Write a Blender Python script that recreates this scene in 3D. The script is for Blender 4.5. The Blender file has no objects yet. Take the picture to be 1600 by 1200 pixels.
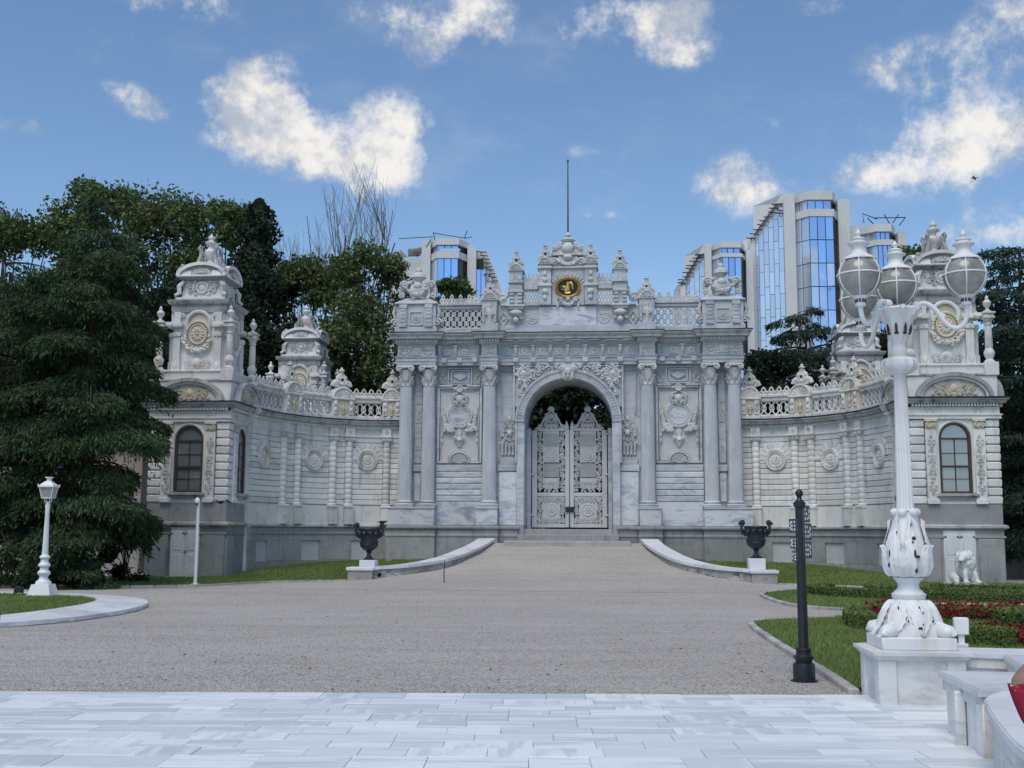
import bpy, math, random
import numpy as np
from mathutils import Vector, Matrix
R = math.radians; pi = math.pi; sin = math.sin; cos = math.cos
random.seed(7); rng = np.random.default_rng(7)
S = bpy.context.scene; COL = S.collection

# ------------------------------------------------------------------ camera, sky, sun, exposure
cam = bpy.data.cameras.new('camera'); camo = bpy.data.objects.new('camera', cam); COL.objects.link(camo)
cam.sensor_width = 36; cam.lens = 1783/1600*36; cam.clip_start = .1; cam.clip_end = 3000
PITCH = math.atan(232/1783)
camo.matrix_world = Matrix.Translation((0, 0, 1.7)) @ Matrix.Rotation(pi/2+PITCH, 4, 'X') @ Matrix.Rotation(.0045, 4, 'Z')
S.camera = camo
SUN_EL, SUN_AZ = 60, -158          # degrees; azimuth measured from the view axis, negative to the left
SKY_STRENGTH = .118
sun = bpy.data.lights.new('sun', 'SUN'); sun.energy = 1.85; sun.angle = R(38); sun.color = (1, .915, .80)
suno = bpy.data.objects.new('sun', sun); COL.objects.link(suno)
sd = Vector((sin(R(SUN_AZ))*cos(R(SUN_EL)), cos(R(SUN_AZ))*cos(R(SUN_EL)), sin(R(SUN_EL))))
suno.rotation_euler = (-sd).to_track_quat('-Z', 'Y').to_euler()
suno.location = sd*60
S.view_settings.view_transform = 'Standard'; S.view_settings.look = 'None'
S.view_settings.gamma = 1; S.view_settings.exposure = 0.2
S.render.engine = 'CYCLES'
try:
    S.cycles.max_bounces = 6; S.cycles.diffuse_bounces = 3; S.cycles.glossy_bounces = 3; S.cycles.transparent_max_bounces = 6
except Exception: pass

class NT:                                                # small node-tree writer
    def __init__(s, tree): s.t = tree; s.n = tree.nodes; s.l = tree.links
    def new(s, typ, **kw):
        n = s.n.new(typ)
        for k, v in kw.items():
            if k.startswith('i_'): n.inputs[int(k[2:]) if k[2:].isdigit() else k[2:].replace('_', ' ')].default_value = v
            else: setattr(n, k, v)
        return n
    def link(s, a, b): s.l.new(a, b)
    def math(s, op, a, b=None, c=None, clamp=False):
        n = s.new('ShaderNodeMath', operation=op, use_clamp=clamp)
        for i, v in enumerate((a, b, c)):
            if v is None: continue
            if isinstance(v, (int, float)): n.inputs[i].default_value = v
            else: s.link(v, n.inputs[i])
        return n.outputs[0]
    def mix(s, f, a, b, mode='MIX'):
        n = s.new('ShaderNodeMix', data_type='RGBA', blend_type=mode)
        for i, v in ((0, f), (6, a), (7, b)):
            if isinstance(v, (int, float)): n.inputs[i].default_value = v
            elif isinstance(v, tuple): n.inputs[i].default_value = v if len(v) == 4 else (*v, 1)
            else: s.link(v, n.inputs[i])
        return n.outputs[2]
    def ramp(s, f, lo, hi, smooth=True):
        n = s.new('ShaderNodeMapRange', interpolation_type='SMOOTHSTEP' if smooth else 'LINEAR')
        s.link(f, n.inputs[0]); n.inputs[1].default_value = lo; n.inputs[2].default_value = hi
        return n.outputs[0]
    def noise(s, vec, scale, detail=3, rough=.55, dist=0.):
        n = s.new('ShaderNodeTexNoise'); n.inputs['Scale'].default_value = scale; n.inputs['Detail'].default_value = detail
        n.inputs['Roughness'].default_value = rough; n.inputs['Distortion'].default_value = dist
        if vec is not None: s.link(vec, n.inputs['Vector'])
        return n.outputs[0]
    def scaled(s, vec, sc, off=None):
        n = s.new('ShaderNodeVectorMath', operation='MULTIPLY'); s.link(vec, n.inputs[0]); n.inputs[1].default_value = sc
        o = n.outputs[0]
        if off is not None:
            m = s.new('ShaderNodeVectorMath', operation='ADD'); s.link(o, m.inputs[0]); s.link(off, m.inputs[1]); o = m.outputs[0]
        return o

W = bpy.data.worlds.new('World'); S.world = W; W.use_nodes = True
def build_world():
    t = NT(W.node_tree); t.n.clear()
    out = t.new('ShaderNodeOutputWorld'); bg = t.new('ShaderNodeBackground'); t.link(bg.outputs[0], out.inputs[0])
    sky = t.new('ShaderNodeTexSky', sky_type='NISHITA', sun_disc=False, sun_elevation=R(SUN_EL), sun_rotation=R(SUN_AZ),
                altitude=0, air_density=1.0, dust_density=.35, ozone_density=2.2)
    co = t.new('ShaderNodeTexCoord'); d = co.outputs['Generated']
    sep = t.new('ShaderNodeSeparateXYZ'); t.link(d, sep.inputs[0])
    az = t.math('ARCTAN2', sep.outputs[0], sep.outputs[1]); el = t.math('ARCSINE', sep.outputs[2])
    warp = t.noise(d, 9, 5, .6); warp2 = t.noise(t.scaled(d, (1, 1, 1), None), 31, 6, .68)
    # clouds: elliptical banks given by azimuth, elevation, half width, half height (degrees), weight
    banks = []
    f = 1783
    for px, py, rx, ry, w in [(385, 150, 64, 56, 1.6), (415, 205, 68, 44, 1.35), (490, 235, 76, 40, 1.05), (560, 265, 70, 40, .75), (628, 215, 50, 54, 1.05), (590, 270, 60, 36, .7), (600, 180, 60, 30, .5),
                          (190, 148, 50, 17, .62), (235, 175, 36, 17, .6), (275, 2, 105, 26, .8), (204, 45, 16, 30, .55), (15, 200, 46, 16, .65),
                          (640, 30, 110, 34, .68), (665, 75, 46, 30, .6), (745, 30, 62, 46, .72), (890, 36, 36, 34, .62), (1010, 18, 110, 34, .75), (1045, 60, 74, 40, .6), (1055, 92, 40, 18, .55),
                          (1150, 285, 56, 40, 1.0), (1195, 305, 60, 20, .5), (1405, 95, 84, 36, .55), (1580, 40, 62, 52, .75), (1460, 128, 50, 18, .4), (1500, 185, 95, 34, .85), (1385, 262, 95, 30, .85),
                          (1540, 245, 115, 44, .95), (1620, 190, 60, 40, .5), (1590, 345, 66, 46, .85), (1500, 370, 50, 22, .6), (935, 335, 34, 10, .42), (910, 235, 40, 14, .32), (1215, 190, 40, 16, .36), (1280, 5, 70, 16, .5), (860, 300, 90, 90, .0)]:
        x = (px-800)/f; y = (600-py)/f
        v = Vector((x, cos(PITCH)-y*sin(PITCH), sin(PITCH)+y*cos(PITCH))).normalized()
        banks.append((math.atan2(v.x, v.y), math.asin(v.z), rx/f*.98, ry/f*.98, w))
    def field(daz, dele):
        tot = None
        for a, e, rx, ry, w in banks:
            if w == 0: continue
            dx = t.math('MULTIPLY', t.math('SUBTRACT', az, a+daz), 1/rx); dy = t.math('MULTIPLY', t.math('SUBTRACT', el, e+dele), 1/ry)
            q = t.math('ADD', t.math('MULTIPLY', dx, dx), t.math('MULTIPLY', dy, dy))
            g = t.math('MULTIPLY', t.math('EXPONENT', t.math('MULTIPLY', q, -.9)), w)
            tot = g if tot is None else t.math('ADD', tot, g)
        return tot
    dens = field(0, 0)
    # beyond the banks in view the same broken cumulus goes on all round
    far = t.ramp(t.math('ABSOLUTE', az), .55, .8)
    low = t.noise(t.scaled(d, (1, 1, 1.6)), 3.2, 2, .5)
    dens = t.math('ADD', dens, t.math('MULTIPLY', far, t.math('MULTIPLY', t.ramp(low, .5, .66), 1.0)))
    n1 = t.math('MULTIPLY', t.math('SUBTRACT', warp, .5), 2.6); n2 = t.math('MULTIPLY', t.math('SUBTRACT', warp2, .5), 2.3)
    raw = t.math('ADD', dens, t.math('MULTIPLY', t.math('ADD', n1, n2), t.ramp(dens, .02, .5)))
    alpha = t.ramp(raw, .16, 1.3)
    wisp = t.math('MULTIPLY', t.ramp(t.noise(t.scaled(d, (1, 1, 2)), 5, 6, .7), .5, .8), .16)
    alpha = t.math('MAXIMUM', t.math('MULTIPLY', alpha, .97), wisp)
    shade = t.ramp(t.math('ADD', t.math('MULTIPLY', t.noise(t.scaled(d, (1, 1, 1.3)), 11, 4, .55), .75), t.math('MULTIPLY', warp2, .45)), .50, .68)
    ccol = t.mix(shade, (.40, .445, .52), (.82, .79, .75))
    skyc = t.mix(1.0, sky.outputs[0], (SKY_STRENGTH*.90, SKY_STRENGTH*1.0, SKY_STRENGTH*1.06), 'MULTIPLY')
    up = t.ramp(sep.outputs[2], -.02, .02)
    t.link(t.mix(t.math('MULTIPLY', alpha, up), skyc, ccol), bg.inputs[0]); bg.inputs[1].default_value = 1.0
build_world()

# ------------------------------------------------------------------ materials
MATS = {}
def mat(name):
    m = bpy.data.materials.new(name); m.use_nodes = True; t = NT(m.node_tree)
    b = t.n['Principled BSDF']; MATS[name] = m
    geo = t.new('ShaderNodeNewGeometry'); oi = t.new('ShaderNodeObjectInfo')
    return m, t, b, geo.outputs['Position'], oi.outputs['Random'], geo
def bump(t, b, h, strength, dist=.02):
    n = t.new('ShaderNodeBump'); n.inputs['Strength'].default_value = strength; n.inputs['Distance'].default_value = dist
    t.link(h, n.inputs['Height']); t.link(n.outputs[0], b.inputs['Normal'])
def stone(name, c1, c2, stain=None, stain_amt=.5, rough=.75, streak=None, streak_amt=.5, streak_dir=(.5, .5, 3.), per=.12, drip=None, drip_amt=0., bs=.35, warm=None, warm_amt=0.):
    m, t, b, P, rnd, geo = mat(name)
    offn = t.new('ShaderNodeCombineXYZ'); 
    for i, k in enumerate((37., 11., 53.)): t.link(t.math('MULTIPLY', rnd, k), offn.inputs[i])
    off = offn.outputs[0]
    a = t.noise(P, 1.1, 5, .6); c = t.mix(t.ramp(a, .3, .7), c1, c2)
    if streak:
        v = t.noise(t.scaled(P, streak_dir, off), 1.3, 5, .62, 1.2)
        c = t.mix(t.math('MULTIPLY', t.ramp(v, .46, .7), streak_amt), c, streak)
        v2 = t.noise(t.scaled(P, tuple(q*2.3 for q in streak_dir), off), 2.1, 3, .5, .8)
        c = t.mix(t.math('MULTIPLY', t.ramp(v2, .56, .66), streak_amt*.5), c, streak)
    if warm:
        v = t.noise(P, .55, 4, .65); c = t.mix(t.math('MULTIPLY', t.ramp(v, .5, .68), warm_amt), c, warm)
    if drip:                                              # rain streaks: patches drawn out vertically
        v = t.noise(t.scaled(P, (3.2, 3.2, .28)), 1.5, 4, .65); w = t.noise(P, .7, 3, .6)
        c = t.mix(t.math('MULTIPLY', t.math('MULTIPLY', t.ramp(v, .47, .72), t.ramp(w, .38, .62)), drip_amt), c, drip)
    if stain:
        v = t.noise(P, 2.6, 6, .72); c = t.mix(t.math('MULTIPLY', t.ramp(v, .5, .74), stain_amt), c, stain)
    hsv = t.new('ShaderNodeHueSaturation'); t.link(c, hsv.inputs['Color'])
    t.link(t.math('ADD', t.math('MULTIPLY', rnd, 2*per), 1-per), hsv.inputs['Value'])
    t.link(hsv.outputs[0], b.inputs['Base Color']); b.inputs['Roughness'].default_value = rough
    h = t.math('ADD', t.noise(P, 14, 5, .65), t.math('MULTIPLY', t.noise(P, 70, 3, .6), .4)); bump(t, b, h, bs, .02)
    return m
stone('gate_marble', (.49, .51, .54), (.59, .605, .625), (.28, .29, .305), .55, .55, (.30, .335, .385), .75, (.35, .35, 2.2), .10, (.34, .345, .35), .4, .28)
stone('column_marble', (.50, .52, .55), (.60, .615, .635), (.36, .37, .385), .3, .55, (.34, .37, .42), .5, (2.4, 2.4, .3), .05, None, 0, .2)
stone('panel_marble', (.55, .57, .60), (.62, .63, .65), None, 0, .4, (.27, .31, .37), .95, (.6, .6, 1.5), .17, None, 0, .15)
stone('carved_marble', (.54, .54, .53), (.63, .625, .61), (.22, .22, .225), .7, .75, None, 0, (1, 1, 1), .06, (.33, .33, .325), .35, .5)
stone('blush_marble', (.53, .515, .49), (.57, .565, .555), (.40, .385, .36), .5, .6, None, 0, (1, 1, 1), .05, (.52, .42, .30), .45, .2)
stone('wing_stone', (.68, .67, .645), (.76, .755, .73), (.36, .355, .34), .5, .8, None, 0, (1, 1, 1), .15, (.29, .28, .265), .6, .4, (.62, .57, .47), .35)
stone('wing_carved', (.66, .64, .60), (.74, .725, .69), (.20, .195, .185), .75, .82, None, 0, (1, 1, 1), .08, (.18, .175, .165), .75, .55, (.60, .51, .36), .55)
stone('ochre_stone', (.60, .52, .37), (.62, .575, .48), (.36, .31, .24), .5, .82, None, 0, (1, 1, 1), .08, None, 0, .5)
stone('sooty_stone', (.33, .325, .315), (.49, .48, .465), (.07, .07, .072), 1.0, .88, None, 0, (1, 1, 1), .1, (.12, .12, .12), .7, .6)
stone('cornice_stone', (.44, .44, .435), (.54, .54, .53), (.12, .12, .125), .8, .85, None, 0, (1, 1, 1), .06, (.14, .14, .14), .7, .5)
stone('plinth_stone', (.28, .285, .28), (.35, .352, .345), (.14, .145, .15), .55, .85, None, 0, (1, 1, 1), .14, (.10, .10, .105), .55, .45)
stone('blind_stone', (.48, .49, .49), (.53, .535, .535), (.28, .28, .28), .4, .85, None, 0, (1, 1, 1), .05, None, 0, .3)
stone('kerb_marble', (.66, .67, .68), (.72, .725, .73), (.42, .43, .44), .4, .5, (.42, .46, .52), .5, (.8, .8, 1), .1, None, 0, .2)
stone('weathered_marble', (.66, .655, .64), (.73, .725, .71), (.40, .385, .36), .5, .55, (.42, .44, .47), .6, (.9, .9, 2.4), .08, (.58, .47, .34), .8, .3)
stone('rubble', (.33, .32, .30), (.45, .435, .41), (.17, .165, .15), .8, .9, None, 0, (1, 1, 1), .2, None, 0, .8)
stone('kerb_stone', (.36, .34, .31), (.46, .44, .41), (.20, .19, .17), .6, .9, None, 0, (1, 1, 1), .2, None, 0, .6)
stone('hotel_concrete', (.66, .665, .66), (.71, .715, .71), (.40, .39, .37), .3, .85, None, 0, (1, 1, 1), .04, None, 0, .1)
stone('pink_render', (.36, .29, .27), (.42, .35, .32), (.26, .21, .2), .5, .9, None, 0, (1, 1, 1), .04, None, 0, .2)
stone('statue_marble', (.60, .60, .59), (.70, .70, .69), (.36, .36, .355), .5, .6, None, 0, (1, 1, 1), .04, None, 0, .4)
stone('earth', (.10, .085, .06), (.14, .12, .09), (.06, .05, .04), .5, .95, None, 0, (1, 1, 1), .0, None, 0, .6)
stone('grey_iron', (.53, .535, .52), (.60, .605, .59), (.30, .29, .27), .35, .55, None, 0, (1, 1, 1), .03, None, 0, .2)
stone('white_iron', (.70, .70, .69), (.76, .76, .75), (.48, .44, .38), .4, .5, None, 0, (1, 1, 1), .02, (.50, .40, .29), .5, .12)
stone('white_paint', (.74, .75, .76), (.78, .785, .79), None, 0, .4, None, 0, (1, 1, 1), .02, None, 0, .05)
stone('door_paint', (.66, .665, .66), (.72, .72, .71), (.36, .35, .33), .5, .6, None, 0, (1, 1, 1), .03, (.38, .37, .35), .4, .2)
def plain(name, col, rough=.5, metal=0., spec=.5, noise_amt=.15, nscale=8):
    m, t, b, P, rnd, geo = mat(name)
    n = t.noise(P, nscale, 4, .6)
    c2 = tuple(max(0, q*(1-noise_amt*2)) for q in col)
    t.link(t.mix(t.ramp(n, .3, .7), c2, col), b.inputs['Base Color'])
    b.inputs['Roughness'].default_value = rough; b.inputs['Metallic'].default_value = metal; b.inputs['Specular IOR Level'].default_value = spec
    return m
plain('lead_capping', (.045, .047, .052), .7, 0, .3, .3, 3); plain('black_iron', (.014, .016, .02), .38); plain('urn_bronze', (.03, .038, .05), .5, .2); plain('dark_metal', (.05, .05, .055), .5, .4)
plain('gold', (.66, .46, .13), .38, .85, .5, .2, 20); plain('enamel', (.006, .008, .012), .25); plain('rust_and_hole_shade', (.05, .028, .024), .9)  # the rust colour also paints the shade inside holes and slots
plain('brown_wood', (.085, .05, .034), .55); plain('curtain', (.27, .29, .31), .8); plain('bark', (.085, .07, .055), .9, 0, .2, .3, 14); plain('pale_bark', (.24, .22, .20), .9, 0, .2, .25, 10)
plain('frosted_glass', (.34, .335, .29), .2, 0, .6, .25, 4); plain('milk_glass', (.42, .43, .41), .3, 0, .5, .12, 5)
plain('crow', (.006, .006, .008), .6); plain('gull', (.35, .36, .38), .7); plain('skin', (.30, .175, .135), .5, 0, .4, .06); plain('hair', (.02, .014, .01), .5)
plain('white_cloth', (.74, .75, .77), .85, 0, .3, .04); plain('top_cloth', (.17, .19, .23), .85); plain('canvas', (.50, .46, .40), .9); plain('maroon_tile', (.12, .03, .03), .8)
plain('grout', (.30, .30, .30), .9); plain('hole_shade', (.02, .02, .02), .8); plain('sign_plate', (.075, .085, .10), .55); plain('letter_white', (.8, .8, .8), .6, 0, .3, .02); plain('shoe', (.05, .04, .04), .6); plain('lip', (.28, .10, .09), .5)
def cloth_red():
    m, t, b, P, rnd, geo = mat('bandana')
    v = t.new('ShaderNodeTexVoronoi'); v.inputs['Scale'].default_value = 42; t.link(P, v.inputs['Vector'])
    w = t.noise(P, 30, 2, .5, 2.)
    k = t.math('MULTIPLY', t.ramp(v.outputs['Distance'], .26, .2), t.ramp(w, .47, .56))
    t.link(t.mix(k, (.27, .005, .025), (.75, .6, .62)), b.inputs['Base Color']); b.inputs['Roughness'].default_value = .85
cloth_red()
def window_glass(name, c, rough, metal):
    m, t, b, P, rnd, geo = mat(name)
    c2 = tuple(q*.82 for q in c)
    t.link(t.mix(rnd, c2, c), b.inputs['Base Color']); b.inputs['Metallic'].default_value = metal; b.inputs['Roughness'].default_value = rough
    bump(t, b, t.noise(P, .16, 3, .5), .05, .4)
window_glass('blue_glass', (.50, .66, .93), .05, .92); window_glass('pale_glass', (.74, .82, .92), .10, .55); window_glass('dark_glass', (.03, .045, .06), .06, .0); window_glass('pane_glass', (.34, .37, .41), .12, .55)  # pale glass lightened to carry bright cloud reflections in its colour
def leafmat(name, c1, c2, c3, rough=.6):
    m, t, b, P, rnd, geo = mat(name)
    ri = geo.outputs['Random Per Island']
    n = t.noise(P, .45, 3, .6)
    c = t.mix(t.ramp(n, .35, .65), c1, c2); c = t.mix(t.math('MULTIPLY', t.math('POWER', ri, 3.), .8), c, c3)
    t.link(c, b.inputs['Base Color']); b.inputs['Roughness'].default_value = rough; b.inputs['Specular IOR Level'].default_value = .25
    tr = t.new('ShaderNodeBsdfTranslucent'); t.link(c, tr.inputs[0]); mx = t.new('ShaderNodeMixShader'); mx.inputs[0].default_value = .22
    t.link(b.outputs[0], mx.inputs[1]); t.link(tr.outputs[0], mx.inputs[2]); t.link(mx.outputs[0], t.n['Material Output'].inputs[0])
leafmat('cedar_needle', (.024, .052, .024), (.042, .08, .033), (.095, .14, .055)); leafmat('cedar_right', (.02, .05, .038), (.035, .07, .05), (.08, .12, .07))
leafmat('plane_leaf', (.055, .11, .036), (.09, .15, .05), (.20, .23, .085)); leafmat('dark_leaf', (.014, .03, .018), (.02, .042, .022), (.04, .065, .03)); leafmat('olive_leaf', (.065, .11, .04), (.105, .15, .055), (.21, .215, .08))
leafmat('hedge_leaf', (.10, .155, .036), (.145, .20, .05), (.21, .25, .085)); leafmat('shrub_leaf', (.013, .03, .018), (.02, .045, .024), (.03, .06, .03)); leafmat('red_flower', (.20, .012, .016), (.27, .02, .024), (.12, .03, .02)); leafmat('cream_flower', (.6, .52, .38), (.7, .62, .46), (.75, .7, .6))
leafmat('dry_leaf', (.10, .065, .03), (.14, .09, .045), (.07, .05, .03)); leafmat('grass_blade', (.15, .22, .06), (.20, .27, .075), (.28, .31, .12))
def grassbase():
    m, t, b, P, rnd, geo = mat('lawn_soil')
    c = t.mix(t.ramp(t.noise(P, .6, 4, .6), .35, .65), (.12, .18, .05), (.16, .215, .062)); c = t.mix(t.ramp(t.noise(P, 22, 4, .7), .45, .75), c, (.10, .13, .045))
    t.link(c, b.inputs['Base Color']); b.inputs['Roughness'].default_value = .95; b.inputs['Specular IOR Level'].default_value = .1
    bump(t, b, t.noise(P, 60, 4, .7), .8, .03)
grassbase()
def gravelmat():
    m, t, b, P, rnd, geo = mat('gravel')
    v = t.new('ShaderNodeTexVoronoi'); v.inputs['Scale'].default_value = 42; t.link(P, v.inputs['Vector'])
    hs = t.new('ShaderNodeSeparateColor'); t.link(v.outputs['Color'], hs.inputs[0])
    c = t.mix(t.ramp(t.noise(P, .22, 5, .6), .35, .65), (.48, .445, .40), (.56, .525, .475)); c = t.mix(t.math('MULTIPLY', t.ramp(t.noise(t.scaled(P, (.12, .9, 1)), 1.1, 4, .6, 1.5), .49, .62), .3), c, (.33, .30, .27)); c = t.mix(t.math('MULTIPLY', t.ramp(t.noise(P, 1.9, 5, .7), .56, .74), .4), c, (.62, .57, .51))
    c = t.mix(t.math('MULTIPLY', t.ramp(t.noise(t.scaled(P, (.35, 1.6, 1)), .9, 5, .65), .5, .75), .5), c, (.37, .32, .27))
    c = t.mix(t.math('MULTIPLY', t.math('POWER', hs.outputs[0], 3.), .7), c, (.15, .135, .12)); c = t.mix(t.math('MULTIPLY', t.math('POWER', hs.outputs[1], 3.), .8), c, (.68, .65, .61))
    t.link(c, b.inputs['Base Color']); b.inputs['Roughness'].default_value = .95; b.inputs['Specular IOR Level'].default_value = .15
    h = t.math('ADD', t.math('MULTIPLY', v.outputs['Distance'], -1.), t.noise(P, 9, 5, .7)); bump(t, b, h, .9, .03)
gravelmat()
def pavemat():
    m, t, b, P, rnd, geo = mat('paving_marble')
    cx = t.new('ShaderNodeCombineXYZ'); t.link(t.math('MULTIPLY', rnd, 91.), cx.inputs[0]); t.link(t.math('MULTIPLY', rnd, 57.), cx.inputs[1])
    # veins run along the slab, or across it for some slabs
    Pa = t.scaled(P, (.55, 5., 1), cx.outputs[0]); Pb = t.scaled(P, (4.5, .8, 1), cx.outputs[0])
    sel = t.math('GREATER_THAN', t.math('FRACT', t.math('MULTIPLY', rnd, 7.31)), .8)
    vm = t.new('ShaderNodeMix', data_type='VECTOR'); t.link(sel, vm.inputs[0]); t.link(Pa, vm.inputs[4]); t.link(Pb, vm.inputs[5])
    n = t.noise(vm.outputs[1], 1.1, 5, .6, .6)
    amt = t.math('FRACT', t.math('MULTIPLY', rnd, 13.7))
    base = t.mix(t.ramp(amt, .3, .75), (.82, .85, .86), (.56, .62, .66))
    c = t.mix(t.math('MULTIPLY', t.ramp(n, .45, .62), .75), base, t.mix(t.ramp(amt, .3, .75), (.56, .62, .665), (.82, .85, .86)))
    c = t.mix(t.math('MULTIPLY', t.ramp(t.noise(P, 6, 6, .75), .55, .8), .25), c, (.40, .40, .40))
    t.link(c, b.inputs['Base Color']); b.inputs['Roughness'].default_value = .42; t.link(t.math('ADD', t.math('MULTIPLY', t.noise(P, 5, 4, .6), .25), .3), b.inputs['Roughness'])
    b.inputs['Specular IOR Level'].default_value = .35
    bump(t, b, t.noise(P, 30, 4, .6), .08, .01)
pavemat()
# ------------------------------------------------------------------ mesh helpers
class MB:
    def __init__(s): s.v = []; s.f = []
    def add(s, v, f, T=None):
        b = len(s.v)
        s.v += [tuple(T @ Vector(p)) for p in v] if T is not None else [tuple(p) for p in v]
        s.f += [tuple(b+i for i in q) for q in f]; return s
    def merge(s, o, T=None, flip=False):
        return s.add(o.v, [q[::-1] for q in o.f] if flip else o.f, T)
    def warp(s, fn): s.v = [fn(*p) for p in s.v]; return s
    def box(s, x0, x1, y0, y1, z0, z1, c=0., T=None):
        if c <= 0:
            v = [(x, y, z) for x in (x0, x1) for y in (y0, y1) for z in (z0, z1)]
            return s.add(v, [(0, 1, 3, 2), (4, 6, 7, 5), (0, 4, 5, 1), (2, 3, 7, 6), (0, 2, 6, 4), (1, 5, 7, 3)], T)
        c = min(c, (x1-x0)*.45, (y1-y0)*.45, (z1-z0)*.45)
        v = []
        for x, sx in ((x0, 1), (x1, -1)):
            for y, sy in ((y0, 1), (y1, -1)):
                for z, sz in ((z0, 1), (z1, -1)):
                    v += [(x, y+sy*c, z+sz*c), (x+sx*c, y, z+sz*c), (x+sx*c, y+sy*c, z)]
        I = lambda a, b, d, k: (a*4+b*2+d)*3+k
        f = [(I(0,0,0,0), I(0,0,1,0), I(0,1,1,0), I(0,1,0,0)), (I(1,0,0,0), I(1,1,0,0), I(1,1,1,0), I(1,0,1,0)),
             (I(0,0,0,1), I(1,0,0,1), I(1,0,1,1), I(0,0,1,1)), (I(0,1,0,1), I(0,1,1,1), I(1,1,1,1), I(1,1,0,1)),
             (I(0,0,0,2), I(0,1,0,2), I(1,1,0,2), I(1,0,0,2)), (I(0,0,1,2), I(1,0,1,2), I(1,1,1,2), I(0,1,1,2))]
        for a in (0, 1):
            for b in (0, 1):
                q = (I(a,b,0,0), I(a,b,0,1), I(a,b,1,1), I(a,b,1,0)); f.append(q if (a+b) % 2 == 0 else q[::-1])
                q = (I(0,a,b,1), I(0,a,b,2), I(1,a,b,2), I(1,a,b,1)); f.append(q if (a+b) % 2 == 0 else q[::-1])
                q = (I(a,0,b,2), I(a,0,b,0), I(a,1,b,0), I(a,1,b,2)); f.append(q if (a+b) % 2 == 0 else q[::-1])
                for d in (0, 1):
                    q = (I(a,b,d,0), I(a,b,d,2), I(a,b,d,1)); f.append(q if (a+b+d) % 2 == 0 else q[::-1])
        return s.add(v, f, T)
    def bar(s, x0, x1, poly, nx=1, T=None):               # prism along x; poly = [(y, z)]
        n = len(poly); v = []; f = []
        for i in range(nx+1):
            x = x0+(x1-x0)*i/nx; v += [(x, y, z) for y, z in poly]
        for i in range(nx):
            for j in range(n):
                k = (j+1) % n; f.append((i*n+j, i*n+k, (i+1)*n+k, (i+1)*n+j))
        f += [tuple(range(n))[::-1], tuple(nx*n+j for j in range(n))]
        return s.add(v, f, T)
    def cbar(s, x0, x1, y0, y1, z0, z1, nx=1, c=.02, T=None):   # bar with front edges chamfered (y0 is the front)
        return s.bar(x0, x1, [(y1, z0), (y1, z1), (y0+c, z1), (y0, z1-c), (y0, z0+c), (y0+c, z0)], nx, T)
    def prism(s, poly, y0, y1, T=None):                   # prism along y; poly = [(x, z)] counter-clockwise seen from the front
        n = len(poly); v = [(x, y0, z) for x, z in poly]+[(x, y1, z) for x, z in poly]
        f = [tuple(range(n)), tuple(range(2*n-1, n-1, -1))]+[(i, i+n, (i+1) % n+n, (i+1) % n) for i in range(n)]
        return s.add(v, f, T)
    def frustum(s, a, b, z0, z1, cx=0, cy=0):             # half sizes (hx, hy) at bottom and top
        v = [(cx+sx*h[0], cy+sy*h[1], z) for h, z in ((a, z0), (b, z1)) for sx, sy in ((-1,-1), (1,-1), (1,1), (-1,1))]
        return s.add(v, [(3,2,1,0), (4,5,6,7)]+[(i, (i+1) % 4, (i+1) % 4+4, i+4) for i in range(4)])
    def lathe(s, prof, n=16, a0=0., a1=2*pi, mod=None, T=None, c=(0, 0, 0)):
        full = abs(a1-a0-2*pi) < 1e-6; m = n if full else n+1; v = []; f = []
        for r, z in prof:
            for i in range(m):
                a = a0+(a1-a0)*i/n; q = r*(mod(a, z) if mod else 1)
                v.append((c[0]+q*cos(a), c[1]+q*sin(a), c[2]+z))
        for j in range(len(prof)-1):
            for i in range(n):
                k = (i+1) % m; f.append((j*m+i, j*m+k, (j+1)*m+k, (j+1)*m+i))
        if full:
            if prof[0][0] > 1e-4: f.append(tuple(range(m))[::-1])
            if prof[-1][0] > 1e-4: f.append(tuple((len(prof)-1)*m+i for i in range(m)))
        return s.add(v, f, T)
    def tube(s, path, r, n=6, closed=False, T=None, flat=None):
        P = [Vector(p) for p in path]; k = len(P); v = []; f = []
        rr = r if isinstance(r, (list, tuple)) else [r]*k
        up = None
        for i in range(k):
            d = (P[(i+1) % k]-P[i-1]) if closed else (P[min(i+1, k-1)]-P[max(i-1, 0)])
            d = d.normalized() if d.length > 1e-9 else Vector((0, 0, 1))
            if up is None: up = d.orthogonal().normalized()
            up = (up-d*up.dot(d)); up = up.normalized() if up.length > 1e-6 else d.orthogonal().normalized()
            w = d.cross(up)
            for j in range(n):
                a = 2*pi*j/n; o = (up*cos(a)+w*sin(a))*rr[i]
                if flat: o = Vector((o.x*flat[0], o.y*flat[1], o.z*flat[2]))
                v.append(P[i]+o)
        for i in range(k if closed else k-1):
            for j in range(n):
                a = i*n+j; b = i*n+(j+1) % n; c2 = ((i+1) % k)*n
                f.append((a, b, c2+(j+1) % n, c2+j))
        if not closed: f += [tuple(range(n))[::-1], tuple((k-1)*n+j for j in range(n))]
        return s.add(v, f, T)
    def band(s, path, w, y0, y1, closed=False, T=None):   # flat strip in the x-z plane, w wide, from y0 (front) to y1
        k = len(path); v = []; f = []
        for i in range(k):
            a = path[i-1] if (closed or i) else path[0]; b = path[(i+1) % k] if (closed or i < k-1) else path[-1]
            dx, dz = b[0]-a[0], b[1]-a[1]; L = math.hypot(dx, dz) or 1; nx, nz = -dz/L*w/2, dx/L*w/2; x, z = path[i]
            v += [(x+nx, y0, z+nz), (x-nx, y0, z-nz), (x-nx, y1, z-nz), (x+nx, y1, z+nz)]
        for i in range(k if closed else k-1):
            j = (i+1) % k
            for q in range(4): f.append((i*4+q, i*4+(q+1) % 4, j*4+(q+1) % 4, j*4+q))
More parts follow.
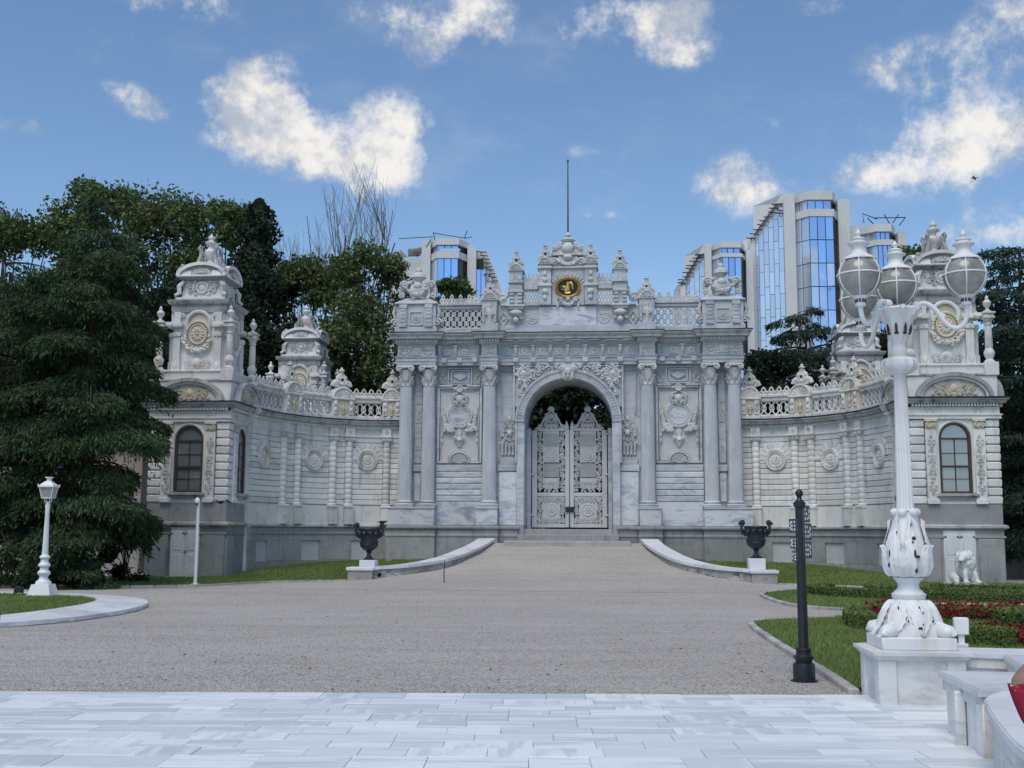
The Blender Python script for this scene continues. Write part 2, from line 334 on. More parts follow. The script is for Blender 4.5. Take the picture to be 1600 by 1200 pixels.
        if not closed: f += [(3, 2, 1, 0), tuple((k-1)*4+q for q in range(4))]
        return s.add(v, f, T)
    def blob(s, c, r, n=8, m=5, T=None):
        if isinstance(r, (int, float)): r = (r, r, r)
        v = [(c[0], c[1], c[2]-r[2])]; f = []
        for j in range(1, m):
            p = -pi/2+pi*j/m
            for i in range(n): v.append((c[0]+r[0]*cos(p)*cos(2*pi*i/n), c[1]+r[1]*cos(p)*sin(2*pi*i/n), c[2]+r[2]*sin(p)))
        v.append((c[0], c[1], c[2]+r[2])); L = len(v)-1
        for i in range(n):
            k = (i+1) % n; f.append((0, 1+k, 1+i)); f.append((L, L-n+i, L-n+k))
            for j in range(m-2): f.append((1+j*n+i, 1+j*n+k, 1+(j+1)*n+k, 1+(j+1)*n+i))
        return s.add(v, f, T)
    def ring(s, cx, cz, Rx, Rz, r, y, n=20, m=6, flat=None): # torus lying in the x-z plane
        return s.tube([(cx+Rx*cos(2*pi*i/n), y, cz+Rz*sin(2*pi*i/n)) for i in range(n)], r, m, True, None, flat)
    def arc(s, cx, cz, r, a0, a1, y, rad, n=14, m=6, rz=None):
        return s.tube([(cx+r*cos(a0+(a1-a0)*i/n), y, cz+(rz or r)*sin(a0+(a1-a0)*i/n)) for i in range(n+1)], rad, m)
    def volute(s, cx, cz, r, turns, rad, y, a0=0., d=1, n=16, taper=.5):
        P = []; Q = []
        for i in range(n+1):
            u = i/n; a = a0+d*turns*2*pi*u; q = r*(1-u*.86); P.append((cx+q*cos(a), y-rad*.5*u, cz+q*sin(a))); Q.append(rad*(1-u*(1-taper)))
        s.tube(P, Q, 5); s.blob((P[-1][0], y-rad*.5, P[-1][2]), rad*1.15, 6, 4); return s
    def mold(s, path, prof, closed=False):                # prof = [(outward offset, z)] bottom to top along a plan path, outward = right of travel
        n = len(path); m = len(prof); v = []; f = []
        for i, p in enumerate(path):
            p = Vector(p)
            a = Vector(path[i-1]) if (closed or i) else None; b = Vector(path[(i+1) % n]) if (closed or i < n-1) else None
            def nor(d): d = d.normalized(); return Vector((d.y, -d.x))
            n1 = nor(p-a) if a is not None else None; n2 = nor(b-p) if b is not None else None
            if n1 is None: o = n2
            elif n2 is None: o = n1
            else:
                o = n1+n2; o = o/max(.25, 1+n1.dot(n2))
            for d, z in prof: v.append((p.x+o.x*d, p.y+o.y*d, z))
        for i in range(n if closed else n-1):
            k = (i+1) % n
            for j in range(m-1): f.append((i*m+j, k*m+j, k*m+j+1, i*m+j+1))
        if closed and m > 1:
            f.append(tuple(i*m+m-1 for i in range(n))); f.append(tuple(i*m for i in range(n))[::-1])
        return s.add(v, f)
    def leaf(s, base, tip, w, bend=.06, n=4):             # pointed leaf standing off the x-z plane
        b = Vector(base); e = Vector(tip); d = e-b; nrm = Vector((-d.z, 0, d.x)); nrm = nrm.normalized() if nrm.length > 1e-6 else Vector((1, 0, 0))
        v = []; f = []
        for i in range(n+1):
            u = i/n; ww = w*sin(pi*min(.97, u*.85+.12))*.5; c = b+d*u+Vector((0, -bend*sin(pi*u*.8), 0))
            v += [c+nrm*ww, c+Vector((0, -ww*.7, 0)), c-nrm*ww]
        for i in range(n):
            for j in range(2): f.append((i*3+j, i*3+j+1, i*3+j+4, i*3+j+3))
        return s.add(v, f)

OFF = {}
def mesh_of(name, mb, m, smooth=38):
    me = bpy.data.meshes.new(name); me.from_pydata(mb.v, [], mb.f); me.update()
    if smooth:
        me.polygons.foreach_set('use_smooth', [True]*len(me.polygons)); me.set_sharp_from_angle(angle=R(smooth))
    if m: me.materials.append(MATS[m])
    return me
def put(name, me, parent=None, loc=(0, 0, 0), rot=None, scale=None):
    o = bpy.data.objects.new(name, me); COL.objects.link(o)
    l = Vector(loc)
    if parent is not None:
        o.parent = parent; l = l-OFF.get(parent.name, Vector((0, 0, 0)))
    o.location = l
    if rot: o.rotation_euler = rot
    if scale: o.scale = scale if isinstance(scale, (tuple, list)) else (scale,)*3
    return o
def obj(name, mb, m, parent=None, loc=(0, 0, 0), smooth=38, stuff=False):
    o = put(name, mesh_of(name, mb, m, smooth), parent, loc)
    if stuff: o['kind'] = 'stuff'
    return o
def tag(o, label, cat, group=None):
    o['label'] = label; o['category'] = cat
    if group: o['group'] = group
    return o
def struct(o): o['kind'] = 'structure'; return o
def thing(name, label, cat, loc=(0, 0, 0), rotz=0., group=None, base=None):
    o = bpy.data.objects.new(name, None); COL.objects.link(o); o.empty_display_size = .3
    o.location = loc; o.rotation_euler = (0, 0, rotz); tag(o, label, cat, group)
    if base is not None: OFF[o.name] = Vector(base)
    return o
def copy_tree(o, parent=None):
    c = o.copy(); COL.objects.link(c); c.parent = parent
    for ch in list(o.children): copy_tree(ch, c)
    return c
# building frame: origin at the middle of the gate, x along the front, y to the back, turned 5 degrees
BR = R(-5.); BO = Vector((2.38, 48., 0))
BM = Matrix.Translation(BO) @ Matrix.Rotation(BR, 4, 'Z')
def WL(x, y, z=0.): return BM @ Vector((x, y, z))
def bthing(name, label, cat, base, group=None):
    return thing(name, label, cat, WL(*base), BR, group, base)
def arcpts(cx, cz, r, a0, a1, n, rz=None): return [(cx+r*cos(a0+(a1-a0)*i/n), cz+(rz or r)*sin(a0+(a1-a0)*i/n)) for i in range(n+1)]
def arabesque(w, h, n, rad, seed, y=0., sym=True, keep=None, blobs=.5):
    """carved scrollwork filling a w x h field centred on the origin"""
    rs = random.Random(seed); mb = MB(); k = 0; tries = 0; done = []
    while k < n and tries < n*30:
        tries += 1
        x = rs.uniform(0 if sym else -w/2, w/2); z = rs.uniform(-h/2, h/2); r = rs.uniform(.55, 1.)*rad*3.2
        if abs(x)+r > w/2+rad or abs(z)+r > h/2+rad: continue
        if keep and not keep(x, z): continue
        if any((x-a)**2+(z-b)**2 < (.72*(r+c))**2 for a, b, c in done): continue
        done.append((x, z, r)); k += 1; a0 = rs.uniform(0, 2*pi); d = rs.choice((-1, 1))
        for sg in ((1, -1) if sym and x > r*.4 else (1,)):
            mb.volute(sg*x, z, r, 1.2, rad*.72, y-rad*.5, a0 if sg > 0 else pi-a0, d*sg, 11)
            if rs.random() < blobs: mb.leaf((sg*x, y, z+r*.6), (sg*(x+r*.8*cos(a0)), y-.01, z+r*1.5), rad*1.6, rad*.6)
            if rs.random() < blobs*.6: mb.blob((sg*(x+r*1.05*cos(a0+2)), y, z+r*1.05*sin(a0+2)), rad*.7, 6, 4)
    return mb
def rosette(r, y=0., petals=8, depth=.06):
    mb = MB(); mb.ring(0, 0, r*.93, r*.93, r*.09, y, 24, 6)
    mb.prism(arcpts(0, 0, r*.9, 0, 2*pi, 24)[:-1], y+.0, y+.03)
    for i in range(petals):
        a = 2*pi*i/petals; T = Matrix.Rotation(-a, 4, 'Y'); mb.blob((r*.44, y, 0), (r*.33, depth*.6, r*.15), 6, 5, T)
    mb.blob((0, y-depth*.2, 0), (r*.17, depth*.8, r*.17), 8, 5); return mb
def garland(x0, x1, z, sag, rad, y, n=12, seed=1):
    rs = random.Random(seed); mb = MB(); P = []
    for i in range(n+1):
        u = i/n; P.append((x0+(x1-x0)*u, y, z-sag*(1-(2*u-1)**2)))
    mb.tube(P, [rad*(.55+.6*sin(pi*i/n)) for i in range(n+1)], 6)
    for i, p in enumerate(P):
        for k in range(2): mb.blob((p[0]+rs.uniform(-.5, .5)*rad, y-rad*.6, p[2]+rs.uniform(-.7, .7)*rad), rad*rs.uniform(.45, .7), 6, 4)
    return mb
def figurelet(h, y):                                       # small draped figure or herm in a niche, seen in low relief
    mb = MB(); mb.lathe([(0, 0), (.13*h, .0), (.11*h, .2*h), (.15*h, .5*h), (.17*h, .66*h), (.08*h, .75*h), (.06*h, .8*h), (.1*h, .88*h), (.09*h, .96*h), (0, h)], 10, 0, 2*pi, None, Matrix.Translation((0, y, 0)) @ Matrix.Diagonal((1, .55, 1, 1)))
    for sg in (-1, 1): mb.tube([(sg*.15*h, y-.02, .64*h), (sg*.2*h, y-.05, .48*h), (sg*.08*h, y-.09, .42*h)], [.045*h, .04*h, .03*h], 6)
    return mb
def finial_mesh(name, m, w, h, hole='hole_shade'):               # pierced scroll gable with a bud on top (pier finial)
    mb = MB()
    mb.prism([(-.30*w, 0), (.30*w, 0), (.24*w, .30*h), (.13*w, .52*h), (.07*w, .66*h), (-.07*w, .66*h), (-.13*w, .52*h), (-.24*w, .30*h)], -.1*w, .1*w)
    for sg in (-1, 1):
        mb.volute(sg*.30*w, .13*h, .14*h, 1.4, .045*h, -.08*w, pi/2+sg*pi/2, -sg, 14); mb.volute(sg*.30*w, .13*h, .14*h, 1.4, .045*h, .08*w, pi/2+sg*pi/2, -sg, 14)
        mb.tube([(sg*.44*w, 0, .06*h), (sg*.38*w, 0, .24*h), (sg*.22*w, 0, .36*h), (sg*.2*w, 0, .5*h), (sg*.08*w, 0, .64*h)], [.10*w, .09*w, .07*w, .07*w, .05*w], 6)
        mb.volute(sg*.17*w, .44*h, .07*h, 1.2, .028*h, -.09*w, pi/2+sg*pi/2, -sg, 10); mb.leaf((sg*.1*w, -.1*w, .08*h), (sg*.24*w, -.12*w, .3*h), .1*w, .04)
    mb.ring(0, .36*h, .1*w, .1*w, .03*w, -.11*w, 14, 5); mb.blob((0, -.12*w, .17*h), (.11*w, .05*w, .08*h), 8, 5)
    mb.lathe([(.07*w, .64*h), (.13*w, .67*h), (.13*w, .70*h), (.06*w, .73*h), (.06*w, .75*h), (.14*w, .79*h), (.15*w, .83*h), (.08*w, .88*h), (.05*w, .90*h), (.07*w, .93*h), (.05*w, .97*h), (0, h)], 10)
    return mesh_of(name, mb, m)
def dark_eye(r, y):  # dark disc painting the shade inside a finial's pierced hole
    mb = MB(); mb.lathe([(0, 0), (r, 0), (r, .02), (0, .025)], 12, 0, 2*pi, None, Matrix.Translation((0, y, 0)) @ Matrix.Rotation(pi/2, 4, 'X')); return mb
def crest_mesh(name, m, w, h):                             # trefoil pierced crest
    mb = MB(); t = w*.13
    mb.ring(0, .70*h, .2*w, .2*h, t, 0, 12, 5); mb.ring(-.27*w, .36*h, .18*w, .18*h, t, 0, 12, 5); mb.ring(.27*w, .36*h, .18*w, .18*h, t, 0, 12, 5)
    mb.box(-t, t, -t, t, 0, .55*h); mb.box(-.42*w, .42*w, -t, t, -.02, .1*h); mb.blob((0, 0, .97*h), t*1.15, 6, 4); return mesh_of(name, mb, m)
def tree_copy_mesh(): pass
# ------------------------------------------------------------------ the gate
def build_gate():
    g = bthing('palace_gate', 'tall white marble gateway with fluted columns, arched opening and crowned attic', 'gate', (0, .8, 0))
    M = 'gate_marble'; C = 'carved_marble'
    def P(name, mb, m=M, par=g, smooth=38, stuff=False): return obj(name, mb, m, par, (0, 0, 0), smooth, stuff)
    SP, RA = 6.33, 1.85                                     # springing height and arch radius
    # masses behind the facing
    for sg in (-1, 1):
        x0, x1 = sorted((sg*7.28, sg*RA)); P('wall', MB().box(x0, x1, .25, 2.4, 1.98, 8.78))
        x0, x1 = sorted((sg*7.42, sg*2.1)); P('plinth_block', MB().box(x0, x1, .1, 2.5, -.3, 1.84), 'plinth_stone')
    P('arch_wall', MB().prism([(-RA, SP)]+arcpts(0, SP, RA, pi, 0, 28)[1:-1]+[(RA, SP), (RA, 8.78), (-RA, 8.78)], .25, 2.4))
    P('frieze_core', MB().box(-7.28, 7.28, .05, 2.45, 8.78, 9.9))
    # plinth courses, ledge and pedestals
    path = [(-7.62, 2.5), (-7.62, -.52), (-5.56, -.52), (-5.56, -.28), (-3.88, -.28), (-3.88, -.52), (-2.92, -.52), (-2.92, -.28), (-2.12, -.28), (-2.12, .3)]
    for sg in (-1, 1):
        pth = path if sg < 0 else [(-x, y) for x, y in path][::-1]
        P('plinth', MB().mold(pth, [(0, -.3), (0, 1.5), (.03, 1.53), (.03, 1.6), (0, 1.63), (0, 1.80)]), 'plinth_stone', smooth=20)
        P('ledge', MB().mold(pth, [(-.3, 1.80), (.0, 1.80), (.05, 1.83), (.09, 1.86), (.09, 1.93), (.05, 1.98), (-.3, 1.98)]), 'plinth_stone', smooth=20)
        for x0, x1 in ((-7.57, -5.60), (-3.85, -2.95)):
            a, b = sorted((x0*-sg, x1*-sg)); cx = (a+b)/2
            mb = MB().box(a, b, -.47, .26, 1.985, 2.66, .02); q = P('pedestal', mb, 'panel_marble')
            obj('pedestal_cap', MB().box(a-.03, b+.03, -.50, .255, 2.662, 2.74, .02), M, q)
    # columns
    fl = lambda a, z: 1-.095*(max(0, cos(20*a))**.7)
    prof = []
    for i in range(13):
        u = i/12; prof.append((.295-.045*u**1.7, 3.02+(7.88-3.02)*u))
    shaft = mesh_of('shaft', MB().lathe(prof, 120, mod=fl), 'column_marble', 25)
    base = mesh_of('column_base', MB().box(-.40, .40, -.40, .40, 2.745, 2.80, .015).lathe([(.38, 2.80), (.41, 2.83), (.41, 2.86), (.37, 2.89), (.33, 2.90), (.31, 2.93), (.345, 2.945), (.35, 2.97), (.32, 3.0), (.30, 3.03)], 28), M)
    cb = MB().lathe([(.27, 7.86), (.29, 7.90), (.26, 7.93), (.25, 8.0), (.26, 8.2), (.30, 8.45), (.34, 8.58)], 24)
    for k in range(16):
        a = 2*pi*k/16; row = k % 2; T = Matrix.Rotation(a, 4, 'Z'); z0 = 7.95+row*.16
        cb.tube([(.25, 0, z0), (.29, 0, z0+.12), (.33, 0, z0+.2), (.36, 0, z0+.2), (.36, 0, z0+.15)], [.055, .06, .05, .04, .02], 6, False, T)
    for sx in (-1, 1):
        for sy in (-1, 1):
            T = Matrix.Translation((sx*.33, sy*.33, 8.60)) @ Matrix.Rotation(math.atan2(sy, sx), 4, 'Z')
            sub = MB().volute(0, 0, .125, 1.6, .04, 0, pi*.9, -1, 18); cb.merge(sub, T)
        sub = MB().volute(0, 0, .12, 1.5, .036, 0, pi/2+sx*pi/2, -sx, 16); cb.merge(sub, Matrix.Translation((sx*.27, -.36, 8.60)))
    cb.tube([(-.27, -.36, 8.71), (0, -.37, 8.66), (.27, -.36, 8.71)], .032, 5); cb.blob((0, -.38, 8.68), (.08, .05, .07))
    cb.lathe([(.39, 8.66), (.46, 8.70), (.47, 8.78)], 4, pi/4, pi/4+2*pi); cb.box(-.36, .36, -.36, .36, 8.69, 8.775, .01)
    capm = mesh_of('capital', cb, C)
    for x in (-6.93, -5.95, -3.34, 3.34, 5.95, 6.93):
        put('shaft', shaft, g, (x, -.06, 0)); put('column_base', base, g, (x, -.06, 0)); put('capital', capm, g, (x, -.06, 0), scale=(.93, .93, 1))
    # strips between paired columns
    for sg in (-1, 1):
        cx = sg*6.44
        P('narrow_panel', MB().box(cx-.16, cx+.16, .19, .3, 4.62, 8.5, .02))
        P('narrow_panel', MB().box(cx-.14, cx+.14, .17, .3, 3.0, 4.2, .02), 'panel_marble')
        P('band', MB().box(cx-.2, cx+.2, .13, .3, 4.26, 4.53, .02))
        P('drop_ornament', MB().merge(arabesque(.22, 2.2, 7, .028, 31, .19)).warp(lambda x, y, z: (x+cx, y, z+6.2)), C, stuff=True)
    # bays between the columns
    for sg in (-1, 1):
        cx = sg*4.64; hw = .99
        P('dado', MB().box(cx-hw, cx+hw, .06, .3, 1.99, 2.98, .01), 'panel_marble')
        for i in range(5):
            P('stone_course', MB().cbar(cx-hw, cx+hw, .10, .3, 3.0+i*.252, 3.0+(i+1)*.252-.014, 1, .03), 'panel_marble', smooth=0)
        b = MB().box(cx-hw, cx+hw, .13, .3, 4.27, 4.55, .01)
        for i in range(34): b.box(cx-hw+.03+i*.0575, cx-hw+.06+i*.0575, .115, .14, 4.30, 4.50)
        P('fluted_band', b, smooth=20)
        P('bay_panel', MB().box(cx-.8, cx+.8, .185, .3, 4.62, 7.74), 'blush_marble')
        fr = MB()
        for r, d, t in ((.96, .10, .06), (.83, .13, .05)):
            z0, z1 = (4.60, 7.86) if r > .9 else (4.70, 7.74)
            q = .10 if r > .9 else .05
            fr.box(cx-r, cx-r+q, d, .25, z0, z1, .015); fr.box(cx+r-q, cx+r, d, .25, z0, z1, .015); fr.box(cx-r+q, cx+r-q, d, .25, z1-q, z1, .015); fr.box(cx-r+q, cx+r-q, d, .25, z0, z0+q, .015)
        P('panel_frame', fr)
        bd = MB()
        for i in range(44):
            for e in (-1, 1): bd.blob((cx+e*.885, .13, 4.72+i*.069), (.028, .028, .026), 5, 3)
        P('bead_moulding', bd, C, stuff=True)
        [P('panel_cornice', MB().box(min(cx+e*.9, cx+e*.3), max(cx+e*.9, cx+e*.3), .02, .3, 7.862, 7.95, .02).box(min(cx+e*.82, cx+e*.3), max(cx+e*.82, cx+e*.3), .06, .3, 7.80, 7.864)) for e in (-1, 1)]
        md = MB(); md.lathe([(.34, 0), (.36, -.06), (.40, -.09), (.45, -.06), (.50, -.10), (.56, -.09), (.58, -.03), (.58, .05)], 40, T=Matrix.Translation((cx, .19, 6.66)) @ Matrix.Rotation(-pi/2, 4, 'X'))
        mdo = P('medallion_ring', md, C); obj('medallion_disc', MB().lathe([(0, 0), (.36, 0), (.36, .04)], 32, T=Matrix.Translation((cx, .165, 6.66)) @ Matrix.Rotation(pi/2, 4, 'X')), 'panel_marble', mdo)
        dn = MB()
        for i in range(36):
            a = 2*pi*i/36; dn.blob((cx+.475*cos(a), .10, 6.66+.475*sin(a)), (.024, .03, .024), 5, 3)
        P('bead_ring', dn, C, stuff=True)
        ct = MB()                                           # cartouche over the medallion
        ct.blob((cx, .12, 7.34), (.17, .12, .2), 10, 6); ct.lathe([(0, -.1), (.12, -.1), (.16, 0), (.12, .06), (0, .08)], 14, T=Matrix.Translation((cx, .1, 7.78)) @ Matrix.Rotation(pi/2, 4, 'X'))
        for e in (-1, 1):
            ct.volute(cx+e*.22, 7.46, .12, 1.5, .045, .1, pi/2-e*pi/2, e, 16); ct.volute(cx+e*.2, 7.2, .1, 1.3, .04, .09, pi/2-e*pi/2, -e, 14)
            ct.tube([(cx+e*.1, .08, 7.1), (cx+e*.3, .06, 7.25), (cx+e*.26, .06, 7.55), (cx+e*.08, .07, 7.62)], [.03, .05, .05, .03], 6); ct.leaf((cx+e*.05, .08, 7.05), (cx+e*.2, .05, 7.3), .12)
        ct.ring(cx, 7.79, .13, .13, .035, .04, 16, 6); P('cartouche', ct, C)
        for e in (-1, 1):
            gl = MB(); gl.tube([(cx+e*.74, .13, 7.05), (cx+e*.72, .12, 6.6), (cx+e*.62, .1, 6.2), (cx+e*.45, .08, 5.98), (cx+e*.2, .08, 5.98)], [.03, .05, .09, .11, .04], 7)
            rs = random.Random(5)
            for i in range(22): q = rs.uniform(0, 2*pi); r = rs.random()**.5; gl.blob((cx+e*.5+.24*r*cos(q), .04+.05*r, 6.08+.16*r*sin(q)), rs.uniform(.05, .085), 7, 5)
            for i in range(34):
                u = rs.random(); q = (cx+e*(.70-.42*u*u), .07, 6.75-.8*u+rs.uniform(-.05, .05)); gl.blob(q, rs.uniform(.045, .075), 6, 4)
            for i in range(7): gl.blob((cx+e*.76, .1, 6.98-i*.06), .04, 5, 3)
            gl.tube([(cx+e*.74, .1, 6.1), (cx+e*.75, .1, 5.75)], [.02, .04], 6); gl.blob((cx+e*.75, .1, 5.55), (.045, .04, .1), 6, 5)
            P('garland', gl, C)
        pn = MB(); pn.box(cx-.1, cx+.1, .08, .2, 5.7, 6.05, .03); pn.lathe([(0, 5.28), (.06, 5.3), (.15, 5.5), (.2, 5.62), (.12, 5.7), (.1, 5.75)], 10, T=Matrix.Translation((cx, .14, 0)) @ Matrix.Diagonal((1, .6, 1, 1)))
        for e in (-1, 1): pn.volute(cx+e*.17, 5.66, .085, 1.3, .035, .06, pi/2-e*pi/2, e, 12)
        pn.blob((cx, .06, 5.58), (.09, .06, .07)); P('pendant', pn, C)
        sh = MB()
        for i in range(11):
            a = pi*(i+.5)/11; sh.tube([(cx, .12, 4.66), (cx+.34*cos(a), .06, 4.66+.34*sin(a))], [.015, .05], 5)
        sh.arc(cx, 4.66, .42, 0, pi, .1, .04, 18); sh.arc(cx, 4.66, .5, 0, pi, .12, .025, 18); P('shell', sh, C)
        # upper field: sunk lozenge panel between rosettes
        up = MB(); 
        for r0, r1, d in ((.50, .44, .12), (.38, .33, .15)):
            h0, h1 = r0*.68, r1*.62
            for a, b in (((-r0, -h0), (r0, -h0)), ((r0, -h0), (r0, h0)), ((r0, h0), (-r0, h0)), ((-r0, h0), (-r0, -h0))):
                up.band([(cx+a[0], 8.34+a[1]), (cx+b[0], 8.34+b[1])], .05, d, .26)
        up.prism([(cx-.3, 8.34), (cx, 8.18), (cx+.3, 8.34), (cx, 8.5)], .17, .26); P('lozenge_panel', up)
        for e in (-1, 1): P('corner_scroll', arabesque(.34, .62, 5, .035, 12, 0, False).warp(lambda x, y, z: (cx+e*(.76+x*.9), .2+y, 8.34+z)), C)
        # bay beside the arch
        cx = sg*2.50
        P('wall_panel', MB().box(cx-.44, cx+.44, .12, .3, 1.99, 4.24, .02), 'panel_marble')
        b = MB().box(cx-.47, cx+.62, .10, .3, 4.27, 4.55, .01) if sg < 0 else MB().box(cx-.62, cx+.47, .10, .3, 4.27, 4.55, .01)
        for i in range(14): b.box(cx-.40+i*.0575, cx-.37+i*.0575, .085, .12, 4.30, 4.50)
        P('fluted_band', b, smooth=20)
        P('relief_base', MB().box(cx-.42, cx+.42, .16, .3, 4.56, 4.86, .02))
        tr = arabesque(.78, .9, 16, .042, 44, .18).warp(lambda x, y, z: (x+cx, y, z+5.75)); tr.merge(arabesque(.5, .42, 7, .036, 4, .18).warp(lambda x, y, z: (x+cx, y, z+6.3)))
        for k in range(5): tr.tube([(cx-.3+k*.15, .2, 4.95), (cx-.3+k*.15, .14, 5.45)], [.045, .06], 6); tr.blob((cx-.3+k*.15, .15, 5.0), .06, 6, 4)
        tr.blob((cx, .14, 6.5), (.07, .06, .13)); tr.blob((cx, .12, 5.9), (.12, .1, .14)); P('trophy_relief', tr, C)
        fr = MB(); a, b2 = cx-.36, cx+.36
        fr.box(a, a+.05, .17, .3, 6.7, 8.6, .01).box(b2-.05, b2, .17, .3, 6.7, 8.6, .01).box(a+.05, b2-.05, .17, .3, 8.55, 8.6, .01); P('wall_panel_frame', fr)
    # arch
    an = MB()
    TA = Matrix.Translation((0, 0, SP)) @ Matrix.Rotation(pi/2, 4, 'X')
    an.lathe([(RA, -.32), (RA, .08), (RA+.05, .14), (RA+.09, .14), (RA+.11, .10), (RA+.28, .10), (RA+.30, .15), (RA+.38, .17), (RA+.41, .12), (RA+.41, -.3)], 48, 0, pi, None, TA)
    P('archivolt', an, M)
    for sg in (-1, 1):
        a, b = sorted((sg*RA, sg*(RA+.33))); P('arch_jamb', MB().box(a, b, -.08, .3, 1.99, SP, .02)); P('jamb_moulding', MB().box(min(sg*(RA+.3), sg*(RA+.4)), max(sg*(RA+.3), sg*(RA+.4)), -.13, .3, 4.6, SP, .02))
    vd = MB()
    for i in range(50):
        a = pi*(i+.5)/50; vd.box(RA+.13, RA+.26, -.02, .02, -.022, .022, 0, Matrix.Translation((0, -.11, SP)) @ Matrix.Rotation(-a, 4, 'Y'))
    P('archivolt_beads', vd, C, stuff=True)
    ks = MB().prism([(-.2, 8.12), (.2, 8.12), (.3, 8.78), (-.3, 8.78)], -.22, .2)
    for e in (-1, 1):
        ks.volute(e*.24, 8.58, .13, 1.4, .05, -.2, pi/2-e*pi/2, e, 14); ks.volute(e*.15, 8.26, .09, 1.3, .04, -.22, pi/2-e*pi/2, -e, 12)
    ks.blob((0, -.24, 8.45), (.14, .1, .17), 10, 6); ks.leaf((0, -.24, 8.1), (0, -.3, 8.35), .16); P('keystone', ks, C)
    keep = lambda x, z: math.hypot(x, z+7.72-SP) > RA+.50
    sp = arabesque(4.3, 2.1, 60, .058, 9, -.02, True, keep, .8).warp(lambda x, y, z: (x, y, z+7.72))
    for e in (-1, 1):
        sp.blob((e*1.9, -.02, 8.42), (.16, .1, .16), 10, 6); sp.ring(1.9*e, 8.42, .25, .25, .06, -.01, 16, 6)
        for k in range(8): sp.leaf((1.9*e+.27*cos(k*pi/4), 0, 8.42+.27*sin(k*pi/4)), (1.9*e+.4*cos(k*pi/4+.3), -.03, 8.42+.4*sin(k*pi/4+.3)), .14)
    P('spandrel_relief', sp, C, stuff=True)
    bk = MB().prism([(-2.25, 7.0)]+[p for p in arcpts(0, SP, RA+.30, pi-.31, .31, 28)]+[(2.25, 7.0), (2.25, 8.70), (-2.25, 8.70)], .05, .26); P('spandrel_field', bk)
    fr = MB().box(-2.34, -2.26, -.03, .26, 6.4, 8.76, .01).box(2.26, 2.34, -.03, .26, 6.4, 8.76, .01).box(-2.26, 2.26, -.03, .26, 8.70, 8.76, .01); P('spandrel_frame', fr)
    # entablature with breaks over the columns
    F, B_ = -.40, -.06
    def ent(d=0.): return [(-7.32, 2.5), (-7.32, F), (-5.62, F), (-5.62, B_), (-3.70, B_), (-3.70, F), (-2.98, F), (-2.98, B_), (2.98, B_), (2.98, F), (3.70, F), (3.70, B_), (5.62, B_), (5.62, F), (7.32, F), (7.32, 2.5)]
    P('architrave', MB().mold(ent(), [(-.4, 8.781), (0, 8.781), (0, 8.92), (.025, 8.925), (.025, 9.05), (.06, 9.08), (.07, 9.13), (-.4, 9.13)]), smooth=20)
    P('frieze', MB().mold(ent(), [(-.04, 9.12), (-.04, 9.70)]), smooth=20)
    P('bed_moulding', MB().mold(ent(), [(-.3, 9.66), (0, 9.66), (.05, 9.70), (.05, 9.72), (-.3, 9.72)]), smooth=20)
    P('cornice', MB().mold(ent(), [(-.3, 9.86), (.22, 9.86), (.25, 9.88), (.26, 9.97), (.30, 10.0), (.35, 10.06), (.36, 10.12), (-.5, 10.15)]), 'cornice_stone', smooth=20)
    P('lead_capping', MB().mold(ent(), [(.352, 10.115), (.375, 10.115), (.375, 10.15), (.1, 10.165)]), 'lead_capping', smooth=20)
    P('cornice_soffit', MB().mold(ent(), [(-.05, 9.715), (.06, 9.715), (.06, 9.87)]), smooth=20)
    ros = mesh_of('frieze_rosette', rosette(.15, 0, 6, .05), C); cons = MB().box(-.07, .07, -.06, .1, -.24, .24, .01).box(-.09, .09, -.09, .1, .17, .25, .01).leaf((0, -.06, -.2), (0, -.08, .12), .12, .03); cons = mesh_of('frieze_console', cons, M)
    squ = MB().band([(-.2, -.19), (.2, -.19), (.2, .19), (-.2, .19)], .04, -.03, .04, True); squ = mesh_of('frieze_panel', squ, M)
    xs = [(-2.6+i*.74, B_) for i in range(8)]+[(-5.2, B_), (-4.45, B_), (4.45, B_), (5.2, B_), (-6.47, F), (6.47, F)]
    for x, y in xs: put('frieze_rosette', ros, g, (x, y+.02, 9.40)); put('frieze_panel', squ, g, (x, y+.02, 9.40))
    for x, y in [(-2.97+.02+.37*0+.0+i*.74+.37-.37, B_) for i in range(0)]+[(-2.23+i*.74-.0, B_) for i in range(7)]+[(-4.83, B_), (4.83, B_), (-5.5, B_), (5.5, B_), (-3.85, B_), (3.85, B_)]: put('frieze_console', cons, g, (x, y, 9.39))
    for x, w in ((-6.98, .5), (-5.96, .45), (5.96, .45), (6.98, .5), (-3.34, .5), (3.34, .5)): P('frieze_relief', arabesque(w, .42, 8, .034, int(x*10)+200, 0).warp(lambda a, y, z: (a+x, y+F+.04, z+9.40)), C)
    gut = mesh_of('guttae_block', MB().box(-.11, .11, -.1, .1, -.09, .09, .015), M)
    for i in range(9): put('guttae_block', gut, g, (-2.96+i*.74, B_-.02, 8.98))
    for x in (-5.3, -4.64, -3.98, 5.3, 4.64, 3.98): put('guttae_block', gut, g, (x, B_-.02, 8.98))
    dn = MB()                                               # dentils and modillions under the cornice
    pth = ent()
    for (ax, ay), (bx, by) in zip(pth[1:-2], pth[2:-1]):
        if abs(ay-by) > .01: continue
        L = bx-ax; n = max(1, int(L/.105))
        for i in range(n): x = ax+(i+.5)*L/n; dn.box(x-.033, x+.033, ay-.17, ay, 9.735, 9.85)
    P('dentil_course', dn, M, smooth=0, stuff=True)
    mod = mesh_of('modillion', MB().box(-.26, .26, -.02, .3, 0, .05, .01), M)
    for i in range(8): put('modillion', mod, g, (-2.6+i*.74, B_-.2, 9.79))
    # attic
    A = 10.15
